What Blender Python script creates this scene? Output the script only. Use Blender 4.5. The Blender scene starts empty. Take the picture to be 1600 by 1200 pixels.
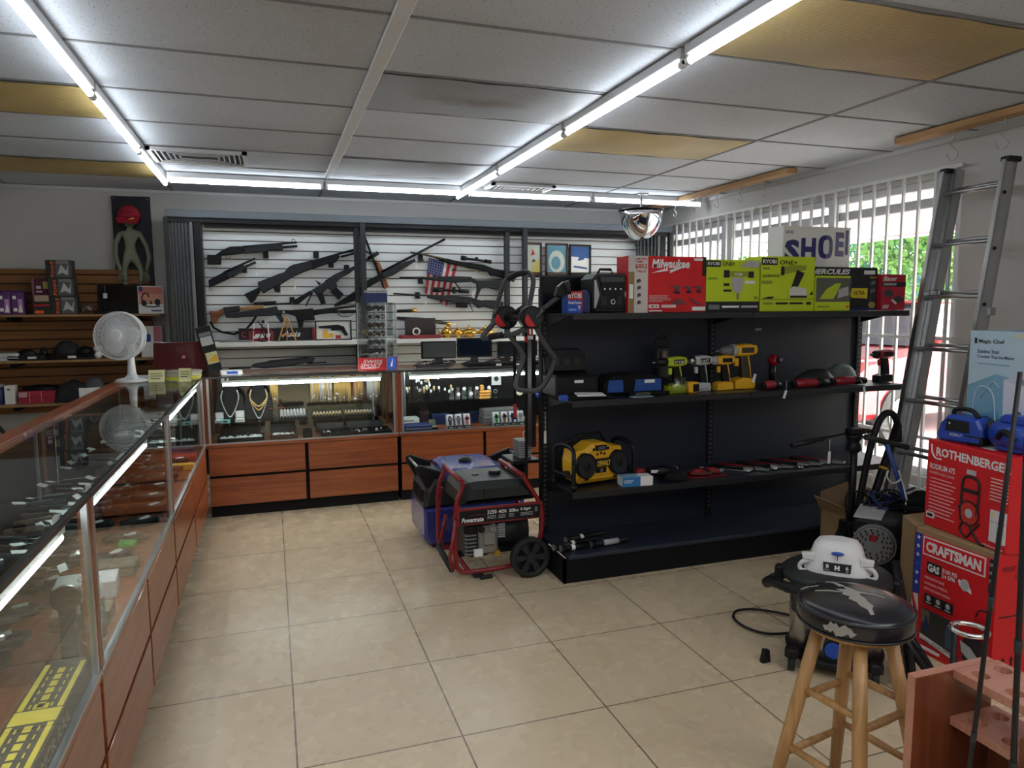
import bpy, bmesh, math, random
from mathutils import Matrix, Vector, Euler
random.seed(7)
C = bpy.context.scene.collection
PI = math.pi
# ---------------- camera, world, sun, exposure ----------------
def make_camera():
    yaw, pitch, roll = .326, .1075, -.006
    sy, cy, sp, cp = math.sin(yaw), math.cos(yaw), math.sin(pitch), math.cos(pitch)
    f = Vector((sy*cp, cy*cp, -sp)); r = Vector((cy, -sy, 0)); u = r.cross(f)
    r2 = r*math.cos(roll)+u*math.sin(roll); u2 = -r*math.sin(roll)+u*math.cos(roll)
    cam = bpy.data.cameras.new('camera'); o = bpy.data.objects.new('camera', cam); C.objects.link(o)
    M = Matrix((r2, u2, -f)).transposed().to_4x4(); M.translation = (0, 0, 1.4)
    o.matrix_world = M
    cam.sensor_fit = 'HORIZONTAL'; cam.sensor_width = 36; cam.lens = 36*1112/1600
    cam.clip_start = .03; cam.clip_end = 300
    bpy.context.scene.camera = o
make_camera()
W = bpy.data.worlds.new('world'); bpy.context.scene.world = W; W.use_nodes = True
nt = W.node_tree; bg = nt.nodes['Background']
sk = nt.nodes.new('ShaderNodeTexSky'); sk.sky_type = 'NISHITA'; sk.sun_disc = False
sk.sun_elevation = math.radians(36); sk.sun_rotation = math.radians(106); sk.air_density = 1.0; sk.dust_density = 2.5
nt.links.new(sk.outputs[0], bg.inputs[0]); bg.inputs[1].default_value = .95
sl = bpy.data.lights.new('sun', 'SUN'); so = bpy.data.objects.new('sun', sl); C.objects.link(so)
sl.energy = 8.5; sl.angle = .01; sl.color = (1, .95, .88)
so.rotation_euler = Vector((-.78, .22, -.58)).to_track_quat('-Z', 'Y').to_euler(); so.location = (8, -4, 12)
vs = bpy.context.scene.view_settings
vs.view_transform = 'Standard'; vs.look = 'None'; vs.gamma = 1; vs.use_curve_mapping = False
vs.exposure = 1.03
TUBE_POWER = 8.5
CASE_POWER = 12.0

# ---------------- materials ----------------
MATS = {}
def mat(name, col=(.5, .5, .5), rough=.5, metal=0, coat=0, emis=None, estr=0, spec=.5, noise=None, bump=None, alpha=None):
    if name in MATS: return MATS[name]
    m = bpy.data.materials.new(name); m.use_nodes = True; MATS[name] = m
    n = m.node_tree; b = n.nodes['Principled BSDF']
    b.inputs['Base Color'].default_value = (*col, 1); b.inputs['Roughness'].default_value = rough
    b.inputs['Metallic'].default_value = metal; b.inputs['Coat Weight'].default_value = coat
    b.inputs['Specular IOR Level'].default_value = spec
    if emis: b.inputs['Emission Color'].default_value = (*emis, 1); b.inputs['Emission Strength'].default_value = estr
    if noise or bump:
        tc = n.nodes.new('ShaderNodeTexCoord')
        nz = n.nodes.new('ShaderNodeTexNoise'); n.links.new(tc.outputs['Object'], nz.inputs['Vector'])
        if noise:
            sc, amt = noise; nz.inputs['Scale'].default_value = sc; nz.inputs['Detail'].default_value = 5
            mx = n.nodes.new('ShaderNodeMix'); mx.data_type = 'RGBA'
            mx.inputs[6].default_value = (*[c*(1-amt) for c in col], 1); mx.inputs[7].default_value = (*[min(1, c*(1+amt)) for c in col], 1)
            n.links.new(nz.outputs['Fac'], mx.inputs[0]); n.links.new(mx.outputs[2], b.inputs['Base Color'])
        if bump:
            n2 = n.nodes.new('ShaderNodeTexNoise'); n2.inputs['Scale'].default_value = bump[0]; n.links.new(tc.outputs['Object'], n2.inputs['Vector'])
            bp = n.nodes.new('ShaderNodeBump'); bp.inputs['Strength'].default_value = bump[1]; bp.inputs['Distance'].default_value = .002
            n.links.new(n2.outputs['Fac'], bp.inputs['Height']); n.links.new(bp.outputs[0], b.inputs['Normal'])
    return m
def nodes(m): return m.node_tree, m.node_tree.nodes['Principled BSDF']
def ramp(n, stops):
    r = n.nodes.new('ShaderNodeValToRGB'); e = r.color_ramp.elements
    e[0].position, e[0].color = stops[0][0], (*stops[0][1], 1); e[1].position, e[1].color = stops[-1][0], (*stops[-1][1], 1)
    for p, c in stops[1:-1]:
        k = e.new(p); k.color = (*c, 1)
    return r
def wood(name, dark, light, axis=0, scale=1.0, rough=.35, coat=0.):
    m = mat(name, light, rough, coat=coat); n, b = nodes(m)
    tc = n.nodes.new('ShaderNodeTexCoord'); mp = n.nodes.new('ShaderNodeMapping')
    s = [26*scale]*3; s[axis] = 1.6*scale; mp.inputs['Scale'].default_value = s
    n.links.new(tc.outputs['Object'], mp.inputs['Vector'])
    nz = n.nodes.new('ShaderNodeTexNoise'); nz.inputs['Scale'].default_value = 1.2; nz.inputs['Detail'].default_value = 7; nz.inputs['Distortion'].default_value = 1.3
    n.links.new(mp.outputs[0], nz.inputs['Vector'])
    r = ramp(n, [(.3, dark), (.5, [(a*.5+c*.5) for a, c in zip(dark, light)]), (.68, light)])
    n.links.new(nz.outputs['Fac'], r.inputs[0]); n.links.new(r.outputs[0], b.inputs['Base Color'])
    return m
def glassy(name, tint=(1, 1, 1), refl=1.0, rough=.0):
    m = bpy.data.materials.new(name); m.use_nodes = True; n = m.node_tree; n.nodes.clear(); MATS[name] = m
    o = n.nodes.new('ShaderNodeOutputMaterial'); mx = n.nodes.new('ShaderNodeMixShader'); t = n.nodes.new('ShaderNodeBsdfTransparent')
    g = n.nodes.new('ShaderNodeBsdfGlossy'); fr = n.nodes.new('ShaderNodeFresnel'); fr.inputs[0].default_value = 1.45
    t.inputs[0].default_value = (*tint, 1); g.inputs['Roughness'].default_value = rough
    mu = n.nodes.new('ShaderNodeMath'); mu.operation = 'MULTIPLY'; mu.inputs[1].default_value = refl; mu.use_clamp = True
    ge = n.nodes.new('ShaderNodeNewGeometry'); mr = n.nodes.new('ShaderNodeMapRange'); mr.inputs[3].default_value = 1.45; mr.inputs[4].default_value = 1/1.45
    n.links.new(ge.outputs['Backfacing'], mr.inputs[0]); n.links.new(mr.outputs[0], fr.inputs[0])
    n.links.new(fr.outputs[0], mu.inputs[0]); n.links.new(mu.outputs[0], mx.inputs[0]); n.links.new(t.outputs[0], mx.inputs[1])
    n.links.new(g.outputs[0], mx.inputs[2]); n.links.new(mx.outputs[0], o.inputs[0])
    return m
BLK = mat('black_plastic', (.007, .007, .009), .42, spec=.3)
BLKM = mat('black_matte', (.007, .007, .008), .8, spec=.2)
GUNM = mat('gun_black', (.006, .0065, .008), .45, spec=.25)
GUNG = mat('gun_grey', (.018, .021, .025), .5, spec=.3)
DGREY = mat('dark_grey_plastic', (.020, .022, .023), .48, spec=.35)
MGREY = mat('mid_grey', (.16, .165, .17), .5)
LGREY = mat('light_grey', (.42, .43, .44), .5)
WHT = mat('white_plastic', (.78, .78, .78), .35)
PAPER = mat('white_paper', (.8, .8, .78), .8)
RED = mat('red_plastic', (.42, .008, .012), .4)
REDC = mat('red_carton', (.62, .008, .014), .5)
REDT = mat('red_tube', (.22, .008, .014), .3)
BLUE = mat('blue_plastic', (.012, .07, .42), .4)
NAVY = mat('navy', (.015, .03, .12), .5)
YEL = mat('yellow_plastic', (.82, .44, .02), .4)
LIME = mat('lime_carton', (.52, .66, .012), .5)
LIMEP = mat('lime_plastic', (.45, .58, .02), .4)
ORG = mat('orange_ink', (.8, .12, .02), .6)
INK = mat('black_ink', (.01, .01, .012), .6)
INKB = mat('navy_ink', (.03, .028, .16), .6)
WINK = mat('white_ink', (.8, .8, .8), .6)
CARD = mat('cardboard', (.30, .19, .095), .85, noise=(9, .08))
CHR = mat('chrome', (.75, .75, .76), .12, 1)
STEEL = mat('steel', (.42, .43, .44), .32, 1)
ALU = mat('aluminium', (.50, .51, .52), .38, 1, noise=(14, .12))
GOLD = mat('gold', (.85, .48, .08), .18, 1)
GCH = mat('gold_chain', (.75, .48, .14), .4, .35)
SILV = mat('silver_chain', (.7, .7, .72), .35, .4)
SHELFM = mat('black_shelf_blue_sheen', (.011, .0145, .024), .33, noise=(3, .15))  # blue in this colour stands for window sheen on the shelves
PANELM = mat('black_panel_blue_sheen', (.011, .017, .032), .45, spec=.5)  # black tinted blue to paint in daylight reflected from the window
FRAME = mat('grey_painted_steel', (.022, .025, .029), .5, spec=.35)
BARW = mat('white_bar_paint', (.62, .62, .62), .4)
SKINM = mat('green_grey_rubber', (.22, .235, .16), .5, noise=(20, .2))
RUB = mat('rubber', (.012, .012, .013), .7)
CHERRY = wood('cherry_laminate', (.19, .042, .012), (.34, .096, .030), 0, .8, .32, .15)
CHERRYV = wood('cherry_panel', (.19, .042, .012), (.33, .092, .029), 2, .8, .35, .1)
OAK = wood('stool_wood', (.36, .18, .06), (.52, .30, .125), 2, 1.2, .4)
PINE = wood('pine_board', (.30, .15, .05), (.5, .29, .12), 1, .9, .6)
MAPLE = wood('rack_wood', (.42, .17, .11), (.52, .24, .165), 0, .7, .25, .3)
MAPD = wood('rack_wood_side', (.12, .03, .012), (.20, .055, .022), 2, .7, .3, .2)
BROWNW = wood('brown_slat', (.19, .075, .016), (.28, .12, .032), 0, .5, .5)
GWOOD = wood('gun_stock_wood', (.12, .035, .01), (.28, .095, .03), 0, 3, .35)
GLASS = glassy('clear_glass', (.94, .975, .96), .75)
WGLASS = glassy('window_glass', (.93, .96, .96), .6)
ACRYL = glassy('acrylic', (.9, .92, .93), 1.6)
BAGM = glassy('plastic_bag', (.75, .77, .78), 2.2, .15)
TUBE = mat('lit_tube', (1, 1, 1), .3, emis=(.86, .94, 1), estr=TUBE_POWER)
TUBEC = mat('lit_case_tube', (1, 1, 1), .3, emis=(.95, .98, 1), estr=CASE_POWER)

# ---------------- mesh helpers ----------------
TXT = {}
def text_geo(s, bold, shear):
    k = (s, bold, shear)
    if k not in TXT:
        cu = bpy.data.curves.new('t', 'FONT'); cu.body = s; cu.offset = bold; cu.shear = shear; cu.resolution_u = 2
        o = bpy.data.objects.new('t', cu); me = o.to_mesh()
        v = [(p.co.x, p.co.y) for p in me.vertices]; f = [tuple(q.vertices) for q in me.polygons]
        o.to_mesh_clear(); bpy.data.objects.remove(o); bpy.data.curves.remove(cu)
        x0 = min(p[0] for p in v); x1 = max(p[0] for p in v); y0 = min(p[1] for p in v); y1 = max(p[1] for p in v)
        TXT[k] = ([((a-x0)/(x1-x0), (b-y0)/(y1-y0)) for a, b in v], f)
    return TXT[k]
class MB:
    def __init__(s): s.v = []; s.f = []; s.mi = []; s.sm = []; s.mats = []; s.M = None
    def add(s, vs, fs, m, smooth=False):
        if m not in s.mats: s.mats.append(m)
        k = s.mats.index(m); o = len(s.v)
        for p in vs:
            p = Vector(p)
            s.v.append(s.M @ p if s.M else p)
        for f in fs: s.f.append([i+o for i in f]); s.mi.append(k); s.sm.append(smooth)
        return s
    def box(s, a, b, m, e=0.):
        x0, y0, z0 = [min(p, q) for p, q in zip(a, b)]; x1, y1, z1 = [max(p, q) for p, q in zip(a, b)]
        if e <= 0:
            v = [(x0, y0, z0), (x1, y0, z0), (x1, y1, z0), (x0, y1, z0), (x0, y0, z1), (x1, y0, z1), (x1, y1, z1), (x0, y1, z1)]
            return s.add(v, [(0, 3, 2, 1), (4, 5, 6, 7), (0, 1, 5, 4), (1, 2, 6, 5), (2, 3, 7, 6), (3, 0, 4, 7)], m)
        e = min(e, (x1-x0)*.45, (y1-y0)*.45, (z1-z0)*.45)
        def ring(i, z): return [(x0+i+e, y0+i, z), (x1-i-e, y0+i, z), (x1-i, y0+i+e, z), (x1-i, y1-i-e, z), (x1-i-e, y1-i, z), (x0+i+e, y1-i, z), (x0+i, y1-i-e, z), (x0+i, y0+i+e, z)]
        return s.loft([ring(e*.98, z0), ring(0, z0+e), ring(0, z1-e), ring(e*.98, z1)], m)
    def loft(s, rings, m, cap=True, smooth=False, closed=False):
        n = len(rings[0]); v = [p for r in rings for p in r]; f = []
        R = len(rings)
        for i in range(R if closed else R-1):
            for j in range(n):
                a = i*n+j; b = i*n+(j+1) % n; i2 = (i+1) % R
                f.append((a, b, i2*n+(j+1) % n, i2*n+j))
        s.add(v, f, m, smooth)
        if cap and not closed: s.add(rings[0], [tuple(range(n))[::-1]], m); s.add(rings[-1], [tuple(range(n))], m)
        return s
    def tube(s, pts, r, m, n=10, closed=False, cap=True, flat=1.):
        P = [Vector(p) for p in pts]; N = len(P); rs = r if isinstance(r, (list, tuple)) else [r]*N
        rings = []; up = None
        for i in range(N):
            if closed: d = P[(i+1) % N]-P[i-1]
            else: d = P[min(i+1, N-1)]-P[max(i-1, 0)]
            d.normalize()
            if up is None:
                up = Vector((0, 0, 1)) if abs(d.z) < .9 else Vector((0, 1, 0))
            a = d.cross(up)
            if a.length < 1e-4: a = d.cross(Vector((1, 0, 0)))
            a.normalize(); b = a.cross(d).normalized(); up = b
            rings.append([P[i]+a*(rs[i]*math.cos(t*2*PI/n))+b*(rs[i]*flat*math.sin(t*2*PI/n)) for t in range(n)])
        return s.loft(rings, m, cap, True, closed)
    def cyl(s, p0, p1, r, m, r1=None, n=20): return s.tube([p0, p1], [r, r if r1 is None else r1], m, n)
    def lathe(s, prof, m, n=28, smooth=True, c=(0, 0, 0), sx=1, sy=1):
        rings = [[(c[0]+sx*r*math.cos(t*2*PI/n), c[1]+sy*r*math.sin(t*2*PI/n), c[2]+z) for t in range(n)] for r, z in prof]
        return s.loft(rings, m, True, smooth)
    def sph(s, c, r, m, n=16, k=10):
        r = r if isinstance(r, (list, tuple)) else (r, r, r)
        return s.lathe([(max(1e-4, math.sin(PI*i/k)), -math.cos(PI*i/k)*r[2]) for i in range(k+1)], m, n, True, c, r[0], r[1])
    def prism(s, xz, y0, y1, m, e=0.):
        """outline in x,z extruded along y; e chamfers both faces"""
        n = len(xz); cx = sum(p[0] for p in xz)/n; cz = sum(p[1] for p in xz)/n
        ar = sum(xz[i][0]*xz[(i+1) % n][1]-xz[(i+1) % n][0]*xz[i][1] for i in range(n))
        if ar < 0: xz = xz[::-1]
        def ins(d):
            o = []
            for i in range(n):
                a, b, c = Vector(xz[i-1]), Vector(xz[i]), Vector(xz[(i+1) % n])
                n1 = (b-a); n2 = (c-b)
                if n1.length < 1e-6 or n2.length < 1e-6: o.append(tuple(b)); continue
                n1.normalize(); n2.normalize()
                q = Vector((-n1.y, n1.x))+Vector((-n2.y, n2.x))
                if q.length < .5: q = Vector((-n2.y, n2.x))
                q.normalize(); o.append((b.x+q.x*d, b.y+q.y*d))
            return o
        rings = [[(x, y0, z) for x, z in xz], [(x, y1, z) for x, z in xz]]
        if e > 0:
            g = ins(e); rings = [[(x, y0, z) for x, z in g], [(x, y0+e, z) for x, z in xz], [(x, y1-e, z) for x, z in xz], [(x, y1, z) for x, z in g]]
        return s.loft(rings, m)
    def text(s, t, u0, v0, u1, v1, m, y=0., bold=.0, shear=0., eps=.0012):
        v, f = text_geo(t, bold, shear)
        return s.add([(u0+a*(u1-u0), y-eps, v0+b*(v1-v0)) for a, b in v], f, m)
    def quad(s, u0, v0, u1, v1, m, y=0., eps=.0007): return s.box((u0, y-eps, v0), (u1, y, v1), m)
    def poly(s, pts, m, y=0., eps=.0009): return s.add([(a, y-eps, b) for a, b in pts], [tuple(range(len(pts)))], m)
def setM(mb, loc=(0, 0, 0), rot=(0, 0, 0), sc=(1, 1, 1)):
    mb.M = Matrix.Translation(loc) @ Euler(rot).to_matrix().to_4x4() @ Matrix.Diagonal((*sc, 1)); return mb
def obj(name, mb, parent=None, loc=(0, 0, 0), rot=(0, 0, 0), label=None):
    me = bpy.data.meshes.new(name); me.from_pydata([tuple(v) for v in mb.v], [], mb.f)
    for m in mb.mats: me.materials.append(m)
    me.polygons.foreach_set('material_index', mb.mi); me.polygons.foreach_set('use_smooth', mb.sm)
    me.validate(); me.update()
    bm = bmesh.new(); bm.from_mesh(me); bmesh.ops.remove_doubles(bm, verts=bm.verts, dist=1e-6)
    bmesh.ops.recalc_face_normals(bm, faces=bm.faces); bm.to_mesh(me); bm.free()
    o = bpy.data.objects.new(name, me); C.objects.link(o); o.location = loc; o.rotation_euler = rot
    if parent: o.parent = parent
    if label: o['label'] = label
    return o
def tag(o, label, cat, group=None):
    o['label'] = label; o['category'] = cat
    if group: o['group'] = group
    return o
def thing(name, label, cat, loc=(0, 0, 0), rz=0, group=None, rot=None):
    o = bpy.data.objects.new(name, None); C.objects.link(o); o.empty_display_size = .05
    o.location = loc; o.rotation_euler = rot if rot else (0, 0, rz)
    return tag(o, label, cat, group)
def struct(name, mb, label=None):
    o = obj(name, mb); o['kind'] = 'structure'
    if label: o['label'] = label
    return o
def dup(root, loc, rz=None, label=None, parent=None):
    r = root.copy(); C.objects.link(r); r.location = loc; r.parent = parent
    if rz is not None: r.rotation_euler = (root.rotation_euler[0], root.rotation_euler[1], rz)
    if label: r['label'] = label
    for ch in root.children:
        c = ch.copy(); C.objects.link(c); c.parent = r
        for g in ch.children:
            d = g.copy(); C.objects.link(d); d.parent = c
    return r
def arc(cx, cz, r, a0, a1, n=8, ry=None):
    ry = ry or r
    return [(cx+r*math.cos(math.radians(a0+(a1-a0)*i/n)), cz+ry*math.sin(math.radians(a0+(a1-a0)*i/n))) for i in range(n+1)]
def smooth_path(pts, k=5):
    """Catmull-Rom through points"""
    P = [Vector(p) for p in pts]; o = []
    for i in range(len(P)-1):
        a, b, c, d = P[max(i-1, 0)], P[i], P[i+1], P[min(i+2, len(P)-1)]
        for j in range(k):
            t = j/k; o.append(.5*((2*b)+(c-a)*t+(2*a-5*b+4*c-d)*t*t+(3*b-a-3*c+d)*t**3))
    o.append(P[-1]); return o

# ---------------- the room ----------------
def floor_mat():
    m = mat('beige_stone_tile', (.5, .42, .32), .22, spec=.5); n, b = nodes(m)
    tc = n.nodes.new('ShaderNodeTexCoord'); mp = n.nodes.new('ShaderNodeMapping'); mp.inputs['Location'].default_value = (-.025, -.06, 0)
    n.links.new(tc.outputs['Object'], mp.inputs['Vector'])
    br = n.nodes.new('ShaderNodeTexBrick'); br.offset = 0; br.squash = 1; br.inputs['Scale'].default_value = 1
    br.inputs['Brick Width'].default_value = .52; br.inputs['Row Height'].default_value = .52; br.inputs['Mortar Size'].default_value = .0034; br.inputs['Mortar Smooth'].default_value = .3
    br.inputs['Color1'].default_value = (.67, .54, .365, 1); br.inputs['Color2'].default_value = (.64, .51, .35, 1); br.inputs['Mortar'].default_value = (.20, .15, .11, 1)
    n.links.new(mp.outputs[0], br.inputs['Vector'])
    n1 = n.nodes.new('ShaderNodeTexNoise'); n1.inputs['Scale'].default_value = 3.4; n1.inputs['Detail'].default_value = 12; n1.inputs['Roughness'].default_value = .72; n1.inputs['Distortion'].default_value = .25
    n.links.new(tc.outputs['Object'], n1.inputs['Vector'])
    r = ramp(n, [(.25, (.80, .68, .55)), (.42, (.95, .92, .87)), (.55, (1, 1, 1)), (.78, (.90, .84, .75))]); n.links.new(n1.outputs['Fac'], r.inputs[0])
    mx = n.nodes.new('ShaderNodeMix'); mx.data_type = 'RGBA'; mx.blend_type = 'MULTIPLY'; mx.inputs[0].default_value = .34
    n.links.new(br.outputs['Color'], mx.inputs[6]); n.links.new(r.outputs[0], mx.inputs[7]); n.links.new(mx.outputs[2], b.inputs['Base Color'])
    n2 = n.nodes.new('ShaderNodeTexNoise'); n2.inputs['Scale'].default_value = 9; n.links.new(tc.outputs['Object'], n2.inputs['Vector'])
    r2 = ramp(n, [(.2, (.24, .24, .24)), (.8, (.30, .30, .30))]); n.links.new(n2.outputs['Fac'], r2.inputs[0]); n.links.new(r2.outputs[0], b.inputs['Roughness'])
    return m
def ceil_mat():
    m = mat('speckled_ceiling_tile', (.55, .55, .55), .9); n, b = nodes(m)
    tc = n.nodes.new('ShaderNodeTexCoord'); v = n.nodes.new('ShaderNodeTexNoise'); v.inputs['Scale'].default_value = 95; v.inputs['Detail'].default_value = 2
    n.links.new(tc.outputs['Object'], v.inputs['Vector'])
    r = ramp(n, [(.30, (.22, .21, .20)), (.36, (.53, .56, .61)), (1, (.57, .60, .65))]); n.links.new(v.outputs['Fac'], r.inputs[0])
    n1 = n.nodes.new('ShaderNodeTexNoise'); n1.inputs['Scale'].default_value = 1.1; n1.inputs['Detail'].default_value = 4; n.links.new(tc.outputs['Object'], n1.inputs['Vector'])
    r1 = ramp(n, [(.3, (.86, .85, .83)), (.6, (1, 1, 1))]); n.links.new(n1.outputs['Fac'], r1.inputs[0])
    mx = n.nodes.new('ShaderNodeMix'); mx.data_type = 'RGBA'; mx.blend_type = 'MULTIPLY'; mx.inputs[0].default_value = 1
    n.links.new(r.outputs[0], mx.inputs[6]); n.links.new(r1.outputs[0], mx.inputs[7]); n.links.new(mx.outputs[2], b.inputs['Base Color'])
    return m
WALL = mat('warm_grey_wall_paint', (.53, .515, .495), .85, noise=(1.5, .04))
CEIL = ceil_mat(); FLOOR = floor_mat()
TBAR = mat('ceiling_grid_white', (.6, .6, .6), .5); TBG = mat('ceiling_grid_shadow_grey', (.20, .20, .20), .6)  # thin white bars coloured grey to draw their shadow lines
X0, X1, Y0, Y1, H = -3.2, 4.0, -2.6, 6.9, 2.42
struct('floor', MB().box((X0-.1, Y0-.1, -.1), (X1+.12, Y1+.1, 0), FLOOR))
struct('ceiling', MB().box((X0-.1, Y0-.1, H), (X1+.12, Y1+.1, H+.1), CEIL))
struct('wall_back', MB().box((X0-.1, Y1, 0), (X1+.12, Y1+.1, H), WALL))
struct('wall_left', MB().box((X0-.1, Y0, 0), (X0, Y1, H), WALL))
struct('wall_front', MB().box((X0-.1, Y0-.1, 0), (X1+.12, Y0, H), WALL))
WY0, WY1, WZ0, WZ1 = 3.3, 6.68, .28, 2.19
w = MB()
w.box((4, WY1, 0), (4.12, Y1, H), WALL); w.box((4, Y0, 0), (4.12, WY0, H), WALL)
w.box((4, WY0, WZ1), (4.12, WY1, H), WALL); w.box((4, WY0, 0), (4.12, WY1, WZ0), WALL)
struct('wall_right', w)
# ceiling grid, one run per line
g = MB()
for k in range(-3, 3):
    x = .47+1.219*k
    if X0 < x < X1: g.box((x-.009, Y0, H-.006), (x+.009, Y1, H), TBG)
for k in range(-8, 8):
    y = 2.6+.61*k
    if Y0 < y < Y1: g.box((X0, y-.007, H-.005), (X1, y+.007, H), TBG)
g.box((.44, .5, H-.022), (.50, 5.7, H-.006), TBAR, .003)
struct('trim_1', g, 'white metal grid between the ceiling tiles')
struct('trim_2', MB().box((X0, Y1-.02, H-.03), (X1, Y1, H), TBAR).box((X1-.02, Y0, H-.03), (X1, Y1, H), TBAR))
# window
WF = mat('white_window_frame', (.55, .56, .58), .45)
f = MB()
for y in (WY0, WY1-.06): f.box((4.03, y, WZ0), (4.10, y+.06, WZ1), WF, .004)
for z in (WZ0, WZ1-.05): f.box((4.035, WY0, z), (4.095, WY1, z+.05), WF, .004)
for y, w_ in ((5.62, .16), (4.33, .10)): f.box((4.03, y, WZ0), (4.11, y+w_, WZ1), WF, .004)
f.box((4.04, WY0, WZ1-.17), (4.09, WY1, WZ1-.11), LGREY, .003)
wn = struct('window_1', f)
obj('glass_pane', MB().box((4.064, WY0+.04, WZ0+.03), (4.07, WY1-.04, WZ1-.03), WGLASS), wn)
# security bars inside the window, one unit
t = thing('window_security_grille', 'white steel bar grille mounted across the inside of the front window', 'security bars', (3.95, 3.28, .20))
L = WY1-3.28
b = MB()
for z in (0, .34, .98, WZ1-.2+.03): b.box((-.010, -.02, z), (.010, L+.06, z+.02), BARW)
obj('rail', b, t)
for k in range(29):
    y = .04+k*.1197
    obj('bar', MB().box((-.008, y-.008, -.03), (.008, y+.008, WZ1-.16), BARW), t)
for y in (0.1, 1.2, 2.3, 3.3):
    for z in (0.0, WZ1-.19): obj('wall_bracket', MB().box((0, y, z), (.06, y+.03, z+.03), BARW), t)
# baseboards, and the white door frame at the right edge
BB = mat('baseboard', (.30, .30, .30), .6)
struct('baseboard_back', MB().box((X0, Y1-.012, 0), (X1, Y1, .1), BB))
struct('baseboard_right', MB().box((X1-.012, Y0, 0), (X1, WY0, .1), BB))
d = MB()
d.box((3.96, 2.14, 0), (4.0, 2.24, 2.1), WF, .004); d.box((3.96, 1.15, 0), (4.0, 1.25, 2.1), WF, .004); d.box((3.96, 1.15, 2.04), (4.0, 2.24, 2.14), WF, .004)
d.box((3.97, 1.25, 0), (4.0, 2.14, 2.05), mat('door_white', (.6, .6, .6), .4))
dn = struct('door_1', d)
obj('handle', MB().cyl((3.95, 1.35, .95), (3.95, 1.35, 1.1), .012, STEEL).cyl((3.95, 1.35, 1.0), (3.975, 1.35, 1.0), .01, STEEL), dn)
# ---------------- outside the window ----------------
CONC = mat('concrete_pavement', (.62, .61, .58), .9, noise=(2, .08))
struct('ground', MB().box((4.12, -25, -.2), (60, 60, -.05), CONC))
CAN = mat('canopy_white', (.72, .72, .72), .8)
c = MB().box((4.12, -8, 2.40), (8.6, 25, 2.6), CAN)
for k in range(9): c.box((4.12, -7.5+k*3.4, 2.385), (8.6, -7.47+k*3.4, 2.40), LGREY)
c.box((8.55, -8, 2.36), (8.75, 25, 2.9), CAN)
o = obj('canopy', c); tag(o, 'flat white canopy over the walkway outside the window', 'canopy')
pl_ = obj('canopy_column', MB().box((8.4, 12.0, -.05), (8.62, 12.22, 2.4), CAN, .01)); tag(pl_, 'white square column holding up the canopy outside', 'column')
def car(name, label, paint, loc, rz, pick=False):
    t = thing(name, label, 'car', loc, rz)
    P_ = mat(paint[0], paint[1], .25, coat=1)
    CG = mat('car_glass', (.02, .035, .05), .08)
    low = [(-2.25, .35), (-2.2, .75), (-1.9, .92), (-1.0, 1.02), (1.1, 1.06), (2.0, 1.0), (2.2, .85), (2.22, .4), (1.8, .28), (-1.9, .28)]
    m = MB(); m.prism(low, -.88, .88, P_, .07); obj('body', m, t)
    m = MB()
    cab = [(-1.15, 1.02), (-.45, 1.46), (.9, 1.48), (1.65, 1.05)]
    def ring(y, ins): return [(x*(1 if i in (0, 3) else .97), y, z) for i, (x, z) in enumerate(cab)]
    m.loft([[(x, -.62 if 0 < i < 3 else -.80, z) for i, (x, z) in enumerate(cab)], [(x, .62 if 0 < i < 3 else .80, z) for i, (x, z) in enumerate(cab)]], CG); obj('window_glass', m, t)
    m = MB(); m.box((-.5, -.62, 1.455), (.95, .62, 1.50), P_, .02)
    for s in (-1, 1):
        for a, b_ in (((-1.15, 1.02), (-.47, 1.47)), ((1.65, 1.05), (.92, 1.48)), ((.15, 1.04), (.18, 1.47))): m.tube([(a[0], s*.81, a[1]), (b_[0], s*.63, b_[1])], .03, P_, 6)
    obj('roof', m, t)
    for x in (-1.4, 1.4):
        for s in (-1, 1):
            m = MB(); m.cyl((x, s*.7, .31), (x, s*.9, .31), .31, RUB, n=24); m.cyl((x, s*.905, .31), (x, s*.91, .31), .19, STEEL, n=16); obj('wheel', m, t)
    m = MB()
    for s in (-1, 1): m.box((-2.22, s*.5-.16, .66), (-2.16, s*.5+.16, .80), mat('headlamp', (.7, .7, .72), .1), .02)
    obj('headlamp', m, t)
    m = MB(); m.box((-2.27, -.45, .45), (-2.22, .45, .62), DGREY, .01); obj('grille', m, t)
    for s in (-1, 1): obj('wing_mirror', MB().box((-.95, s*.84, 1.0), (-.82, s*1.0, 1.12), P_, .03), t)
    return t
car('red_car', 'red car parked nearest outside the front window', ('car_paint_red', (.45, .02, .03)), (7.4, 6.7, -.05), math.radians(8))
car('white_car', 'white car parked outside beyond the red one', ('car_paint_white', (.75, .76, .78)), (9.9, 9.8, -.05), math.radians(10))
car('blue_car', 'blue car parked farthest out in the lot', ('car_paint_blue', (.03, .16, .45)), (12.2, 15.5, -.05), math.radians(80))
LEAF = mat('leaf_green', (.13, .24, .03), .7, noise=(8, .4)); LEAF2 = mat('leaf_dark_green', (.05, .14, .05), .7, noise=(8, .4)); BARK = mat('bark', (.12, .08, .05), .9)
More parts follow.
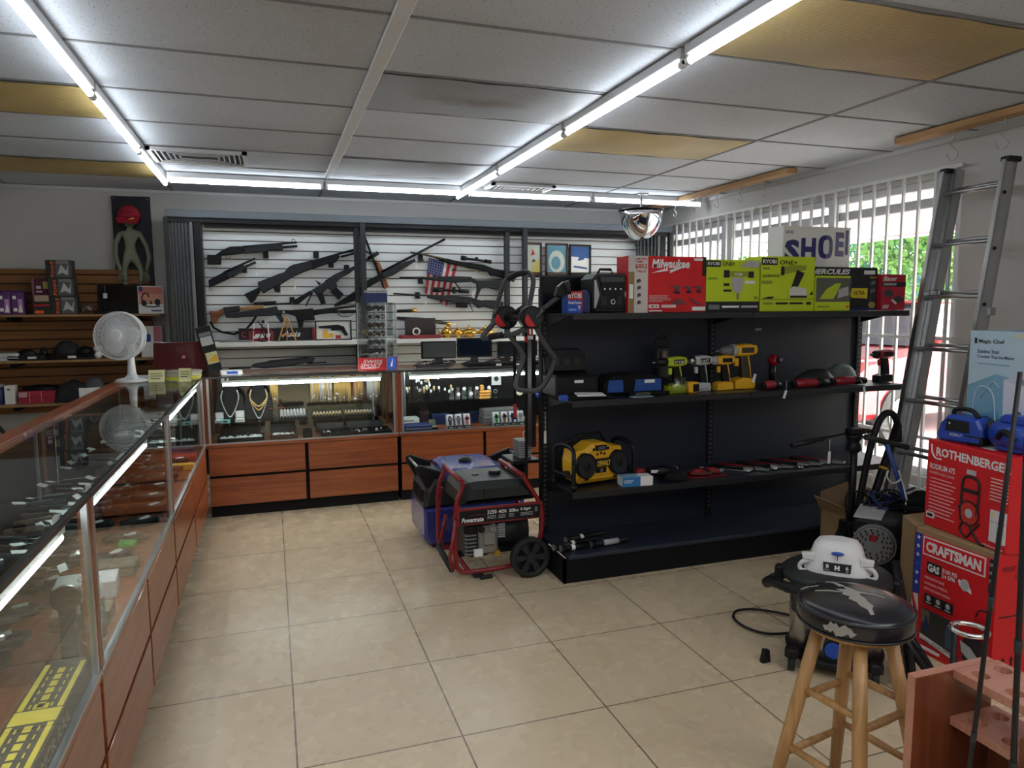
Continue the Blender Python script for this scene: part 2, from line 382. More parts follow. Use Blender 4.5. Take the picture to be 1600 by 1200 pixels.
def tree(label, x, y, hgt, r, m_, seed):
    rnd = random.Random(seed); t = thing('tree', label, 'tree', (x, y, -.05), 0, 'trees across the parking lot')
    m = MB(); vs_ = []; fs = []
    lumps = [(rnd.gauss(0, .42)*r, rnd.gauss(0, .42)*r, hgt-r*.75+rnd.uniform(-.5, .75)*r, rnd.uniform(.28, .45)*r) for _ in range(12)]
    for i in range(5200):
        c = lumps[rnd.randrange(12)]; d = Vector((rnd.gauss(0, 1), rnd.gauss(0, 1), rnd.gauss(0, 1))).normalized()*c[3]*rnd.uniform(.75, 1.05)
        p = Vector(c[:3])+d; u = Vector((rnd.gauss(0, 1), rnd.gauss(0, 1), rnd.gauss(0, 1))).normalized(); v = u.cross(d).normalized(); q = rnd.uniform(.05, .10)*r/2
        k = len(vs_); vs_ += [p-u*q, p+v*q*.7, p+u*q, p-v*q*.7]; fs.append((k, k+1, k+2, k+3))
    m.add(vs_, fs, m_)
    cr_ = obj('crown', m, t); cr_['kind'] = 'stuff'
    m = MB().tube([(0, 0, 0), (.1, 0, hgt*.4), (0, .1, hgt*.8)], [.18, .14, .06], BARK)
    obj('trunk', m, t)
tree('light green tree across the lot seen past the ladder', 17.5, 15.4, 5.2, 2.4, LEAF, 3)
tree('darker green tree right of the white box through the window', 21, 20.5, 4.3, 2.0, LEAF2, 5)
tree('low light green tree behind the left lime cartons through the window', 19, 26.5, 3.5, 2.2, LEAF, 8)
tree('low round tree in the left part of the window view', 12.5, 22, 3.0, 1.8, LEAF2, 9)
tree('tall green tree at the right edge of the window view', 19, 9.6, 5.6, 2.6, LEAF, 11)
b = MB().box((24, 5, -.05), (30, 40, 3.2), mat('far_building_white', (.65, .66, .68), .8))
b.box((23.95, 5, 2.2), (24, 40, 2.6), BLUE)
o = thing('far_building', 'low white building with a blue stripe beyond the lot', 'building', (0, 0, 0)); obj('wall', b, o)
for k in range(8):
    obj('window', MB().box((23.9, 7+k*4, .6), (23.97, 9.6+k*4, 1.9), mat('far_glass', (.08, .16, .28), .15)), o)

# ---------------- ceiling fittings ----------------
def ceiling_panel(x, y, m_, label, w=1.17, sag=.012):
    n = 12; vs_ = []; fs = []
    for i in range(n+1):
        for j in range(7):
            u, v = i/n, j/6
            vs_.append((x+.025+u*w, y+.02+v*.57, H-.007-sag*math.sin(PI*u)*math.sin(PI*v)-.003*math.sin(u*19+v*5)*math.sin(PI*u)))
    for i in range(n):
        for j in range(6): fs.append((i*7+j, (i+1)*7+j, (i+1)*7+j+1, i*7+j+1))
    m = MB().add(vs_, fs, m_, True)
    o = obj('ceiling_light_panel', m); tag(o, label, 'light panel', 'unlit fluorescent diffuser panels in the ceiling'); return o
def ribbed(name, col):
    m = mat(name, col, .3); n, b = nodes(m)
    tc = n.nodes.new('ShaderNodeTexCoord'); wv = n.nodes.new('ShaderNodeTexWave'); wv.inputs['Scale'].default_value = 22; wv.bands_direction = 'Y'
    n.links.new(tc.outputs['Object'], wv.inputs['Vector']); bp = n.nodes.new('ShaderNodeBump'); bp.inputs['Strength'].default_value = .5; bp.inputs['Distance'].default_value = .004
    n.links.new(wv.outputs['Fac'], bp.inputs['Height']); n.links.new(bp.outputs[0], b.inputs['Normal'])
    n1 = n.nodes.new('ShaderNodeTexNoise'); n1.inputs['Scale'].default_value = 1.6; n.links.new(tc.outputs['Object'], n1.inputs['Vector'])
    r = ramp(n, [(.35, tuple(c*.8 for c in col)), (.65, tuple(min(1, c*1.15) for c in col))]); n.links.new(n1.outputs['Fac'], r.inputs[0]); n.links.new(r.outputs[0], b.inputs['Base Color'])
    return m
AMB = ribbed('yellowed_diffuser', (.46, .34, .13)); GRYP = ribbed('grey_diffuser', (.30, .31, .32))
for m_ in (AMB, GRYP): m_.node_tree.nodes['Principled BSDF'].inputs['Roughness'].default_value = .5
GRYS = ribbed('stained_grey_diffuser', (.30, .31, .32)); n_, b_ = nodes(GRYS); b_.inputs['Roughness'].default_value = .5
tc_ = n_.nodes.new('ShaderNodeTexCoord'); mp_ = n_.nodes.new('ShaderNodeMapping'); mp_.inputs['Location'].default_value = (-1.0/.26, -3.5/.10, 0); mp_.inputs['Scale'].default_value = (1/.26, 1/.10, 0)
ns_ = n_.nodes.new('ShaderNodeTexNoise'); ns_.inputs['Scale'].default_value = 9
ln_ = n_.nodes.new('ShaderNodeVectorMath'); ln_.operation = 'LENGTH'; ad_ = n_.nodes.new('ShaderNodeMath'); ad_.operation = 'ADD'
n_.links.new(tc_.outputs['Object'], mp_.inputs[0]); n_.links.new(tc_.outputs['Object'], ns_.inputs['Vector']); n_.links.new(mp_.outputs[0], ln_.inputs[0]); n_.links.new(ln_.outputs['Value'], ad_.inputs[0]); n_.links.new(ns_.outputs['Fac'], ad_.inputs[1])
rs_ = ramp(n_, [(.35, (.16, .13, .10)), (1, (.30, .31, .32))]); dv_ = n_.nodes.new('ShaderNodeMath'); dv_.operation = 'MULTIPLY'; dv_.inputs[1].default_value = .62; n_.links.new(ad_.outputs[0], dv_.inputs[0]); n_.links.new(dv_.outputs[0], rs_.inputs[0]); n_.links.new(rs_.outputs[0], b_.inputs['Base Color'])
ceiling_panel(1.689, 1.99, AMB, 'large ribbed amber panel at the upper right, nearest of the yellowed ones', sag=.02)
ceiling_panel(1.689, 3.82, AMB, 'amber panel right of the long lit tube, in front of the ceiling vent')
ceiling_panel(-1.968, 3.82, AMB, 'amber panel left of the left tube light, nearer of the two')
ceiling_panel(-1.968, 5.65, AMB, 'dull amber panel left of the left tube light, by the back wall')
ceiling_panel(.47, 3.21, GRYS, 'grey panel with a brown stain in the middle of the ceiling')
ceiling_panel(.47, 5.04, GRYP, 'plain grey panel right of the centre ceiling bar near the back')
FILLP = mat('fill_light_panel', (.9, .9, .9), .5, emis=(.95, .97, 1), estr=3.0)  # unseen panels added behind the viewpoint for frontal fill light
for (x, y), s_ in zip(((-.75, -.45), (1.689, -.45), (-.75, -1.67), (1.689, -1.67), (.47, -1.06)), ('near left', 'near right', 'far left', 'far right', 'centre')):
    o = ceiling_panel(x, y, FILLP, 'lit diffuser panel behind the viewpoint, '+s_); o['group'] = 'lit diffuser panels behind the viewpoint'
def vent(x, y, w, d, label):
    t = thing('ceiling_vent', label, 'vent', (x, y, H-.006), 0, 'air vents in the ceiling')
    m = MB(); VM = mat('vent_white', (.5, .5, .49), .5)
    for a, b_ in (((0, 0), (w, .03)), ((0, d-.03), (w, d)), ((0, 0), (.03, d)), ((w-.03, 0), (w, d))): m.box((*a, -.02), (*b_, 0), VM)
    obj('frame', m, t)
    obj('backing', MB().box((.02, .02, -.003), (w-.02, d-.02, 0), mat('vent_dark', (.04, .04, .04), .9)), t)
    m = MB()
    for k in range(5):
        i = .045+k*.03*min(w, d)/.42
        for a, b_ in (((i, i), (w-i, i+.009)), ((i, d-i-.009), (w-i, d-i)), ((i, i), (i+.009, d-i)), ((w-i-.009, i), (w-i, d-i))): m.box((*a, -.012), (*b_, -.010), VM)
    obj('louver', m, t)
vent(-.70, 5.06, .60, .46, 'square white vent with concentric louvers by the left tube light')
vent(1.76, 5.68, .56, .56, 'square vent at the back right, above the convex mirror')
# tube lights: each segment is a fixture
def tube_light(x, y, L, axis, label, group, zt=2.352, zb=2.374):
    t = thing('tube_light', label, 'tube light', (x, y, 0), 0 if axis == 'x' else PI/2, group)
    m = MB().box((0, -.017, zb), (L, .017, H-.004), mat('fixture_white', (.5, .5, .5), .4), .004)
    if zb < 2.37: pass
    obj('housing', m, t)
    obj('tube', MB().cyl((.015, 0, zt), (L-.015, 0, zt), .0135, TUBE, n=12), t)
    for a in (0, L-.02): obj('end_cap', MB().cyl((a, 0, zt), (a+.02, 0, zt), .016, WHT, n=12).box((a, -.008, zt), (a+.02, .008, zb), WHT), t)
    return t
GL = 'tube lights of the left ceiling row'; GR = 'tube lights of the right ceiling row'; GB = 'tube lights along the back of the ceiling'
for y, L_, s in ((4.95, 1.18, 'back-most'), (3.74, 1.18, 'second from the back'), (2.53, 1.18, 'third from the back'), (1.32, 1.18, 'above the near left counter'), (.11, 1.18, 'near end')):  # last tube is out of view, added for fill light
    tube_light(-.715, y, L_, 'y', s+' lit tube of the left ceiling row', GL)
for y, L_, s in ((4.98, 1.18, 'back-most'), (3.77, 1.18, 'second from the back'), (2.56, 1.18, 'third from the back'), (1.35, 1.18, 'top edge of the picture'), (.14, 1.18, 'near end')):  # nearest tube added beyond the view as extra fill
    tube_light(1.59, y, L_, 'y', s+' lit tube of the right ceiling row', GR)
for x, L_, s in ((-.68, 1.12, 'left, above the long guns'), (.46, 1.10, 'middle, ending by the right row'), (1.64, 1.13, 'right of the right row'), (2.79, 1.13, 'last, beside the convex mirror')):
    tube_light(x, 5.95, L_, 'x', 'lit tube along the back wall, '+s, GB)
# boards and hooks
def board(y0, y1, label):
    o = obj('ceiling_board', MB().box((3.66, y0, H-.045), (3.75, y1, H-.006), PINE, .003)); tag(o, label, 'board', 'pine boards screwed to the ceiling'); return o
board(4.45, 6.80, 'pine board on the ceiling above the left part of the window')
board(1.9, 3.50, 'pine board on the ceiling at the right, above the ladder')
HK = mat('hook_white_wire', (.42, .42, .4), .4)
def hook(x, y, z, label, s=1.0, mt=None):
    p = [(0, 0, .0), (0, 0, -.035), (0, .018, -.05), (0, .01, -.07), (0, -.02, -.10), (0, -.012, -.125), (0, .012, -.13), (0, .032, -.11), (0, .034, -.095)]
    m = MB().tube(smooth_path([(a*s, b_*s, c*s) for a, b_, c in p], 3), .0035, mt or HK, 6)
    o = obj('ceiling_hook', m, None, (x, y, z)); tag(o, label, 'hook', 'hooks hanging by the window'); return o
for y, s in ((6.45, 'at the mirror'), (6.05, 'right of the mirror'), (5.72, 'third from the mirror'), (5.38, 'fourth from the mirror'), (5.05, 'second from the board end'), (4.75, 'nearest the board end')):
    hook(3.70, y, H-.045, 'white wire hook under the left ceiling board, '+s)
for y, s in ((3.12, 'left'), (2.83, 'right')):
    hook(3.70, y, H-.045, 'wire hook on the ceiling board above the ladder, '+s, 1.25)
for y, s in ((5.17, 'left of two over the window'), (4.98, 'right of two over the window'), (4.15, 'above the white helmet box')):
    hook(3.935, y, 2.24, 'small dark hook on top of the window bars, '+s, .55, STEEL)
# convex mirror
t = thing('convex_mirror', 'chrome quarter-dome convex security mirror hanging at the back right corner', 'mirror', (3.25, 5.9, 2.27), 0)
m = MB(); n = 20; rings = []
for i in range(9):
    a = i/8*PI/2
    rings.append([(.20*math.cos(a)*math.cos(q*2*PI/n), .20*math.cos(a)*math.sin(q*2*PI/n), -.27*math.sin(a)) for q in range(n)])
m.loft(rings, mat('mirror_chrome', (.8, .8, .82), .04, 1), True, True); obj('mirror_dome', m, t)
obj('rim', MB().tube([(.203*math.cos(q*2*PI/28), .203*math.sin(q*2*PI/28), 0) for q in range(28)], .006, BLK, 8, True), t)
obj('bracket', MB().cyl((0, 0, 0), (0, 0, H-2.27-.004), .012, STEEL, n=10).box((-.05, -.05, H-2.27-.012), (.05, .05, H-2.27-.004), STEEL), t)
# camera at the far left
t = thing('security_camera', 'small black dome camera on the wall at the left edge', 'camera', (-2.06, 6.9, 2.33))
obj('mount', MB().cyl((0, 0, 0), (0, -.06, 0), .03, BLK), t); obj('dome', MB().sph((0, -.09, -.01), .045, BLK), t)

# ---------------- display counters ----------------
BACKD = mat('case_back_dark', (.02, .018, .017), .25)
MIRR = mat('case_mirror', (.30, .28, .24), .07, 1)
def display_case(label, loc, rz, L, cols, back, lamp, D=.50, top=.955, glass_z=.50, sz=.70):
    t = thing('display_counter', label, 'display counter', loc, rz, 'glass-topped cherry display counters')
    obj('cabinet', MB().box((.012, .02, .075), (L-.012, D, glass_z-.012), BLKM).box((0, .0, glass_z-.022), (L, D, glass_z), CHERRY), t)
    obj('toe_kick', MB().box((0.01, .035, 0), (L-.01, D-.02, .075), BLKM), t)
    w = L/cols; zs = ((.082, .270), (.288, glass_z-.026))
    for i in range(cols):
        for z0, z1 in zs:
            o = obj('drawer', MB().box((i*w+.012, .0, z0), ((i+1)*w-.012, .02, z1), CHERRY, .002), t)
    for x in (0, L-.02):
        for ya, yb in ((0, .022), (D-.03, D)): obj('corner_post', MB().box((x, ya, glass_z), (x+.02, yb, top-.012), CHERRYV), t)
    obj('side_glass', MB().box((.006, .03, glass_z), (.010, D-.03, top-.012), GLASS).box((L-.010, .03, glass_z), (L-.006, D-.03, top-.012), GLASS), t)
    m = MB()
    for x in (.02, L-.034): m.box((x, -.002, glass_z), (x+.014, .012, top-.008), ALU)
    m.box((0, -.004, glass_z), (L, .010, glass_z+.010), ALU); m.box((0, -.004, top-.012), (L, .010, top), mat('dark_aluminium', (.09, .09, .09), .35, 1))
    obj('metal_trim', m, t)
    obj('front_glass', MB().box((.034, .001, glass_z+.01), (L-.034, .005, top-.012), GLASS), t)
    obj('glass_top', MB().box((0, 0, top-.006), (L, D-.07, top), GLASS), t)
    obj('rear_rail', MB().box((0, D-.07, top-.03), (L, D, top+.001), CHERRY, .003), t)
    obj('back_panel', MB().box((.02, D-.03, glass_z), (L-.02, D-.02, top-.03), back), t)
    obj('inner_shelf', MB().box((.03, .14, sz), (L-.03, D-.04, sz+.006), GLASS), t)
    m = MB()
    for x in (.12, L-.12): m.box((x, D-.04, glass_z), (x+.012, D-.03, top-.03), ALU)
    obj('shelf_standard', m, t)
    a, b = lamp
    lt = obj('lamp_housing', MB().box((a, .016, top-.046), (b, .040, top-.032), WHT).box((a, .024, top-.033), (a+.02, .034, top-.006), WHT).box((b-.02, .024, top-.033), (b, .034, top-.006), WHT), t)
    obj('lamp_tube', MB().cyl((a+.01, .028, top-.056), (b-.01, .028, top-.056), .011, TUBEC, n=10), lt)
    return t
display_case('left display counter nearest the camera, cropped by the frame', (-.435, .38, 0), PI/2, 1.55, 2, BLKM, (.15, 1.40))
display_case('middle counter of the left row, with the white bottle inside', (-.435, 1.935, 0), PI/2, 1.42, 2, BLKM, (.12, .98))
display_case('far counter of the left row, with the desk fan on top', (-.435, 3.36, 0), PI/2, 1.66, 2, BLKM, (.06, 1.45))
display_case('back display counter filled with chains and rings', (-.435, 5.05, 0), 0, 1.28, 2, MIRR, (.11, 1.17), sz=.615)
display_case('back display counter with watches, right of the jewellery one', (.850, 5.05, 0), 0, 1.28, 2, BACKD, (.08, 1.22))
display_case('rightmost back display counter, mostly hidden by black shelving', (2.135, 5.05, 0), 0, 1.28, 2, BACKD, (.08, 1.2))

# ---- jewellery counter contents ----
VEL = mat('black_velvet', (.008, .008, .009), .95); VGR = mat('grey_velvet', (.06, .06, .065), .9)
def bust(x, label, chains):
    t = thing('necklace_bust', label, 'necklace bust', (x, 5.29, .6215), 0, 'black velvet necklace busts')
    out = [(-.075, .0), (.075, .0), (.085, .06), (.075, .13), (.04, .165), (.025, .20), (-.025, .20), (-.04, .165), (-.075, .13), (-.085, .06)]
    m = MB(); m.M = Matrix.Rotation(-.35, 4, 'X') @ Matrix.Diagonal((1.15, 1, 1.35, 1)); m.prism(out, 0, .018, VEL, .006); obj('bust_form', m, t)
    for k, (mt, dr) in enumerate(chains):
        pts = [(-.042, -.006, .16), (-.05, -.006, .12), (-.03, -.008, .12-dr*.6), (0, -.009, .12-dr), (.03, -.008, .12-dr*.6), (.05, -.006, .12), (.042, -.006, .16)]
        m = MB(); m.M = Matrix.Rotation(-.35, 4, 'X') @ Matrix.Diagonal((1.15, 1, 1.35, 1))
        for p in smooth_path(pts, 6): m.sph(p, .0042, mt, 6, 4)
        obj('necklace', m, t)
bust(-.29, 'black velvet bust with one heavy silver chain, leftmost', [(SILV, .10)])
bust(-.10, 'black velvet bust with gold and pearl chains', [(GCH, .07), (SILV, .115), (GCH, .05)])
def ring_tray(x, y, z, nx, ny, label, mt):
    t = thing('ring_tray', label, 'ring tray', (x, y, z), 0, 'ring trays in the jewellery counter')
    m = MB(); w, d = nx*.022+.02, ny*.024+.02; m.M = Matrix.Rotation(.28, 4, 'X')
    m.box((0, 0, 0), (w, d, .018), VEL, .003); obj('tray', m, t)
    for i in range(nx):
        for j in range(ny):
            k = MB(); k.M = Matrix.Rotation(.28, 4, 'X') @ Matrix.Translation((.021+i*.022, .020+j*.024, .022))
            k.tube([(.0085*math.cos(a*PI/4), 0, .0085*math.sin(a*PI/4)) for a in range(8)], .0024, mt, 5, True); k.sph((0, -.001, .0105), .0048, WHT if (i+j) % 3 else SILV, 6, 4)
            obj('ring', k, t)
ring_tray(.03, 5.17, .6215, 8, 5, 'black tray with five rows of rings, left one on the glass shelf', SILV)
ring_tray(.25, 5.17, .6215, 9, 2, 'black ring tray in the middle of the glass shelf', GCH)
ring_tray(.47, 5.17, .6215, 9, 2, 'black ring tray at the right end of the glass shelf', GCH)
def chain_bundle(x, n, label, mts, z1=.905, z0=.69):
    t = thing('chain_display', label, 'hanging chains', (x, 5.40, 0), 0, 'chains hanging in the jewellery counter')
    obj('chain_bar', MB().box((-.005, -.006, z1), (n*.011+.004, .006, z1+.008), BLK), t)
    rnd = random.Random(int(x*1000))
    for i in range(n):
        zz = z0+rnd.uniform(0, .05); m = MB(); xx = i*.011+.003
        m.tube([(xx, 0, z1), (xx-.002, -.008, (z1+zz)/2), (xx+.002, -.004, zz), (xx+.005, -.008, (z1+zz)/2), (xx+.003, 0, z1)], .0026, mts[rnd.randrange(len(mts))], 5)
        if rnd.random() < .35: m.box((xx-.004, -.013, zz+.03), (xx+.006, -.012, zz+.04), PAPER)
        obj('chain', m, t)
chain_bundle(-.02, 5, 'few gold chains hanging right of the velvet busts', [GCH])
chain_bundle(.26, 14, 'gold chains hanging left of the counter centre', [GCH, GCH, SILV])
chain_bundle(.43, 11, 'gold chains hanging right of the counter centre', [GCH])
COP = mat('copper_chain', (.55, .20, .09), .4, .3)
chain_bundle(.57, 7, 'reddish chains hanging at the right', [COP, GCH])
chain_bundle(.67, 9, 'silver chains hanging at the far right', [SILV, SILV, SILV, GCH])
def tray(x, y, z, w, d, hh, mt, label, fill=0, name='jewellery_tray', cat='tray', fm=None):
    t = thing(name, label, cat, (x, y, z), 0)
    m = MB().box((0, 0, 0), (w, d, .004), mt)
    for a, b in (((0, 0), (w, .006)), ((0, d-.006), (w, d)), ((0, 0), (.006, d)), ((w-.006, 0), (w, d))): m.box((*a, 0), (*b, hh), mt)
    obj('tray', m, t)
    if fill:
        rnd = random.Random(int(abs(x)*999)); m = MB()
        for _ in range(fill):
            a = rnd.uniform(.02, w-.02), rnd.uniform(.02, d-.02); an = rnd.uniform(0, PI); q = rnd.uniform(.008, .022)
            m.tube([(a[0]-q*math.cos(an), a[1]-q*math.sin(an), .006+hh*.3), (a[0], a[1], .010+hh*.5), (a[0]+q*math.cos(an), a[1]+q*math.sin(an), .006+hh*.3)], .0042, fm or SILV, 5)
        o = obj('jewellery', m, t); o['kind'] = 'stuff'
    return t
tray(-.37, 5.09, .5005, .30, .16, .03, VEL, 'black tray of silver chains at the lower left of the jewellery counter', 90)
tray(-.36, 5.29, .5005, .26, .12, .07, VEL, 'black tray of silver bracelets behind the lower left one', 60)
tray(-.03, 5.10, .5005, .18, .16, .035, mat('brown_tray', (.07, .03, .02), .6), 'brown tray of pale rings on the counter deck', 40, fm=WHT)
tray(-.03, 5.30, .5005, .18, .12, .06, VGR, 'grey tray of white rings behind the brown tray', 35, fm=WHT)
tray(.19, 5.12, .5005, .06, .10, .05, VEL, 'small black box tray beside the brown tray')
tray(.31, 5.08, .5005, .22, .18, .03, VEL, 'wide black tray with a few white rings on the deck', 6, fm=WHT)
tray(.54, 5.08, .5005, .26, .20, .025, VEL, 'black tray at the right end of the deck', 6, fm=WHT)
tray(.29, 5.32, .5005, .20, .11, .05, VGR, 'grey empty tray behind, centre right', 0)
tray(.51, 5.32, .5005, .26, .11, .05, VGR, 'grey empty tray behind, far right', 0)
BOXG = mat('grey_gift_box', (.35, .38, .42), .7); BOXC = mat('cream_gift_box', (.45, .47, .42), .7); TEAL = mat('teal_paper', (.20, .50, .48), .6)
def gift_box(x, y, z, w, m_, label, group='jewellery gift boxes', rz=0., inner=None):
    t = thing('jewellery_box', label, 'gift box', (x, y, z), rz, group)
    obj('base', MB().box((0, 0, 0), (w, w*.9, w*.4), m_, .003).box((.006, .006, w*.4), (w-.006, w*.9-.006, w*.4+.001), inner or WHT), t)
    m = MB(); m.M = Matrix.Translation((0, w*.9, w*.4)) @ Matrix.Rotation(.25, 4, 'X'); m.box((0, 0, 0), (w, w*.22, w*.85), m_, .003).box((.006, -.001, .006), (w-.006, 0, w*.8), inner or WHT)
    obj('lid', m, t)
gift_box(-.385, 5.20, .6215, .055, BOXG, 'open grey gift box left of the first bust')
gift_box(-.255, 5.195, .6215, .06, BOXC, 'open cream gift box in front of the busts')
o = obj('price_sign', MB().box((-.345, 5.19, .6215), (-.285, 5.195, .648), TEAL).quad(-.33, .628, -.305, .638, INK, 5.19)); tag(o, 'small teal sign at the front of the jewellery shelf', 'sign')
o = obj('coin_tray', MB().box((.1, 5.3, .6215), (.19, 5.34, .645), TEAL, .003)); tag(o, 'pale teal card behind the left ring tray', 'card')
# stands with ring fingers / bracelets
for k, x in enumerate((-.01, .06)):
    t = thing('bracelet_stand', ('left' if k == 0 else 'right')+' stand with red and gold bracelets right of the busts', 'bracelet stand', (x-.01, 5.33, .6215), 0, 'bracelet stands')
    obj('stand', MB().box((-.02, -.01, 0), (.02, .01, .006), BLK).cyl((0, 0, 0), (0, 0, .09), .005, BLK, n=8), t)
    for j in range(3): obj('bracelet', MB().tube([(.016*math.cos(a*PI/5), .016*math.sin(a*PI/5), .03+j*.02) for a in range(10)], .003, (COP, GOLD, RED)[j], 6, True), t)

# ---- watch counter contents ----
rnd = random.Random(4)
for k in range(34):
    x = .90+.24*rnd.random()+(0 if k < 18 else .14); y = 5.2+.17*rnd.random(); h_ = rnd.uniform(.05, .15)
    t = thing('earring_card', 'white tag card standing on a black peg on the watch counter shelf', 'earring display', (x, y, .7065), 0, 'white tag cards on black pegs')
    obj('peg', MB().cyl((0, 0, 0), (0, 0, h_), .003, BLK, n=6).cyl((0, 0, 0), (0, 0, .003), .01, BLK, n=8), t)
    obj('card', MB().sph((0, 0, h_+.008), (.009, .004, .014), WHT if k % 6 else GCH, 8, 6), t)
WC = [mat('watch_'+n_, c, .35) for n_, c in (('green', (.03, .22, .05)), ('grey', (.15, .15, .16)), ('pink', (.55, .12, .18)), ('black', (.02, .02, .02)), ('brown', (.15, .07, .03)), ('steel', (.4, .4, .42)), ('navy', (.02, .04, .15)))]
def watch_box(x, k, label):
    t = thing('boxed_watch', label, 'boxed watch', (x, 5.085, .5005), 0, 'boxed watches on the counter deck')
    m = MB(); m.M = Matrix.Rotation(-.30, 4, 'X')
    m.box((0, 0, 0), (.054, .03, .115), mat('lilac_box', (.40, .38, .48), .5), .003).quad(.006, .022, .048, .108, WHT, 0); m.quad(.003, .001, .051, .026, INK, 0, .02)
    m.quad(.012, .009, .042, .014, LGREY, -.0195); obj('box', m, t)
    m = MB(); m.M = Matrix.Rotation(-.30, 4, 'X')
    m.box((.017, -.008, .03), (.037, -.001, .10), WC[k % 7], .002).cyl((.027, -.016, .075), (.027, -.001, .075), .016, WC[k % 7], n=16).cyl((.027, -.018, .075), (.027, -.016, .075), .012, STEEL if k % 2 else BLK, n=16)
    obj('watch', m, t)
for i, (x, k, s) in enumerate(((1.21, 3, 'black watch, leftmost of the left trio'), (1.275, 1, 'grey watch, middle of the left trio'), (1.34, 2, 'pink watch, right of the left trio'),
        (1.57, 0, 'green watch, leftmost of the right four'), (1.635, 4, 'brown watch, second of the right four'), (1.70, 6, 'navy watch, third of the right four'), (1.765, 5, 'steel watch, last of the right four'))):
    watch_box(x, k, 'pale box with a '+s)
o = obj('blue_case', MB().box((.90, 5.09, .5005), (1.10, 5.22, .545), NAVY, .004).box((.90, 5.088, .52), (1.10, 5.09, .523), SILV)); tag(o, 'navy box on the deck at the left end of the watch counter', 'box')
o = obj('document_stack', MB().box((.905, 5.27, .5005), (1.04, 5.40, .57), PAPER).quad(.92, .55, 1.0, .556, INK, 5.27)); tag(o, 'stack of pale papers behind the navy box', 'papers')
gift_box(1.08, 5.10, .5005, .062, BLK, 'open black gift box with green lining on the deck', 'jewellery gift boxes', 0, mat('olive_lining', (.35, .4, .28), .8))
o = obj('dark_box', MB().box((1.06, 5.36, .5005), (1.14, 5.42, .60), mat('maroon_dark', (.03, .01, .012), .6), .003)); tag(o, 'dark maroon upright box on the deck', 'box')
for x0, x1, s in ((1.15, 1.30, 'left'), (1.38, 1.42, 'middle'), (1.46, 1.62, 'right')):
    o = obj('blue_box', MB().box((x0, 5.33, .5005), (x1, 5.42, .58), NAVY, .003)); tag(o, 'dark blue box at the back of the watch counter deck, '+s+' one', 'box', 'dark blue boxes at the back of the deck')
o = obj('grey_case', MB().box((1.52, 5.16, .5005), (1.83, 5.34, .565), MGREY, .004).box((1.52, 5.17, .565), (1.80, 5.30, .62), mat('grey_card', (.18, .175, .17), .6))); tag(o, 'grey flat case behind the right four watches', 'case')
t = thing('hand_display', 'orange wooden hand-shaped block on the watch counter shelf', 'ring holder', (1.52, 5.16, .7065))
OW = mat('orange_wood', (.62, .30, .06), .45)
m = MB()
for k in range(3): m.box((-.035+k*.002, -.01, .0+k*.022), (.05+k*.002, .03, .02+k*.022), OW, .006)
m.box((-.03, -.008, .064), (-.004, .02, .11), OW, .006); obj('block', m, t)
for i in range(14):
    x = 1.28+.05*(i % 7)+(.02 if i > 6 else 0); z = .7065+(0 if i < 7 else .0)
    cc = [WC[k] for k in (1, 2, 0, 5, 4, 2, 6)][i % 7]
    t = thing('wristwatch', 'small wristwatch on a cushion behind the orange block', 'watch', (x, 5.22+(.09 if i > 6 else 0), z), 0, 'loose watches on the watch counter shelf')
    h_ = .02 if i < 7 else .05
    obj('cushion', MB().box((-.016, -.014, 0), (.016, .014, h_), MGREY, .004), t)
    obj('strap', MB().tube([(0, .017*math.cos(a*PI/6), h_+.004+.017*math.sin(a*PI/6)) for a in range(12)], .005, cc, 6, True), t)
    obj('dial', MB().cyl((0, -.012, h_+.02), (0, -.020, h_+.020), .014, WHT if i % 2 else STEEL, n=14), t)
for x, z, s in ((1.82, .745, 'left'), (1.90, .74, 'right')):
    t = thing('mantel_clock', 'small round cream-faced clock, '+s+' of the pair on the shelf', 'clock', (x, 5.2, z), 0, 'pair of round clocks')
    obj('body', MB().cyl((0, 0, 0), (0, .03, 0), .035, GOLD, n=20).box((-.02, .0, -.038), (.02, .03, -.03), GOLD), t); obj('clock_face', MB().cyl((0, -.002, 0), (0, 0, 0), .029, mat('cream', (.6, .57, .45), .5), n=20), t)
o = obj('blue_tray', MB().box((1.86, 5.10, .7065), (2.08, 5.2, .735), mat('royal_blue', (.01, .04, .35), .4), .004)); tag(o, 'royal blue tray at the right end of the shelf', 'tray')
o = obj('skull_card', MB().box((1.66, 5.42, .78), (1.74, 5.423, .87), PAPER).poly(arc(1.70, .83, .02, 0, 360, 10)[:-1], INK, 5.42)); tag(o, 'white tilted card with a dark round print at the back of the watch counter', 'card')
for i, (x, z) in enumerate(((1.63, .77), (1.68, .765))):
    o = obj('silver_ring_tag', MB().tube([(x+.014*math.cos(a*PI/5), 5.38, z-.03+.014*math.sin(a*PI/5)) for a in range(10)], .003, SILV, 6, True)); tag(o, ('left' if i == 0 else 'right')+' silver hoop leaning behind the orange block', 'hoop', 'silver hoops')

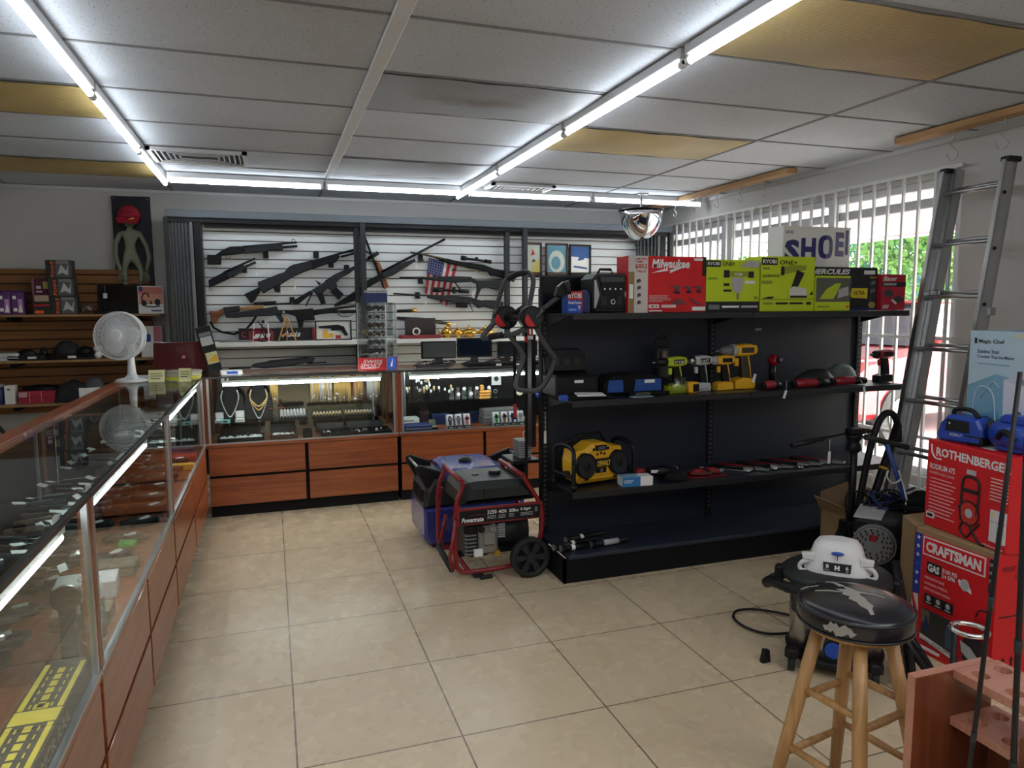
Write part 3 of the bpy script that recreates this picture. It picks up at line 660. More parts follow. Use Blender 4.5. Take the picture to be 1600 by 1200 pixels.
# ---- left counters: knives, tools and boxes with white tags ----
KM = [GUNM, GUNG, STEEL, mat('brown_grip', (.08, .04, .02), .5), BLK]
rnd = random.Random(21)
def knife(x, y, z, rz, k, L_=.11):
    t = thing('folding_knife', 'closed folding knife with a white paper price tag in the left display counters', 'knife', (x, y, z), rz, 'tagged folding knives in the left counters')
    out = [(-L_/2, -.010), (L_/2-.01, -.013), (L_/2, -.004), (L_/2-.004, .010), (0, .007), (-L_/2, .011)]
    m = MB(); m.M = Matrix.Rotation(-PI/2, 4, 'X'); m.prism(out, -.014, 0, KM[k % 5], .003); obj('handle', m, t)
    obj('clip', MB().box((-L_/2+.005, -.003, .014), (L_/2-.04, .003, .016), STEEL), t)
    m = MB().tube([(-L_/2, 0, .01), (-L_/2-.015, .01, .012), (-L_/2-.025, 0, .010)], .0008, PAPER, 4)
    m.M = Matrix.Translation((-L_/2-.035, 0, .014)) @ Euler((.25, .2, rz*3)).to_matrix().to_4x4(); m.box((-.02, -.010, 0), (.02, .010, .0008), PAPER); obj('price_tag', m, t)
    return t
k = 0
for (ya, yb) in ((.95, 1.85), (2.0, 3.28), (3.45, 4.9)):
    n = int((yb-ya)/.085)
    for i in range(n):
        for j in range(2):
            y = ya+(i+.5)*(yb-ya)/n+rnd.uniform(-.012, .012); x = -.62-j*.15+rnd.uniform(-.015, .015)
            knife(x, y, .7065, rnd.uniform(-.6, .6)+(PI if rnd.random() < .3 else 0), rnd.randrange(5)); k += 1
def holster(x, y, z, rz, s=1.0, mt=None):
    t = thing('tool_pouch', 'dark leather holster lying on the deck of the left counters', 'holster', (x, y, z), rz, 'dark holsters on the left counter deck')
    out = [(-.09*s, -.03*s), (.04*s, -.045*s), (.08*s, -.02*s), (.085*s, .03*s), (.03*s, .04*s), (-.085*s, .025*s)]
    m = MB(); m.M = Matrix.Rotation(-PI/2, 4, 'X'); m.prism(out, -.032*s, 0, mt or KM[4], .008); obj('body', m, t)
    m = MB(); m.M = Matrix.Translation((.02*s, 0, .034*s)) @ Euler((.15, -.1, .5)).to_matrix().to_4x4(); m.box((-.02, -.011, 0), (.022, .011, .0008), PAPER); obj('price_tag', m, t)
LBR = mat('dark_leather', (.05, .022, .014), .55)
for i in range(17):
    y = 1.1+i*.215
    if 1.75 < y < 2.02 or 3.25 < y < 3.45: y += .1
    for x in (-.56, -.74):
        if y < 2.0 and x > -.6: continue
        if 1.93 < y < 2.75 and x > -.6: continue
        holster(x+rnd.uniform(-.02, .02), y, .5005, rnd.uniform(-.4, .4), rnd.uniform(.8, 1.05), (LBR, GUNM, BLK)[i % 3])
# long black and yellow rail carton
t = obj('rail_carton', MB()); bpy.data.objects.remove(t)
m = MB(); Ln = .62; m.box((0, 0, 0), (Ln, .085, .055), mat('carton_black', (.03, .03, .03), .5))
YI = mat('yellow_ink', (.70, .55, .04), .5)
def top(m_, a, b, c, d, mt): m_.box((a, b, .055), (c, d, .0556), mt)
for a, b in ((.04, .34), (.40, .60)):
    top(m, a, .070, b, .080, YI); top(m, a, .005, b, .015, YI); top(m, a, .03, a+.02, .055, YI)
    n = int((b-a)/.03)
    for i in range(n):
        top(m, a+i*.03+.004, .037, a+i*.03+.026, .050, YI)
        for yy in (.024, .060): top(m, a+i*.03+.004, yy, a+i*.03+.020, yy+.003, YI)
top(m, .345, .004, .395, .081, YI)
m.M = Matrix.Translation((0, 0, 0)); m.text('MCR RAIL', .22, .012, .42, .040, mat('grey_ink', (.35, .35, .34), .6), 0)
m.quad(.02, .015, .10, .03, mat('grey_ink', (.35, .35, .34)), 0)
m.v = [Vector((v.x*1.05, v.y*1.15, v.z)) for v in m.v]
o = obj('rail_carton', m, None, (-.449, 1.262, .5005), (0, 0, PI/2)); tag(o, 'long black and yellow rail carton at the lower left, on the near counter deck', 'carton')
# white bottle
t = thing('lubricant_bottle', 'white and grey bottle of cleaner standing beside the glass in the middle left counter', 'bottle', (-.487, 2.125, .5005))
BG = mat('bottle_grey', (.16, .15, .14), .4)
obj('bottle', MB().lathe([(.026, 0), (.029, .006), (.029, .15), (.022, .170), (.012, .178), (.012, .185)], WHT, 24).lathe([(.0294, .012), (.0294, .118)], BG, 24).lathe([(.0295, .119), (.0295, .123)], RED, 24), t)
m = MB(); m.M = Matrix.Rotation(math.radians(25), 4, 'Z')
for k, s in enumerate(('CLEANS', 'LUBRICATES', 'PROTECTS')): m.text(s, -.016, .093-.016*k, .016, .104-.016*k, WINK, -.0296, .01)
m.box((-.012, -.0300, .03), (.010, -.0296, .042), PAPER); obj('lettering', m, t)
obj('cap', MB().lathe([(.014, .185), (.015, .20), (.010, .215), (.004, .22)], WHT, 16), t)
# flashlight, boxes, scope
t = thing('flashlight', 'black flashlight with a yellow ring lying in the near left counter', 'flashlight', (-.66, 1.36, .5425), .35)
obj('barrel', MB().cyl((0, 0, 0), (.11, 0, 0), .018, BLK).cyl((.11, 0, 0), (.15, 0, 0), .022, BLK, .030).cyl((-.06, 0, 0), (0, 0, 0), .02, GUNG), t); obj('ring', MB().cyl((.085, 0, 0), (.115, 0, 0), .024, YEL), t)
bx = thing('white_carton', 'white open carton on the deck of the middle left counter', 'carton', (-.66, 2.42, .5005), .1)
obj('carton', MB().box((0, 0, 0), (.17, .12, .055), WHT, .002), bx); obj('lid_print', MB().tube([(.09+.03*math.cos(a*PI/8), .06+.03*math.sin(a*PI/8), .0555) for a in range(16)], .001, INK, 4, True), bx)
for x, y, w, d, h_, mt, s in ((-.62, 2.22, .15, .09, .045, mat('tan_card', (.28, .23, .15), .7), 'tan box beside the white bottle'), (-.60, 2.62, .13, .10, .04, mat('khaki_case', (.16, .14, .10), .6), 'khaki pouch box beyond the white carton'),
        (-.58, 2.95, .06, .06, .02, mat('green_pack', (.05, .45, .06), .5), 'small bright green pack in the middle left counter'), (-.60, 4.30, .16, .05, .035, YEL, 'yellow box in the far left counter'), (-.60, 4.55, .15, .07, .04, RED, 'red box in the far left counter'), (-.62, 4.72, .14, .1, .05, NAVY, 'navy box at the far end of the left counters')):
    o = obj('small_box', MB().box((0, 0, 0), (w, d, h_), mt, .003), None, (x, y, .5005)); tag(o, s, 'box')
t = thing('rifle_scope_box', 'clear blister with a round dial beside the white bottle', 'gauge', (-.52, 2.02, .5005))
obj('stand', MB().box((-.02, -.01, 0), (.02, .01, .16), MGREY, .004), t); obj('dial', MB().cyl((.0, -.012, .17), (0, .004, .17), .035, STEEL, n=20), t)
# bottle rack seen through the far glass
t = thing('tool_bank', 'upright black blister pack with orange lettering behind the far counter glass', 'pack', (-.80, 3.7, .5005), PI/2)
m = MB().box((0, 0, 0), (.10, .04, .17), BLK, .003); m.quad(.02, .01, .035, .16, ORG, 0); m.quad(.05, .02, .09, .15, MGREY, 0); obj('pack', m, t)

# ---------------- security gate and slatwall display along the back wall ----------------
SLAT = mat('white_slat', (.66, .69, .70), .45); GRV = mat('slat_groove', (.10, .035, .03), .7)
def slatwall(name, x0, x1, z0, z1, y, mt, gm, label, pitch=.0762, zo=2.045):
    t = thing(name, label, 'slatwall')
    obj('backing', MB().box((x0, y, z0), (x1, y+.03, z1), gm), t)
    m = MB(); k = math.ceil((zo-z1)/pitch)-1
    while True:
        zt = zo-k*pitch-.004; zb = zo-(k+1)*pitch+.004
        if zt < z0: break
        a, b = max(zb, z0), min(zt, z1)
        if b > a: m.box((x0, y-.014, a), (x1, y, b), mt, .002)
        k += 1
    o = obj('slat_board', m, t); return t
slatwall('slatwall', -.60, 3.92, .60, 2.15, 6.52, SLAT, GRV, 'white grooved slatwall holding the long guns')
slatwall('slatwall', -3.1, -.965, .55, 1.735, 6.84, BROWNW, mat('brown_groove', (.03, .012, .004), .8), 'brown wooden slatwall on the left part of the back wall', .0762, 1.69)
t = thing('display_cabinet_frame', 'dark grey steel frame with posts around the gun wall', 'cabinet frame')
obj('top_beam', MB().box((-.76, 6.36, 2.135), (3.86, 6.9, 2.195), mat('beam_top_grey', (.10, .115, .135), .5), .004).box((-.76, 6.38, 2.10), (3.86, 6.52, 2.135), BLK), t)
obj('valance', MB().box((-.48, 6.42, 2.07), (3.4, 6.51, 2.11), BLK), t)
for x0, x1, y in ((-.775, -.745, 6.36), (.72, .765, 6.40), (.768, .815, 6.36), (2.105, 2.15, 6.40), (2.27, 2.315, 6.36), (3.83, 3.86, 6.36)):
    obj('post', MB().box((x0, y, 0), (x1, y+.05, 2.135), FRAME, .003), t)
def gate(x0, x1, label):
    t = thing('folding_security_gate', label, 'security gate', group='folded scissor gates beside the gun wall')
    n = 11
    for i in range(n):
        x = x0+(x1-x0)*i/(n-1)
        obj('gate_bar', MB().box((x-.006, 6.385 if i % 2 else 6.41, .08), (x+.006, 6.41 if i % 2 else 6.44, 2.095), mat('gate_bar_grey', (.065, .07, .078), .45)), t)
    m = MB()
    for z in (.2, .6, 1.0, 1.4, 1.8, 2.0): m.box((x0-.01, 6.44, z), (x1+.01, 6.452, z+.02), BLK)
    obj('lattice', m, t)
    obj('end_channel', MB().box((x1+.008, 6.38, .02), (x1+.034, 6.46, 2.10), mat('channel_grey', (.13, .14, .15), .45), .003).box((x1+.04, 6.385, .02), (x1+.10, 6.50, 2.10), BLK, .003), t)
gate(-.725, -.60, 'folded dark scissor gate at the left end of the gun wall')
gate(3.50, 3.70, 'folded dark scissor gate at the right end under the convex mirror')
# white ledge with lower storage
m = MB().box((-.50, 6.22, 1.090), (3.45, 6.505, 1.127), mat('ledge_white', (.7, .71, .7), .5), .003)
o = obj('display_ledge', m); tag(o, 'white ledge running along the gun wall under the rifles', 'shelf')
o = obj('black_divider', MB().box((.72, 6.25, .6), (.80, 6.5, 1.085), BLK)); tag(o, 'black upright below the white ledge behind the sunglasses rack', 'divider')
LZ = 1.127
# ---------------- long guns ----------------
GY = 6.46
def gun(label, parts, y=GY, group='long guns on the white slatwall'):
    t = thing('long_gun', label, 'gun', (parts[0][3][0][0], y, parts[0][3][0][1]), 0, group)
    ox, oz = t.location.x, t.location.z
    for p in parts:
        nm, kind, mt, pts = p[:4]; pts = [(a-ox, b-oz) for a, b in pts]; th = p[4] if len(p) > 4 else .02
        m = MB()
        if kind == 'p': m.prism(pts, -th, th, mt, min(.008, th*.5))
        else: m.tube([(a, 0, b) for a, b in pts], th, mt, 8)
        obj(nm, m, t)
    return t
gun('black pump shotgun with ring sight, topmost at the left', [
 ('receiver', 'p', GUNM, [(-0.416, 1.841), (-0.346, 1.89), (-0.292, 1.916), (-0.182, 1.921), (-0.176, 1.865), (-0.267, 1.85), (-0.364, 1.838)], .018),
 ('stock', 'p', GUNM, [(-0.469, 1.847), (-0.416, 1.846), (-0.36, 1.842), (-0.367, 1.767), (-0.473, 1.766)], .02),
 ('forend', 'p', GUNG, [(-0.178, 1.912), (0.025, 1.944), (0.126, 1.94), (0.129, 1.896), (0.032, 1.89), (-0.027, 1.876), (-0.181, 1.86)], .022),
 ('barrel', 't', GUNM, [(-0.191, 1.916), (0.244, 1.963)], .0095), ('magazine_tube', 't', GUNM, [(0.024, 1.909), (0.247, 1.933)], .011),
 ('ring_sight', 't', GUNM, [(0.205, 1.966), (0.204, 1.986), (0.217, 1.992), (0.23, 1.982), (0.227, 1.966)], .003),
 ('trigger_guard', 't', GUNM, [(-0.332, 1.842), (-0.325, 1.822), (-0.296, 1.822), (-0.285, 1.843)], .002)])
gun('short black shotgun slanting up at the left edge of the gun wall', [
 ('receiver', 'p', GUNM, [(-0.47, 1.638), (-0.338, 1.712), (-0.316, 1.647), (-0.469, 1.574)], .018), ('barrel', 't', GUNM, [(-0.354, 1.699), (-0.098, 1.822)], .0095),
 ('magazine_tube', 't', GUNM, [(-0.339, 1.677), (-0.094, 1.791)], .011), ('forend', 'p', GUNG, [(-0.334, 1.699), (-0.189, 1.765), (-0.17, 1.738), (-0.316, 1.65)], .02),
 ('trigger_guard', 't', GUNM, [(-0.469, 1.574), (-0.466, 1.55), (-0.451, 1.555), (-0.447, 1.578)], .002), ('sling_strap', 't', BLKM, [(-0.316, 1.65), (-0.216, 1.7), (-0.174, 1.726)], .003)])
gun('large grey-black bullpup shotgun with twin barrels', [
 ('body', 'p', GUNG, [(-0.086, 1.623), (0.087, 1.694), (0.13, 1.708), (0.174, 1.757), (0.218, 1.778), (0.361, 1.803), (0.367, 1.746), (0.192, 1.664), (0.096, 1.602), (0.019, 1.566), (-0.042, 1.527), (-0.078, 1.566)], .026),
 ('stock', 'p', GUNM, [(-0.199, 1.522), (-0.081, 1.579), (-0.066, 1.544), (-0.093, 1.505), (-0.106, 1.478), (-0.145, 1.443)], .022),
 ('handguard', 'p', GUNM, [(0.213, 1.775), (0.387, 1.817), (0.583, 1.879), (0.604, 1.847), (0.562, 1.797), (0.491, 1.783), (0.314, 1.719), (0.184, 1.673), (0.168, 1.708)], .024),
 ('barrel', 't', GUNM, [(0.582, 1.87), (0.754, 1.918)], .010), ('magazine_tube', 't', GUNM, [(0.608, 1.849), (0.753, 1.886)], .010),
 ('grip', 'p', GUNM, [(0.036, 1.584), (0.096, 1.602), (0.094, 1.536), (0.051, 1.54)], .015)])
gun('black tactical rifle with curved magazine, below the bullpup shotgun', [
 ('receiver', 'p', GUNG, [(0.347, 1.554), (0.469, 1.632), (0.558, 1.693), (0.612, 1.677), (0.561, 1.621), (0.571, 1.596), (0.526, 1.552), (0.488, 1.576), (0.438, 1.521), (0.389, 1.526), (0.374, 1.54)], .018),
 ('stock', 'p', GUNM, [(0.201, 1.472), (0.342, 1.555), (0.368, 1.537), (0.308, 1.493), (0.236, 1.433), (0.199, 1.43)], .016), ('handguard', 'p', GUNG, [(0.469, 1.632), (0.558, 1.699), (0.624, 1.73), (0.736, 1.773), (0.744, 1.754), (0.673, 1.7), (0.612, 1.672), (0.556, 1.654)], .02),
 ('barrel', 't', GUNM, [(0.73, 1.765), (0.935, 1.887)], .008), ('muzzle_device', 't', GUNM, [(0.844, 1.833), (0.935, 1.888)], .017),
 ('magazine', 'p', GUNM, [(0.509, 1.543), (0.562, 1.585), (0.624, 1.521), (0.578, 1.471)], .013), ('grip', 'p', GUNM, [(0.389, 1.526), (0.444, 1.551), (0.469, 1.443), (0.432, 1.427)], .014),
 ('rear_sight', 'p', GUNM, [(0.388, 1.642), (0.401, 1.632), (0.436, 1.618), (0.416, 1.598)], .008), ('trigger_guard', 't', GUNM, [(0.457, 1.526), (0.476, 1.521), (0.509, 1.54)], .002),
 ('bipod_leg', 't', GUNM, [(0.357, 1.532), (0.3, 1.422)], .006)])
gun('dark shotgun whose stock passes behind the grey post, muzzle at the top centre', [
 ('receiver', 'p', GUNM, [(0.8, 1.628), (0.95, 1.703), (1.008, 1.677), (0.894, 1.613), (0.814, 1.565)], .02), ('stock', 'p', GUNM, [(0.538, 1.432), (0.719, 1.549), (0.805, 1.623), (0.814, 1.565), (0.743, 1.47), (0.544, 1.413)], .018),
 ('forend', 'p', GUNG, [(0.95, 1.703), (1.102, 1.785), (1.261, 1.841), (1.268, 1.819), (1.111, 1.721), (1.057, 1.688), (0.981, 1.664)], .022), ('barrel', 't', GUNM, [(0.961, 1.719), (1.245, 1.867), (1.545, 2.023)], .011)])
gun('wooden-stocked rifle with a scope rail and hanging sling, lower left', [
 ('receiver', 'p', GUNG, [(-0.368, 1.414), (-0.241, 1.426), (-0.234, 1.381), (-0.354, 1.358)], .02), ('stock', 'p', GWOOD, [(-0.472, 1.384), (-0.409, 1.382), (-0.364, 1.41), (-0.354, 1.362), (-0.404, 1.332), (-0.43, 1.289), (-0.466, 1.285)], .02),
 ('handguard', 'p', mat('honey_wood', (.42, .20, .06), .4), [(-0.241, 1.413), (-0.046, 1.43), (-0.047, 1.399), (-0.23, 1.387)], .018), ('barrel', 't', GUNM, [(-0.045, 1.433), (0.218, 1.446)], .008),
 ('scope_mount', 'p', GUNM, [(-0.128, 1.454), (-0.044, 1.459), (0.057, 1.465), (0.057, 1.432), (-0.121, 1.43)], .012), ('sling', 't', BLKM, [(-0.476, 1.298), (-0.449, 1.244), (-0.386, 1.206), (-0.296, 1.188), (-0.198, 1.224), (-0.145, 1.283), (-0.106, 1.343)], .009)])
gun('black carbine with angled grip under the wooden rifle', [
 ('body', 'p', GUNG, [(-0.358, 1.366), (-0.305, 1.37), (-0.122, 1.389), (0.059, 1.421), (0.071, 1.389), (0.113, 1.389), (0.095, 1.354), (0.01, 1.337), (-0.191, 1.334), (-0.266, 1.324), (-0.347, 1.327)], .02),
 ('grip', 'p', GUNG, [(0.044, 1.345), (0.095, 1.354), (0.114, 1.3), (0.09, 1.274)], .016)], 6.40)
gun('black rifle with boxy receiver at the bottom of the left bay', [
 ('receiver', 'p', GUNM, [(0.113, 1.389), (0.169, 1.387), (0.355, 1.401), (0.369, 1.297), (0.221, 1.294), (0.206, 1.335), (0.129, 1.362)], .02), ('grip', 'p', GUNM, [(0.221, 1.297), (0.278, 1.3), (0.263, 1.235), (0.229, 1.231)], .014),
 ('handguard', 'p', GUNM, [(0.355, 1.387), (0.559, 1.409), (0.566, 1.363), (0.362, 1.341)], .02), ('barrel', 't', GUNM, [(0.559, 1.4), (0.84, 1.435)], .009),
 ('bipod', 'p', GUNM, [(0.558, 1.377), (0.747, 1.385), (0.738, 1.362), (0.611, 1.354)], .012), ('under_loop', 't', GUNM, [(0.566, 1.351), (0.592, 1.329), (0.655, 1.327), (0.701, 1.347)], .003)], 6.43)
gun('old long musket leaning upright behind the others, wood at its foot', [
 ('barrel', 't', GUNM, [(0.812, 2.061), (0.9, 1.814), (0.984, 1.581)], .009), ('stock', 'p', GWOOD, [(0.91, 1.825), (0.94, 1.823), (0.982, 1.72), (1.027, 1.587), (0.984, 1.571), (0.949, 1.677)], .014),
 ('ramrod', 't', GUNM, [(0.828, 1.907), (0.875, 1.871)], .005)], 6.485)
BRZ = mat('bronze_barrel', (.12, .09, .05), .35, 1)
gun('scoped rifle pointing left above the flag', [
 ('receiver', 'p', GUNM, [(1.556, 1.84), (1.737, 1.815), (1.911, 1.795), (2.004, 1.758), (1.975, 1.73), (1.794, 1.761), (1.623, 1.792)], .018), ('barrel', 't', BRZ, [(1.224, 1.896), (1.333, 1.883), (1.567, 1.837)], .009),
 ('forend', 'p', GUNM, [(1.449, 1.851), (1.567, 1.84), (1.737, 1.813), (1.748, 1.771), (1.566, 1.802)], .02), ('stock', 'p', GUNM, [(1.911, 1.795), (2.01, 1.76), (2.233, 1.73), (2.206, 1.639), (2.027, 1.694), (1.974, 1.696)], .02),
 ('scope', 't', GUNM, [(1.694, 1.858), (1.744, 1.851)], .021), ('scope_tube', 't', GUNM, [(1.738, 1.851), (1.935, 1.829)], .011), ('eyepiece', 't', GUNM, [(1.923, 1.831), (1.987, 1.821)], .018), ('turret', 'p', GUNM, [(1.83, 1.866), (1.859, 1.863), (1.853, 1.833), (1.824, 1.836)], .012),
 ('cleaning_rod', 't', mat('tan_rod', (.4, .3, .15), .5), [(1.68, 1.787), (1.829, 1.741), (1.98, 1.683)], .004)])
gun('plain rifle with thumbhole stock in front of the flag, middle of three', [
 ('barrel', 't', GUNM, [(1.116, 1.671), (1.34, 1.674)], .0075), ('forend', 'p', GUNG, [(1.329, 1.677), (1.621, 1.686), (1.782, 1.683), (1.793, 1.634), (1.62, 1.627), (1.351, 1.653)], .02),
 ('stock', 'p', GUNG, [(1.782, 1.678), (1.828, 1.653), (1.898, 1.651), (2.104, 1.658), (2.092, 1.551), (1.932, 1.584), (1.879, 1.573), (1.831, 1.478), (1.82, 1.484), (1.838, 1.573), (1.833, 1.617), (1.787, 1.634)], .02), ('bolt', 't', GUNM, [(1.626, 1.633), (1.676, 1.567)], .006)], 6.44)
gun('scoped rifle with box magazine, lowest of the three by the flag', [
 ('barrel', 't', GUNM, [(1.058, 1.528), (1.359, 1.51)], .0075), ('forend', 'p', GUNG, [(1.354, 1.517), (1.562, 1.512), (1.779, 1.495), (1.804, 1.462), (1.744, 1.434), (1.64, 1.44), (1.37, 1.49)], .02),
 ('stock', 'p', GUNG, [(1.779, 1.493), (1.884, 1.461), (1.907, 1.469), (2.055, 1.463), (2.093, 1.45), (2.09, 1.362), (1.895, 1.405), (1.848, 1.392), (1.802, 1.434)], .02), ('magazine', 'p', GUNM, [(1.635, 1.446), (1.746, 1.44), (1.743, 1.395), (1.634, 1.401)], .012),
 ('scope', 't', GUNM, [(1.418, 1.563), (1.506, 1.561)], .022), ('scope_tube', 't', GUNM, [(1.506, 1.559), (1.665, 1.553)], .011), ('eyepiece', 't', GUNM, [(1.665, 1.553), (1.759, 1.547)], .018), ('turret', 'p', GUNM, [(1.602, 1.583), (1.631, 1.583), (1.63, 1.528), (1.602, 1.531)], .012),
 ('trigger', 't', GUNM, [(1.767, 1.428), (1.795, 1.367)], .004)], 6.44)
gun('black rifle lying on the back counter below the white ledge', [
 ('stock', 'p', GUNM, [(-0.149, 0.981), (-0.126, 1.005), (-0.003, 1.023), (0.122, 1.029), (0.249, 1.033), (0.252, 1.002), (0.12, 0.98), (-0.058, 0.969)], .018), ('barrel', 't', GUNM, [(-0.296, 0.971), (-0.145, 0.977)], .007),
 ('handguard', 't', GUNM, [(-0.021, 1.017), (0.24, 1.035)], .009), ('sight_block', 'p', GUNM, [(0.24, 1.049), (0.306, 1.034), (0.284, 1.001), (0.243, 0.995)], .015), ('muzzle', 't', GUNM, [(0.248, 0.995), (0.386, 1)], .006)], 5.46, 'guns on the back counter')
# slat hooks holding the guns
for i, (x, z) in enumerate([(-0.012, 1.855), (0.402, 1.866), (0.526, 1.784), (-0.19, 1.731), (0.189, 1.469), (0.659, 1.749)]+[(1.322, 1.852), (1.318, 1.647), (1.287, 1.512), (1.628, 1.77)]):
    o = obj('gun_hook', MB().box((-.022, -.01, -.03), (.022, .012, .03), BLK, .003).box((-.018, -.055, -.03), (.018, -.01, -.018), BLK), None, (x, 6.496, z)); tag(o, 'black slatwall bracket carrying a long gun', 'bracket', 'gun brackets on the slatwall')
for i, (x, z) in enumerate([(-0.091, 1.693), (0.215, 1.58), (0.106, 1.54), (0.186, 1.389)]+[(1.27, 1.771), (1.531, 1.747), (1.349, 1.45), (1.794, 1.526)]):
    o = obj('price_tag', MB().box((-.006, 0, -.02), (.006, .001, .012), PAPER).tube([(0, 0, .012), (0, 0, .07)], .0008, PAPER, 4), None, (x, 6.42, z)); tag(o, 'small white string tag hanging from a gun on the wall', 'tag', 'white string tags on the gun wall')
# flag
FX = (1.524, 6.49, 1.872)
t = thing('flag', 'small United States flag hung vertically behind the right-hand rifles', 'flag', (0, 6.49, 0))
FR = mat('flag_red', (.40, .02, .04), .8); FB = mat('flag_blue', (.02, .03, .12), .8); FWH = mat('flag_white', (.6, .58, .56), .8)
c0, c1, c2, c3 = [(1.399, 1.854), (1.663, 1.792), (1.56, 1.413), (1.354, 1.534)]
def fp(u, v):
    a = (c0[0]+(c1[0]-c0[0])*u, c0[1]+(c1[1]-c0[1])*u); b = (c3[0]+(c2[0]-c3[0])*u, c3[1]+(c2[1]-c3[1])*u)
    return (a[0]+(b[0]-a[0])*v, a[1]+(b[1]-a[1])*v)
m = MB()
for i in range(9):
    u0, u1 = i/9, (i+1)/9
    m.add([(*[fp(u0, 0)[0]], -.004+.006*math.sin(i*1.4), fp(u0, 0)[1]), (fp(u1, 0)[0], -.004+.006*math.sin(i*1.4+1.4), fp(u1, 0)[1]), (fp(u1, 1)[0], -.004+.006*math.sin(i*1.4+1.4), fp(u1, 1)[1]), (fp(u0, 1)[0], -.004+.006*math.sin(i*1.4), fp(u0, 1)[1])], [(0, 1, 2, 3)], FR if i % 2 == 0 else FWH)
obj('cloth', m, t)
m = MB(); q = [fp(0, 0), fp(.54, 0), fp(.54, .42), fp(0, .42)]; m.prism(q, -.016, -.012, FB)
for i in range(6):
    for j in range(6):
        u, v = .05+i*.088, .04+j*.066
        p = fp(u, v); m.prism([(p[0]+(.0055 if k % 2 == 0 else .0022)*math.sin(k*PI/5), p[1]+(.0055 if k % 2 == 0 else .0022)*math.cos(k*PI/5)) for k in range(10)], -.0165, -.016, FWH)
obj('canton', m, t)
# ledge items
def easel(x, y, z, s):
    t = thing('wooden_easel', 'small orange wooden display easel on the white ledge', 'easel', (x, y, z))
    m = MB(); EW = mat('easel_wood', (.50, .24, .07), .5)
    m.tube([(-.075*s, 0, 0), (-.004*s, .03*s, .22*s)], .006*s, EW, 6).tube([(.075*s, 0, 0), (.004*s, .03*s, .22*s)], .006*s, EW, 6).tube([(0, .07*s, 0), (0, .03*s, .21*s)], .005*s, EW, 6)
    m.box((-.06*s, -.006, .05*s), (.06*s, .006, .062*s), EW); obj('easel_frame', m, t)
easel(*(0.131, 6.28, 1.128)[:2], LZ, .95)
t = thing('metal_figurine', 'black wire warrior figurine inside a white frame on the ledge', 'figurine', (-0.067, 6.27, LZ))
m = MB()
for a, b in (((-.04, 0, 0), (0, 0, .08)), ((.04, 0, 0), (0, 0, .08)), ((0, 0, .08), (0, 0, .15)), ((-.09, 0, .10), (.09, 0, .10)), ((0, 0, .13), (-.03, 0, .17)), ((0, 0, .13), (.05, 0, .06)), ((.02, 0, .12), (.03, 0, .03))): m.tube([a, b], .005, BLK, 6)
m.sph((.012, 0, .165), .014, BLK, 10, 6); m.sph((-.09, 0, .10), .012, BLK, 8, 6).sph((.09, 0, .10), .012, BLK, 8, 6).lathe([(.03, 0), (.03, .012)], BLK, 16); obj('figure', m, t)
m = MB()
for a, b in (((-.075, .01, 0), (-.06, .016, .15)), ((.05, -.01, 0), (.05, -.01, .15)), ((.05, .016, .15), (.02, .016, .165)), ((-.08, -.004, 0), (.08, -.004, 0))): m.tube([a, b], .0045, WHT, 6)
obj('white_stand', m, t)
def carton(name, label, x0, x1, z0, z1, y, d, base, gfx=(), cat='box', group=None, rz=0., side=None, shear=0):
    """box with printed faces; gfx in 0..1 of the front face: ('r',u0,v0,u1,v1,mat) ('t',text,u0,v0,u1,v1,mat[,bold,shear]) ('p',pts,mat)"""
    w, h_ = x1-x0, z1-z0; m = MB(); m.box((0, 0, 0), (w, d, h_), base, .002); n_ = 0
    for g_ in gfx:
        n_ += 1; e = .0004+.00025*n_
        if g_[0] == 'r': m.quad(g_[1]*w, g_[2]*h_, g_[3]*w, g_[4]*h_, g_[5], 0, e)
        elif g_[0] == 't': m.text(g_[1], g_[2]*w, g_[3]*h_, g_[4]*w, g_[5]*h_, g_[6], 0, g_[7] if len(g_) > 7 else .02, g_[8] if len(g_) > 8 else 0, e+.0003)
        elif g_[0] == 'p': m.poly([(a*w, b*h_) for a, b in g_[1]], g_[2], 0, e)
        elif g_[0] == 'l': m.tube([(a*w, -.001, b*h_) for a, b in g_[1]], g_[3], g_[2], 5)
    if side:
        for g_ in side:
            mm = m.M; m.M = Matrix.Rotation(-PI/2, 4, 'Z') @ Matrix.Translation((-d, 0, 0))
            if g_[0] == 'r': m.quad(g_[1]*d, g_[2]*h_, g_[3]*d, g_[4]*h_, g_[5], 0, .0006)
            else: m.text(g_[1], g_[2]*d, g_[3]*h_, g_[4]*d, g_[5]*h_, g_[6], 0, .02, 0, .0012)
            m.M = mm
    o = obj(name, m, None, (x0, y, z0), (0, 0, rz)); return tag(o, label, cat, group)
KB = [-0.193, 0.049, 0.230]
carton('knife_box', 'red and black flat box behind the sling, leftmost on the ledge', KB[0]-.06, KB[0]+.21, LZ, LZ+.11, 6.36, .08, mat('dark_red_card', (.25, .01, .02), .5), [('r', .0, .0, .3, 1, INK), ('t', 'C', .08, .3, .22, .75, RED), ('p', [(.4, .2), (.9, .3), (.95, .6), (.5, .55)], WINK)])
carton('knife_box', 'black and red flat box with white script behind the figurine', KB[0]+.215, KB[0]+.66, LZ, LZ+.11, 6.36, .08, INK, [('r', .72, 0, 1, 1, RED), ('t', 'Axis', .15, .3, .5, .75, WINK, .02, .3)])
o = obj('knife', MB().box((-.40, 6.25, LZ+.001), (-.15, 6.29, LZ+.016), MGREY, .004)); tag(o, 'grey flat blade lying at the left end of the ledge', 'blade')
t = thing('revolver_case', 'white open case with a black revolver in it on the ledge', 'gun case', (0.361, 6.3, LZ), 0)
w_, h_ = 0.305, 0.170
m = MB().box((0, .01, 0), (w_, .05, h_), WHT, .004)
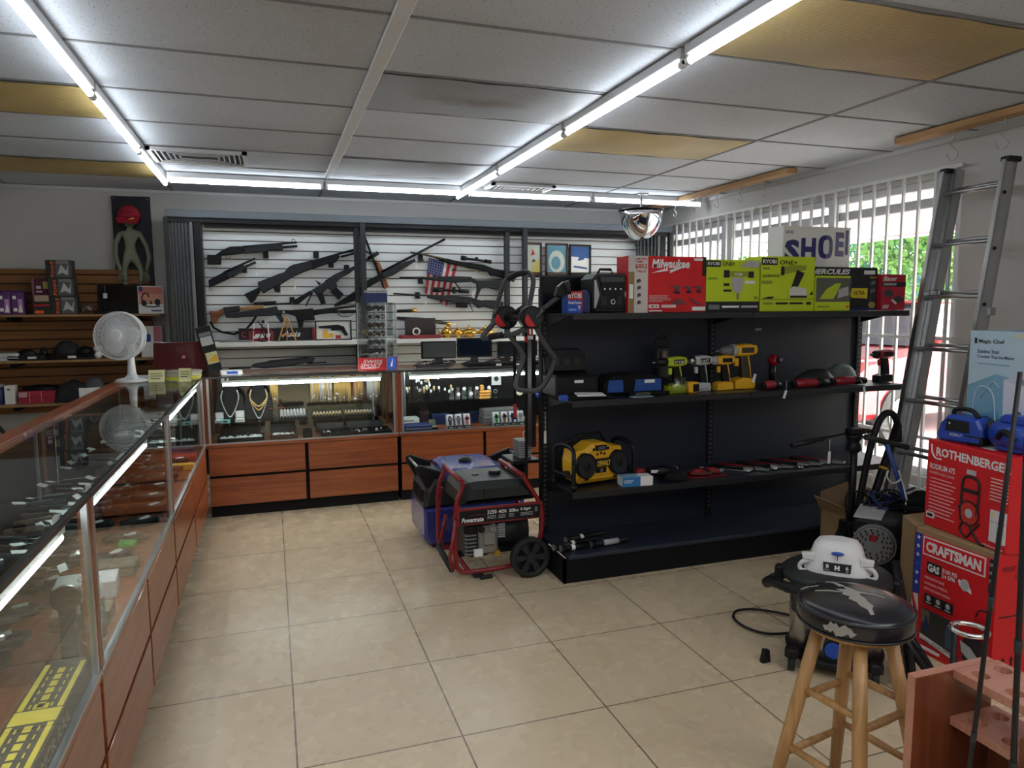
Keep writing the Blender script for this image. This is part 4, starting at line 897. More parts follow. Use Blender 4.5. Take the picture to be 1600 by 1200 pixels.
for a, b in (((0, 0), (w_, .01)), ((0, h_-.01), (w_, h_)), ((0, 0), (.01, h_)), ((w_-.01, 0), (w_, h_))): m.box((a[0], -.005, a[1]), (b[0], .012, b[1]), BLK)
obj('case', m, t)
m = MB().prism([(.03, h_*.72), (w_*.62, h_*.78), (w_*.78, h_*.7), (w_*.9, h_*.25), (w_*.82, h_*.2), (w_*.7, h_*.5), (w_*.45, h_*.48), (w_*.42, h_*.6), (.03, h_*.62)], -.012, .008, GUNM, .003); obj('revolver', m, t)
m = MB().quad(w_*.2, h_*.1, w_*.34, h_*.5, YEL, .009).quad(w_*.36, h_*.12, w_*.5, h_*.35, YEL, .009).quad(w_*.55, h_*.08, w_*.7, h_*.25, RED, .009); obj('cartridge_pack', m, t)
for i, (pts, s) in enumerate((([(1.079, 1.372), (1.229, 1.377)], 'short upper'), ([(1.077, 1.309), (1.309, 1.295), (1.547, 1.252)], 'long lower'))):
    t = thing('sheathed_sword', s+' black sheathed sword with gold tip below the scoped rifles', 'sword', (0, 6.40, 0), 0, 'two black swords on the gun wall')
    obj('scabbard', MB().tube([(a, 0, b) for a, b in pts], .016 if i else .013, BLK, 10), t)
    e = pts[-1]; obj('gold_tip', MB().tube([(e[0]-.01, 0, e[1]), (e[0]+.02, 0, e[1]-.003)], .018, GOLD, 8).sph((e[0]+.025, 0, e[1]), .012, GOLD, 8, 6), t)
t = thing('presentation_case', 'open dark red case with silver watch on the ledge behind the sunglasses rack', 'case', (1.147, 6.26, LZ))
obj('lid', MB().box((0, .12, .02), (.28, .14, .18), mat('dark_case', (.03, .02, .02), .5), .004), t); obj('base', MB().box((-.06, 0, 0), (.30, .12, .03), mat('crimson_case', (.2, .01, .02), .5), .004), t); obj('watch', MB().tube([(.09+.03*math.cos(a*PI/6), .07, .06+.03*math.sin(a*PI/6)) for a in range(12)], .008, SILV, 6, True), t)
def teapot(px, y, s, label, kind=0):
    t = thing('gold_teapot', label, 'teapot', (px, y, LZ), 0, 'gold tea set pieces on the ledge')
    pr = [(.02, 0), (.035, .004), (.022, .014), (.05, .035), (.06, .06), (.05, .085), (.025, .10), (.022, .105)]
    if kind == 1: pr = [(.02, 0), (.045, .004), (.03, .014), (.075, .035), (.085, .055), (.07, .075), (.03, .09)]
    obj('body', MB().lathe([(a*s, b*s) for a, b in pr], GOLD, 24), t)
    zt = pr[-1][1]; obj('lid', MB().lathe([(.028*s, zt*s), (.02*s, (zt+.012)*s), (.006*s, (zt+.018)*s), (.009*s, (zt+.028)*s), (.001, (zt+.036)*s)], GOLD, 16), t)
    b = pr[4][0]
    obj('handle', MB().tube([(( b+.0)*s, 0, .085*s), ((b+.03)*s, 0, .09*s), ((b+.035)*s, 0, .06*s), ((b-.005)*s, 0, .035*s)], .005*s, GOLD, 8), t)
    obj('spout', MB().tube([(-(b-.01)*s, 0, .04*s), (-(b+.02)*s, 0, .055*s), (-(b+.035)*s, 0, .09*s)], [.012*s, .008*s, .006*s], GOLD, 8), t)
for px_, s, k, lb in ((1.514, .9, 0, 'small gold teapot, leftmost piece of the tea set'), (1.622, .8, 0, 'small gold jug beside the leftmost teapot'), (1.724, .95, 1, 'tall gold teapot in the middle of the tea set'), (1.883, .95, 1, 'wide gold bowl with lid, rightmost of the tea set')):
    teapot(px_, 6.32, s*.95, lb, k)
o = obj('gold_tray', MB().lathe([(.001, 0), (.07, 0), (.075, .004)], GOLD, 20, c=(1.559, 6.4, LZ+.12)).cyl((1.559, 6.4, LZ), (1.559, 6.4, LZ+.12), .006, GOLD)); tag(o, 'round gold stand behind the leftmost teapot', 'stand')
# framed pictures
o = obj('picture_ledge', MB().box((2.33, 6.42, 1.703-.02), (3.25, 6.505, 1.703), BLK, .002)); tag(o, 'narrow black ledge under the three framed pictures', 'ledge')
PZ = 1.703
def framed(px0, px1, top, label, fm, gfx):
    t = thing('framed_picture', label, 'picture', (px0, 6.44, PZ), 0, 'framed pictures by the right gate')
    w, h_ = px1-px0, top-PZ; m = MB()
    for a, b in (((0, 0), (w, .03)), ((0, h_-.018), (w, h_)), ((0, 0), (.018, h_)), ((w-.018, 0), (w, h_))): m.box((a[0], 0, a[1]), (b[0], .02, b[1]), fm, .002)
    obj('frame', m, t); m = MB().box((.01, .012, .01), (w-.01, .018, h_-.01), PAPER)
    for q, g_ in enumerate(gfx): m.poly([(.018+a*(w-.036), .03+b*(h_-.05)) for a, b in g_[0]], g_[1], .0115-.0012*q)
    obj('print', m, t)
PB = mat('print_pale', (.45, .5, .45), .3); PYl = mat('print_yellow', (.5, .42, .12), .3); PTeal = mat('print_teal', (.10, .25, .33), .25); PBlue = mat('print_blue', (.03, .10, .30), .25)
FBR = mat('dark_brown_frame', (.04, .015, .012), .4)
a0, a1, b0, b1, c0_, c1_ = [2.307, 2.489, 2.528, 2.761, 2.774, 3.005]
framed(a0, a1, 2.010, 'framed pale print with a yellow patch, leftmost of three', FBR, [([(0, 0), (1, 0), (1, 1), (0, 1)], PB), ([(.3, 0), (1, 0), (1, .5), (.6, .35)], PYl), ([(.35, .6), (.5, .85), (.65, .65)], RED), ([(.4, .35), (.7, .4), (.55, .5)], FBR)])
framed(b0, b1, 2.009, 'framed teal print with a white oval, middle of three', FBR, [([(0, 0), (1, 0), (1, 1), (0, 1)], PTeal), (arc(.5, .4, .42, 0, 360, 12)[:-1], PB), (arc(.45, .35, .25, 0, 360, 12)[:-1], PTeal)])
framed(c0_, c1_, 2.002, 'framed blue and white print of a cyclist, rightmost of three', BLK, [([(0, 0), (1, 0), (1, 1), (0, 1)], PAPER), ([(0, .62), (1, .55), (1, 1), (0, 1)], PBlue), ([(.35, .45), (.6, .8), (.8, .75), (.7, .5)], PBlue), ([(.1, .2), (.9, .12), (.85, .2), (.2, .27)], PBlue)])
# monitors on the back counter, cables, speakers
def monitor(x0, x1, z1, y, label, scr=None, ind=0):
    z0 = .956; t = thing('flat_monitor', label, 'monitor', ((x0+x1)/2, y, z0), 0, 'black monitors on the back counter')
    w = (x1-x0)/2; h_ = z1-z0
    obj('bezel', MB().box((-w, 0, .05), (w, .03, h_), BLK, .004), t); obj('screen', MB().box((-w+.012, -.002, .062), (w-.012, 0, h_-.012), scr or mat('screen_dark', (.02, .022, .026), .12)), t)
    obj('stand', MB().box((-.03, .01, 0), (.03, .03, .07), BLK).lathe([(.001, 0), (.10, 0), (.10, .01), (.03, .014)], BLK, 20, sy=.6), t)
monitor(1.098, 1.372, 1.141, 5.42, 'silver-grey screened monitor, left of the three', mat('screen_grey', (.07, .075, .08), .2))
monitor(1.388, 1.673, 1.160, 5.44, 'black monitor with a blue-black screen, middle of the three', mat('screen_navy', (.006, .01, .022), .1))
monitor(1.715, 2.054, 1.129, 5.42, 'black monitor partly behind the bicycle rack, right of the three')
rnd = random.Random(9)
for k in range(5):
    x = 1.05+k*.17; pts = [(x+rnd.uniform(-.08, .12), 5.30+rnd.uniform(-.06, .06), .958+rnd.uniform(.002, .05)) for _ in range(9)]; pts[0] = (x, 5.3, .96); pts[-1] = (x+.1, 5.3, .96)
    o = obj('black_cable', MB().tube(smooth_path(pts, 4), .0035, BLK, 5)); tag(o, 'tangled black cable in front of the monitors', 'cable', 'tangled black cables on the back counter')
o = obj('dvd_player', MB().box((1.38, 5.10, .956), (2.05, 5.24, .985), BLK, .003).quad(1.6, .963, 1.64, .978, PAPER, 5.10).quad(1.75, .963, 1.79, .975, PAPER, 5.10)); tag(o, 'low black player with white stickers on the back counter', 'player')
o = obj('black_strip_box', MB().box((1.02, 5.2, .956), (1.26, 5.26, .975), BLK, .003)); tag(o, 'low black bar in front of the left monitor', 'box')
# ---------------- sunglasses rack ----------------
CX_, CY_, AZ1 = 0.780, 5.12, 1.438
RW, RD, RH = .215, .205, AZ1-.956; RA = -math.radians(30)
AX0, AY0 = CX_-RW*math.cos(RA), CY_-RW*math.sin(RA)
t = thing('sunglasses_rack', 'clear acrylic sunglasses case with red and blue signs on the back counter', 'display case', (AX0, AY0, .956), RA)
m = MB()
for a, b in (((0, 0), (RW, .004)), ((0, RD-.004), (RW, RD)), ((0, 0), (.004, RD)), ((RW-.004, 0), (RW, RD))): m.box((*a, 0), (*b, RH), ACRYL)
obj('acrylic_panel', m, t)
m = MB()
for x in (0, RW):
    for y in (0, RD): m.box((x-.003, y-.003, 0), (x+.003, y+.003, RH), LGREY)
for z in (.0, RH-.004): m.box((0, 0, z), (RW, RD, z+.004), ACRYL)
obj('corner_post', m, t)
for k in range(6):
    z = .105+k*.062
    obj('glass_shelf', MB().box((.005, .005, z), (RW-.005, RD-.005, z+.003), ACRYL), t)
m = MB(); m.quad(.0, .0, RW, .088, REDC, -.001, .003); m.text('SWISS', RW*.18, .048, RW*.88, .074, WINK, -.004, .008, .25); m.text('SPORT', RW*.08, .018, RW*.84, .043, WINK, -.004, .008, .25); m.poly([(RW*.1, .008), (RW*.6, .012), (RW*.75, .020), (RW*.1, .013)], WINK, -.004)
obj('sign', m, t, label='red sign with white lettering')
m = MB(); m.box((RW+.001, .0, .0), (RW+.004, RD, .088), BLUE); m.add([(RW+.005, .06, .02), (RW+.005, .12, .08), (RW+.005, .10, .02)], [(0, 1, 2)], WINK); m.box((RW+.002, RD-.012, 0), (RW+.008, RD, .09), RED); obj('side_sign', m, t, label='blue side sign')
FRM = [BLK, mat('amber_frame', (.3, .12, .03), .3), mat('smoke_frame', (.18, .18, .2), .3), WHT, mat('peach_frame', (.6, .35, .22), .4)]
for k in range(6):
    for j in range(2):
        g_ = thing('sunglasses', 'pair of sunglasses with a white tag inside the acrylic case', 'sunglasses', (AX0+math.cos(RA)*RW/2-math.sin(RA)*(.045+j*.09), AY0+math.sin(RA)*RW/2+math.cos(RA)*(.045+j*.09), .956+.111+k*.062), RA, 'sunglasses in the acrylic case')
        mt = FRM[(k*2+j) % 5]; m = MB()
        for s in (-1, 1): m.tube([(s*.03+.024*math.cos(a*PI/6), 0, .022+.017*math.sin(a*PI/6)) for a in range(12)], .0028, mt, 6, True)
        m.tube([(-.008, 0, .026), (.008, 0, .026)], .003, mt, 6); obj('frame', m, g_)
        m = MB()
        for s in (-1, 1): m.cyl((s*.03, .001, .022), (s*.03, -.001, .022), .022, mat('sun_lens', (.05, .05, .06), .1), n=12)
        obj('lens', m, g_)
        m = MB()
        for s in (-1, 1): m.tube([(s*.054, 0, .026), (s*.05, .07, .024), (s*.046, .085, .008)], .0025, mt, 6)
        obj('temple', m, g_); obj('price_tag', MB().box((.01, -.006, .0), (.032, -.005, .014), PAPER), g_)
m = MB().cyl((0, 0, .0), (0, 0, AZ1+.02-.956), .006, LGREY).lathe([(.001, 0), (.05, 0), (.05, .006)], LGREY, 16).box((-.085, -.02, AZ1+.0-.956), (.085, .01, AZ1+.075-.956), NAVY, .003).box((-.085, -.022, AZ1+.078-.956), (.085, -.015, AZ1+.092-.956), LGREY); m.text('SWISS SPORT', -.075, AZ1+.079-.956, .075, AZ1+.091-.956, NAVY, -.0225)
o = obj('blue_card_holder', m, None, (CX_-.02, 5.44, .956)); tag(o, 'navy card holder on a stand rising behind the sunglasses rack', 'card holder')
# ---------------- left wall shelves and their goods ----------------
SHW = mat('shelf_edge_wood', (.30, .17, .07), .5)
SZ = [1.364, 1.001, 0.654]
for z, x1, s in zip(SZ, (-.86, -.90, -1.0), ('top', 'middle', 'bottom')):
    t = thing('wall_shelf', s+' shelf on the brown slatwall', 'shelf', (0, 0, z), 0, 'shelves on the brown slatwall')
    obj('shelf_board', MB().box((-3.1, 6.52, -.018), (x1, 6.825, 0), SHW, .002), t)
    for x in (-2.9, -1.95, -1.05): obj('bracket', MB().box((x, 6.55, -.05), (x+.03, 6.825, -.018), BLKM), t)
def X_(px, z=None): return px
WB = mat('bulb_purple', (.10, .03, .16), .4)
S1 = (-1.988, -1.924, -1.916, -1.834, -1.795, -1.704, -1.651, -1.647, -1.58, -1.554, -1.464, -1.442, -1.333, -1.315, -1.027, -1.022, -0.822)
ZZ = (1.538, 1.644, 1.795, 1.513, 1.649, 1.523, 1.594, 1.583, 1.457)
for i, (a, b) in enumerate(((S1[0]-.02, S1[1]), (S1[2], S1[3]))):
    carton('bulb_carton', 'purple and white light bulb carton, '+('first' if i == 0 else 'second')+' from the left on the top shelf', a, b, SZ[0], ZZ[0], 6.58, .09, WB, [('r', .55, .1, .9, .7, mat('lilac', (.5, .25, .55), .5)), ('p', [(.5, .1), (.9, .1), (.75, .5)], WINK), ('r', .12, .7, .4, .85, WINK), ('r', .15, .15, .45, .3, WINK)], group='light bulb cartons')
for i in range(3):
    carton('bulb_carton', 'purple light bulb carton standing behind the front pair', S1[0]-.3+i*.14, S1[0]-.18+i*.14, SZ[0], ZZ[0]+.02, 6.70, .09, WB, group='light bulb cartons at the back')
MRED = mat('maroon_card', (.14, .015, .035), .5)
carton('tool_carton', 'tall maroon carton with a yellow sticker on the top left shelf', S1[4], S1[6]+.02, SZ[0], ZZ[4], 6.66, .10, MRED, [('r', .5, .72, .98, .92, mat('post_it_yellow', (.55, .5, .12), .7)), ('r', .2, .62, .45, .66, WINK), ('r', .2, .72, .4, .8, WINK), ('r', .02, 0, .12, 1, mat('mauve', (.3, .12, .17), .5))])
carton('tool_carton', 'small dark carton with an orange strip in front of the maroon one', S1[5]-.055, S1[6]-.0, SZ[0], ZZ[5], 6.56, .09, DGREY, [('r', .05, .65, .95, .95, mat('beige_print', (.35, .25, .2), .5)), ('r', .0, .42, 1, .5, RED), ('r', .05, .05, .6, .2, ORG)])
RZ = (ZZ[2]-SZ[0])/3
for i in range(3):
    carton('controller_carton', ('bottom', 'middle', 'top')[i]+' of three stacked black cartons with vertical orange lettering', S1[7]+i*-.01, S1[10]-i*.012, SZ[0]+RZ*i, SZ[0]+RZ*(i+1)-.001, 6.57+i*.004, .12, mat('black_card', (.02, .02, .022), .45),
      [('r', .38, .05, .95, .92, mat('grey_print', (.10, .10, .11), .25)), ('p', [(.45, .2), (.6, .75), (.8, .4), (.9, .8), (.85, .15), (.65, .3)], LGREY), ('r', .42, .8, .9, .97, MGREY)]+
      [('t', c_, .20, .05+.18*q, .34, .05+.18*q+.14, ORG) for q, c_ in enumerate('ROZAR')], group='stacked black controller cartons')
o = obj('clear_blister', MB().sph((0, 0, .045), (.05, .02, .045), BAGM, 14, 8).box((-.05, .0, 0), (.05, .02, .005), DGREY).tube([(-.03, -.005, .02), (0, -.01, .06), (.03, -.005, .03)], .006, LGREY, 6), None, (-1.403, 6.6, SZ[0])); tag(o, 'crumpled clear plastic package on the top left shelf', 'package')
def laptop(x, y, z, w, h_, label, scr, mt=BLK, rz=0, lean=.15, group=None):
    t = thing('laptop', label, 'laptop', (x, y, z), rz, group)
    obj('base', MB().box((-w/2, -w*.6, 0), (w/2, 0, .018), mt, .003).box((-w*.45, -w*.4, .018), (w*.45, -.02, .0185), BLKM), t)
    m = MB(); m.M = Matrix.Translation((0, 0, .012)) @ Matrix.Rotation(-lean, 4, 'X'); m.box((-w/2, 0, 0), (w/2, .01, h_), mt, .003); s_ = obj('lid', m, t)
    m = MB(); m.M = Matrix.Translation((0, 0, .012)) @ Matrix.Rotation(-lean, 4, 'X'); m.box((-w/2+.012, -.001, .015), (w/2-.012, 0, h_-.012), scr); obj('screen', m, s_)
    return t
t = laptop(-1.195, 6.76, SZ[0], .32, .235, 'open black laptop with a white tag below the alien figure', mat('laptop_screen', (.008, .008, .010), .1))
obj('price_tag', MB().box((-.11, -.03, .13), (-.08, -.029, .17), PAPER).tube([(-.095, -.03, .17), (-.095, -.02, .235)], .001, PAPER, 4), t)
carton('headset_carton', 'white and orange headset carton at the right end of the top left shelf', S1[15], S1[16]-.01, SZ[0], 1.591, 6.57, .09, PAPER, [('r', .03, .35, .97, .97, mat('peach_print', (.62, .28, .20), .5)), ('r', .03, .72, .97, .97, mat('rose_print', (.5, .15, .12), .5)), ('r', .04, .82, .2, .98, INKB),
  ('l', [(.2, .42), (.15, .6), (.25, .75), (.38, .72), (.42, .6)], INK, .006), ('p', arc(.23, .38, .11, 0, 360, 12)[:-1], INK), ('p', arc(.76, .42, .12, 0, 360, 12)[:-1], INK), ('p', [(.45, .35), (.5, .5), (.56, .35)], INK), ('l', [(.28, .27), (.6, .25), (.85, .28)], INK, .004), ('r', .5, .09, .9, .13, INKB)])
# middle shelf
def stack(px, y, z, n_, w, mt, label):
    t = thing('laptop', label, 'laptop', (px, y, z)); 
    obj('base', MB().box((-w/2, -.12, 0), (w/2, .12, .022), mt, .004), t); obj('lid', MB().box((-w/2, -.12, .024), (w/2, .12, .040), mt, .004), t)
    obj('sticker', MB().box((-.01, -.1205, .012), (.05, -.1200, .03), PAPER), t); return t
XM = (-2.01, -1.826, -1.548, -1.782, -1.76, -1.58, -1.534, -1.474, -1.373, -1.345, -0.958)
carton('router', 'white flat device at the left edge of the middle shelf', XM[0]-.12, XM[0]+.11, SZ[1], SZ[1]+.06, 6.58, .2, mat('white_device', (.5, .52, .54), .4), [('r', 0, .4, 1, .46, MGREY)], 'device')
stack(XM[1], 6.70, SZ[1], 1, .30, DGREY, 'closed dark laptop with a white sticker, left on the middle shelf')
stack(XM[2], 6.70, SZ[1], 1, .34, BLK, 'closed black laptop with a white sticker, right on the middle shelf')
def lump(name, label, cat, x, y, z, rx, ry, rz_, mt, seed, group=None):
    rnd = random.Random(seed); m = MB(); n = 16; k = 8; rings = []
    for i in range(k+1):
        e = i/k*PI/2; rings.append([(rx*math.cos(e)*(1+.18*math.sin(3*q*2*PI/n+seed)+rnd.uniform(-.07, .07))*math.cos(q*2*PI/n)+.0001, ry*math.cos(e)*(1+rnd.uniform(-.1, .1))*math.sin(q*2*PI/n), rz_*math.sin(e)*(1+rnd.uniform(-.06, .06))) for q in range(n)])
    m.loft(rings, mt, True, True); o = obj(name, m, None, (x, y, z)); return tag(o, label, cat, group)
lump('game_controller', 'dark controllers heaped on the left closed laptop', 'controller', XM[1]-.04, 6.66, SZ[1]+.041, .07, .05, .045, BLK, 2)
lump('webcam', 'small dark camera standing on the left closed laptop', 'webcam', XM[1]+.09, 6.64, SZ[1]+.041, .03, .03, .06, BLK, 5)
lump('baseball_hat', 'black baseball hat lying on the right closed laptop', 'hat', XM[2]-.04, 6.68, SZ[1]+.041, .10, .08, .105, mat('black_cloth', (.02, .02, .024), .9), 7)
lump('coiled_charger', 'dark coiled charger beside the black hat', 'charger', XM[2]+.10, 6.66, SZ[1]+.041, .07, .05, .06, BLK, 11)
t = thing('toy_figure', 'small red and white toy behind the desk fan', 'toy', (XM[8]+.03, 6.60, SZ[1])); obj('body', MB().sph((0, 0, .03), (.03, .025, .03), WHT, 12, 8).sph((0, 0, .085), (.035, .03, .03), WHT, 12, 8), t); obj('hat', MB().lathe([(.025, .105), (.03, .11), (.02, .14), (.015, .145)], RED, 12), t)
carton('white_product_carton', 'white carton with blue bottle and pink panel at the right end of the middle shelf', XM[10]-.07, XM[10]+.09, SZ[1], SZ[1]+.26, 6.62, .10, PAPER, [('r', .62, .5, .98, .98, mat('pink_print', (.5, .15, .2), .5)), ('p', [(.22, .5), (.48, .5), (.48, .72), (.38, .75), (.36, .9), (.33, .75), (.22, .72)], BLUE)])
# bottom shelf
XB = (-2.049, -2.019, -1.941, -1.928, -1.67, -1.796, -1.548, -1.41, -1.317)
t = thing('dark_jar', 'dark blue ribbed jar at the left edge of the bottom shelf', 'jar', (XB[0]-.03, 6.65, SZ[2])); obj('jar_body', MB().lathe([(.05, 0), (.06, .01), (.06, .12), (.05, .135)], NAVY, 20), t); obj('lid', MB().lathe([(.052, .135), (.052, .155), (.03, .165)], LGREY, 20), t)
carton('white_carton_upright', 'tall white carton beside the dark jar on the bottom shelf', XB[1], XB[2]-.01, SZ[2], SZ[2]+.15, 6.60, .09, PAPER, [('r', .3, .75, .6, .85, MGREY)])
carton('red_carton_set', 'red carton with three panels on the bottom shelf', XB[3], XB[4], SZ[2], SZ[2]+.10, 6.60, .14, mat('crimson_card', (.4, .02, .05), .5), [('r', .02, .52, .24, .92, mat('pale_rose', (.6, .4, .42), .5)), ('r', .30, .1, .31, .95, PAPER), ('r', .62, .1, .63, .95, PAPER), ('r', 0, .46, 1, .5, mat('deep_crimson', (.2, .01, .02), .5))])
lump('black_headphones', 'black flat electronics on top of the red carton', 'headphones', XB[5]+.01, 6.67, SZ[2]+.101, .14, .06, .045, BLK, 13)
lump('black_bag', 'black cloth bag with a white tag on the bottom shelf', 'bag', XB[6], 6.64, SZ[2], .13, .09, .17, mat('black_cloth', (.02, .02, .024), .9), 3)
lump('grey_bag', 'grey cloth bag beside the black bag', 'bag', XB[7]+.02, 6.66, SZ[2], .10, .08, .19, mat('grey_cloth', (.14, .14, .16), .9), 17)
o = obj('white_sheet', MB().box((XB[6]+.07, 6.50, SZ[2]+.04), (XB[7]+.09, 6.505, SZ[2]+.12), PAPER)); o.rotation_euler = (0, 0, 0); tag(o, 'white sheet of paper behind the counter edge', 'paper')
t = thing('tripod_leg_stand', 'black angled stand leg on the floor at the left edge', 'stand', (-1.888, 6.3, 0)); obj('leg', MB().tube([(-.25, 0, .75), (.02, 0, .35)], .016, BLK, 8), t); obj('foot', MB().box((-.02, -.03, .30), (.08, .03, .36), BLK, .01).cyl((.03, 0, 0), (.03, 0, .3), .012, BLK), t)
# ---------------- alien figure ----------------
t = thing('alien_wall_figure', 'grey-green rubber alien in a red cap mounted on a black board', 'sculpture', (-1.082, 6.86, 0))
bx0, bx1 = -0.141, 0.152
bz0, bz1 = 1.594, 2.351
m = MB().box((bx0, 0, bz0-.04), (bx1, .02, bz1), mat('board_black_blue', (.006, .007, .014), .5), .003); obj('backboard', m, t)
for x in (bx0+.02, bx1-.02): obj('screw', MB().cyl((x, -.003, bz1-.02), (x, 0, bz1-.02), .005, STEEL, n=8), t)
def A3(px, py): return ((px-207)*.00538, (380-py)*.00538+1.961)
def skin(name, verts, edges, radii, mt, parent, loc=(0, 0, 0), lev=1, root=0):
    me = bpy.data.meshes.new(name); me.from_pydata(verts, edges, []); me.materials.append(mt)
    o = bpy.data.objects.new(name, me); C.objects.link(o); o.parent = parent; o.location = loc
    md = o.modifiers.new('s', 'SKIN'); md.use_smooth_shade = True
    for i, v in enumerate(me.skin_vertices[0].data): v.radius = (radii[i] if isinstance(radii[i], tuple) else (radii[i], radii[i])); v.use_root = (i == root)
    sd = o.modifiers.new('d', 'SUBSURF'); sd.levels = lev; sd.render_levels = lev
    return o
JP = [(205,400),(205,383),(206,370),(206,360), (192,366),(185,382),(184,402),(190,425), (219,366),(228,385),(231,404),(226,424), (198,406),(195,424),(196,441), (212,405),(219,423),(217,441), (206,352)]
JR = [(.052,.04),(.042,.034),(.06,.035),(.024,.022), .026,.019,.020,.016, .026,.019,.020,.016, .032,.023,.017, .032,.023,.017, .022]
V = []
for i, p in enumerate(JP):
    a, b = A3(*p); V.append((a, -.05 if i not in (7, 11) else -.06, b))
E_ = [(0, 1), (1, 2), (2, 3), (3, 18), (2, 4), (4, 5), (5, 6), (6, 7), (2, 8), (8, 9), (9, 10), (10, 11), (0, 12), (12, 13), (13, 14), (0, 15), (15, 16), (16, 17)]
skin('body', V, E_, JR, SKINM, t, lev=2)
for s, hp in ((-1, (190,425)), (1, (226,424))):
    a, b = A3(*hp)
    v = [(a, -.06, b-.005)]; e = []; r = [.014]
    for k in range(4):
        x = a+(k-1.5)*.011; L_ = (.05, .062, .06, .048)[k]
        v += [(x, -.06, b-.03), (x+(k-1.5)*.003, -.064, b-.03-L_*.55), (x+(k-1.5)*.004, -.058, b-.03-L_)]; r += [.0055, .0052, .0045]
        q = len(v)-3; e += [(0, q), (q, q+1), (q+1, q+2)]
    v += [(a-s*.018, -.066, b-.015), (a-s*.026, -.07, b-.04)]; r += [.0055, .0045]; q = len(v)-2; e += [(0, q), (q, q+1)]
    skin('hand', v, e, r, SKINM, t)
for hp in ((196,444), (217,444)):
    a, b = A3(*hp); obj('foot', MB().sph((a, -.065, b), (.022, .04, .016), SKINM, 12, 8), t)
a, b = A3(206, 343)
m = MB(); n = 20; rings = []
for i, (r, z) in enumerate([(.008, -.075), (.03, -.062), (.05, -.03), (.066, .0), (.074, .035), (.070, .07), (.045, .098), (.005, .108)]): rings.append([(a+r*math.cos(q*2*PI/n), -.055+r*.75*math.sin(q*2*PI/n), b+z) for q in range(n)])
hd = obj('head', m.loft(rings, SKINM, True, True), t)
for s in (-1, 1):
    m = MB(); m.M = Matrix.Translation((a+s*.026, -.092, b-.02)) @ Euler((0, s*.6, 0)).to_matrix().to_4x4(); m.sph((0, 0, 0), (.018, .012, .010), BLK, 12, 8); obj('eye', m, hd)
obj('mouth', MB().box((a-.012, -.083, b-.058), (a+.012, -.078, b-.055), BLK), hd)
CAP = mat('cap_red', (.36, .008, .03), .8); m = MB(); rings = []
for i in range(7):
    e = i/6*PI/2; rings.append([(a+.094*math.cos(e)*math.cos(q*2*PI/n), -.06+.078*math.cos(e)*math.sin(q*2*PI/n), b+.0+.112*math.sin(e)) for q in range(n)])
cp = obj('cap', m.loft(rings, CAP, True, True), t)
m = MB(); 
rings = []
for i in range(6):
    v_ = i/5; rings.append([(a+(.088-.02*v_*v_)*u, -.125-.055*v_*(1-.5*u*u), b+.01-.055*v_-.01*abs(u)) for u in [q/5-1 for q in range(11)]])
vv = [p for r in rings for p in r]; m.add(vv, [(i*11+j, i*11+j+1, (i+1)*11+j+1, (i+1)*11+j) for i in range(5) for j in range(10)], CAP, True)
o = obj('brim', m, cp); sd = o.modifiers.new('t', 'SOLIDIFY'); sd.thickness = .006
m = MB(); m.text('Ranger', a-.05, b+.03, a+.05, b+.055, mat('dark_thread', (.02, .01, .02), .8), -.142); m.poly([(a+.01, b-.025), (a+.06, b-.012), (a+.055, b-.002), (a+.02, b-.014)], YEL, -.175); obj('embroidery', m, cp)
# ---------------- desk fan ----------------
t = thing('desk_fan', 'white oscillating desk fan standing on the far left counter', 'fan', (-0.824, 4.917, .956), 0)
FH = 0.285
FW = mat('fan_white', (.74, .76, .78), .35)
obj('base', MB().lathe([(.001, 0), (.095, 0), (.098, .008), (.085, .018), (.04, .026), (.032, .035), (.03, .04)], FW, 32), t)
obj('stem', MB().lathe([(.03, .03), (.024, .06), (.019, .14), (.020, .17)], FW, 24), t)
obj('push_button', MB().box((-.02, -.07, .015), (.02, -.05, .024), LGREY, .002), t)
hx = -.048; hz = FH; Mh = Matrix.Translation((hx, -.04, hz)) @ Euler((-.12, 0, -.25)).to_matrix().to_4x4()
m = MB(); m.M = Mh; m.cyl((0, .05, -.0), (0, .13, 0), .045, FW, .035); m.sph((0, .13, 0), .035, FW, 16, 8); m.tube([(.03, .08, -.03), (.045, .06, -.10)], .022, FW, 12); mo = obj('motor_housing', m, t)
m = MB(); m.M = Mh
R_f = .145
for ring_r, yy in ((R_f, 0), (R_f*.985, .03), (R_f*.985, -.02)): m.tube([(ring_r*math.cos(a*PI/20), yy, ring_r*math.sin(a*PI/20)) for a in range(40)], .004, FW, 6, True)
for side in (-1, 1):
    for k in range(100):
        a = k*2*PI/100; c_, s_ = math.cos(a), math.sin(a)
        m.tube([(.035*c_, side*.045-.004, .035*s_), (.09*c_, side*.040-.002, .09*s_), (R_f*.96*c_, side*.022, R_f*.96*s_), (R_f*c_, side*.006, R_f*s_)], .0014, FW, 4, cap=False)
    for rr in (.06, .09, .12): m.tube([(rr*math.cos(a*PI/16), side*(.045-.1*max(0, rr-.06)), rr*math.sin(a*PI/16)) for a in range(32)], .0011, FW, 4, True)
obj('grille', m, t)
m = MB(); m.M = Mh; m.cyl((0, -.056, 0), (0, -.045, 0), .042, FW, .040, n=28); m.sph((0, -.056, 0), (.038, .008, .038), FW, 24, 8); obj('hub_badge', m, t)
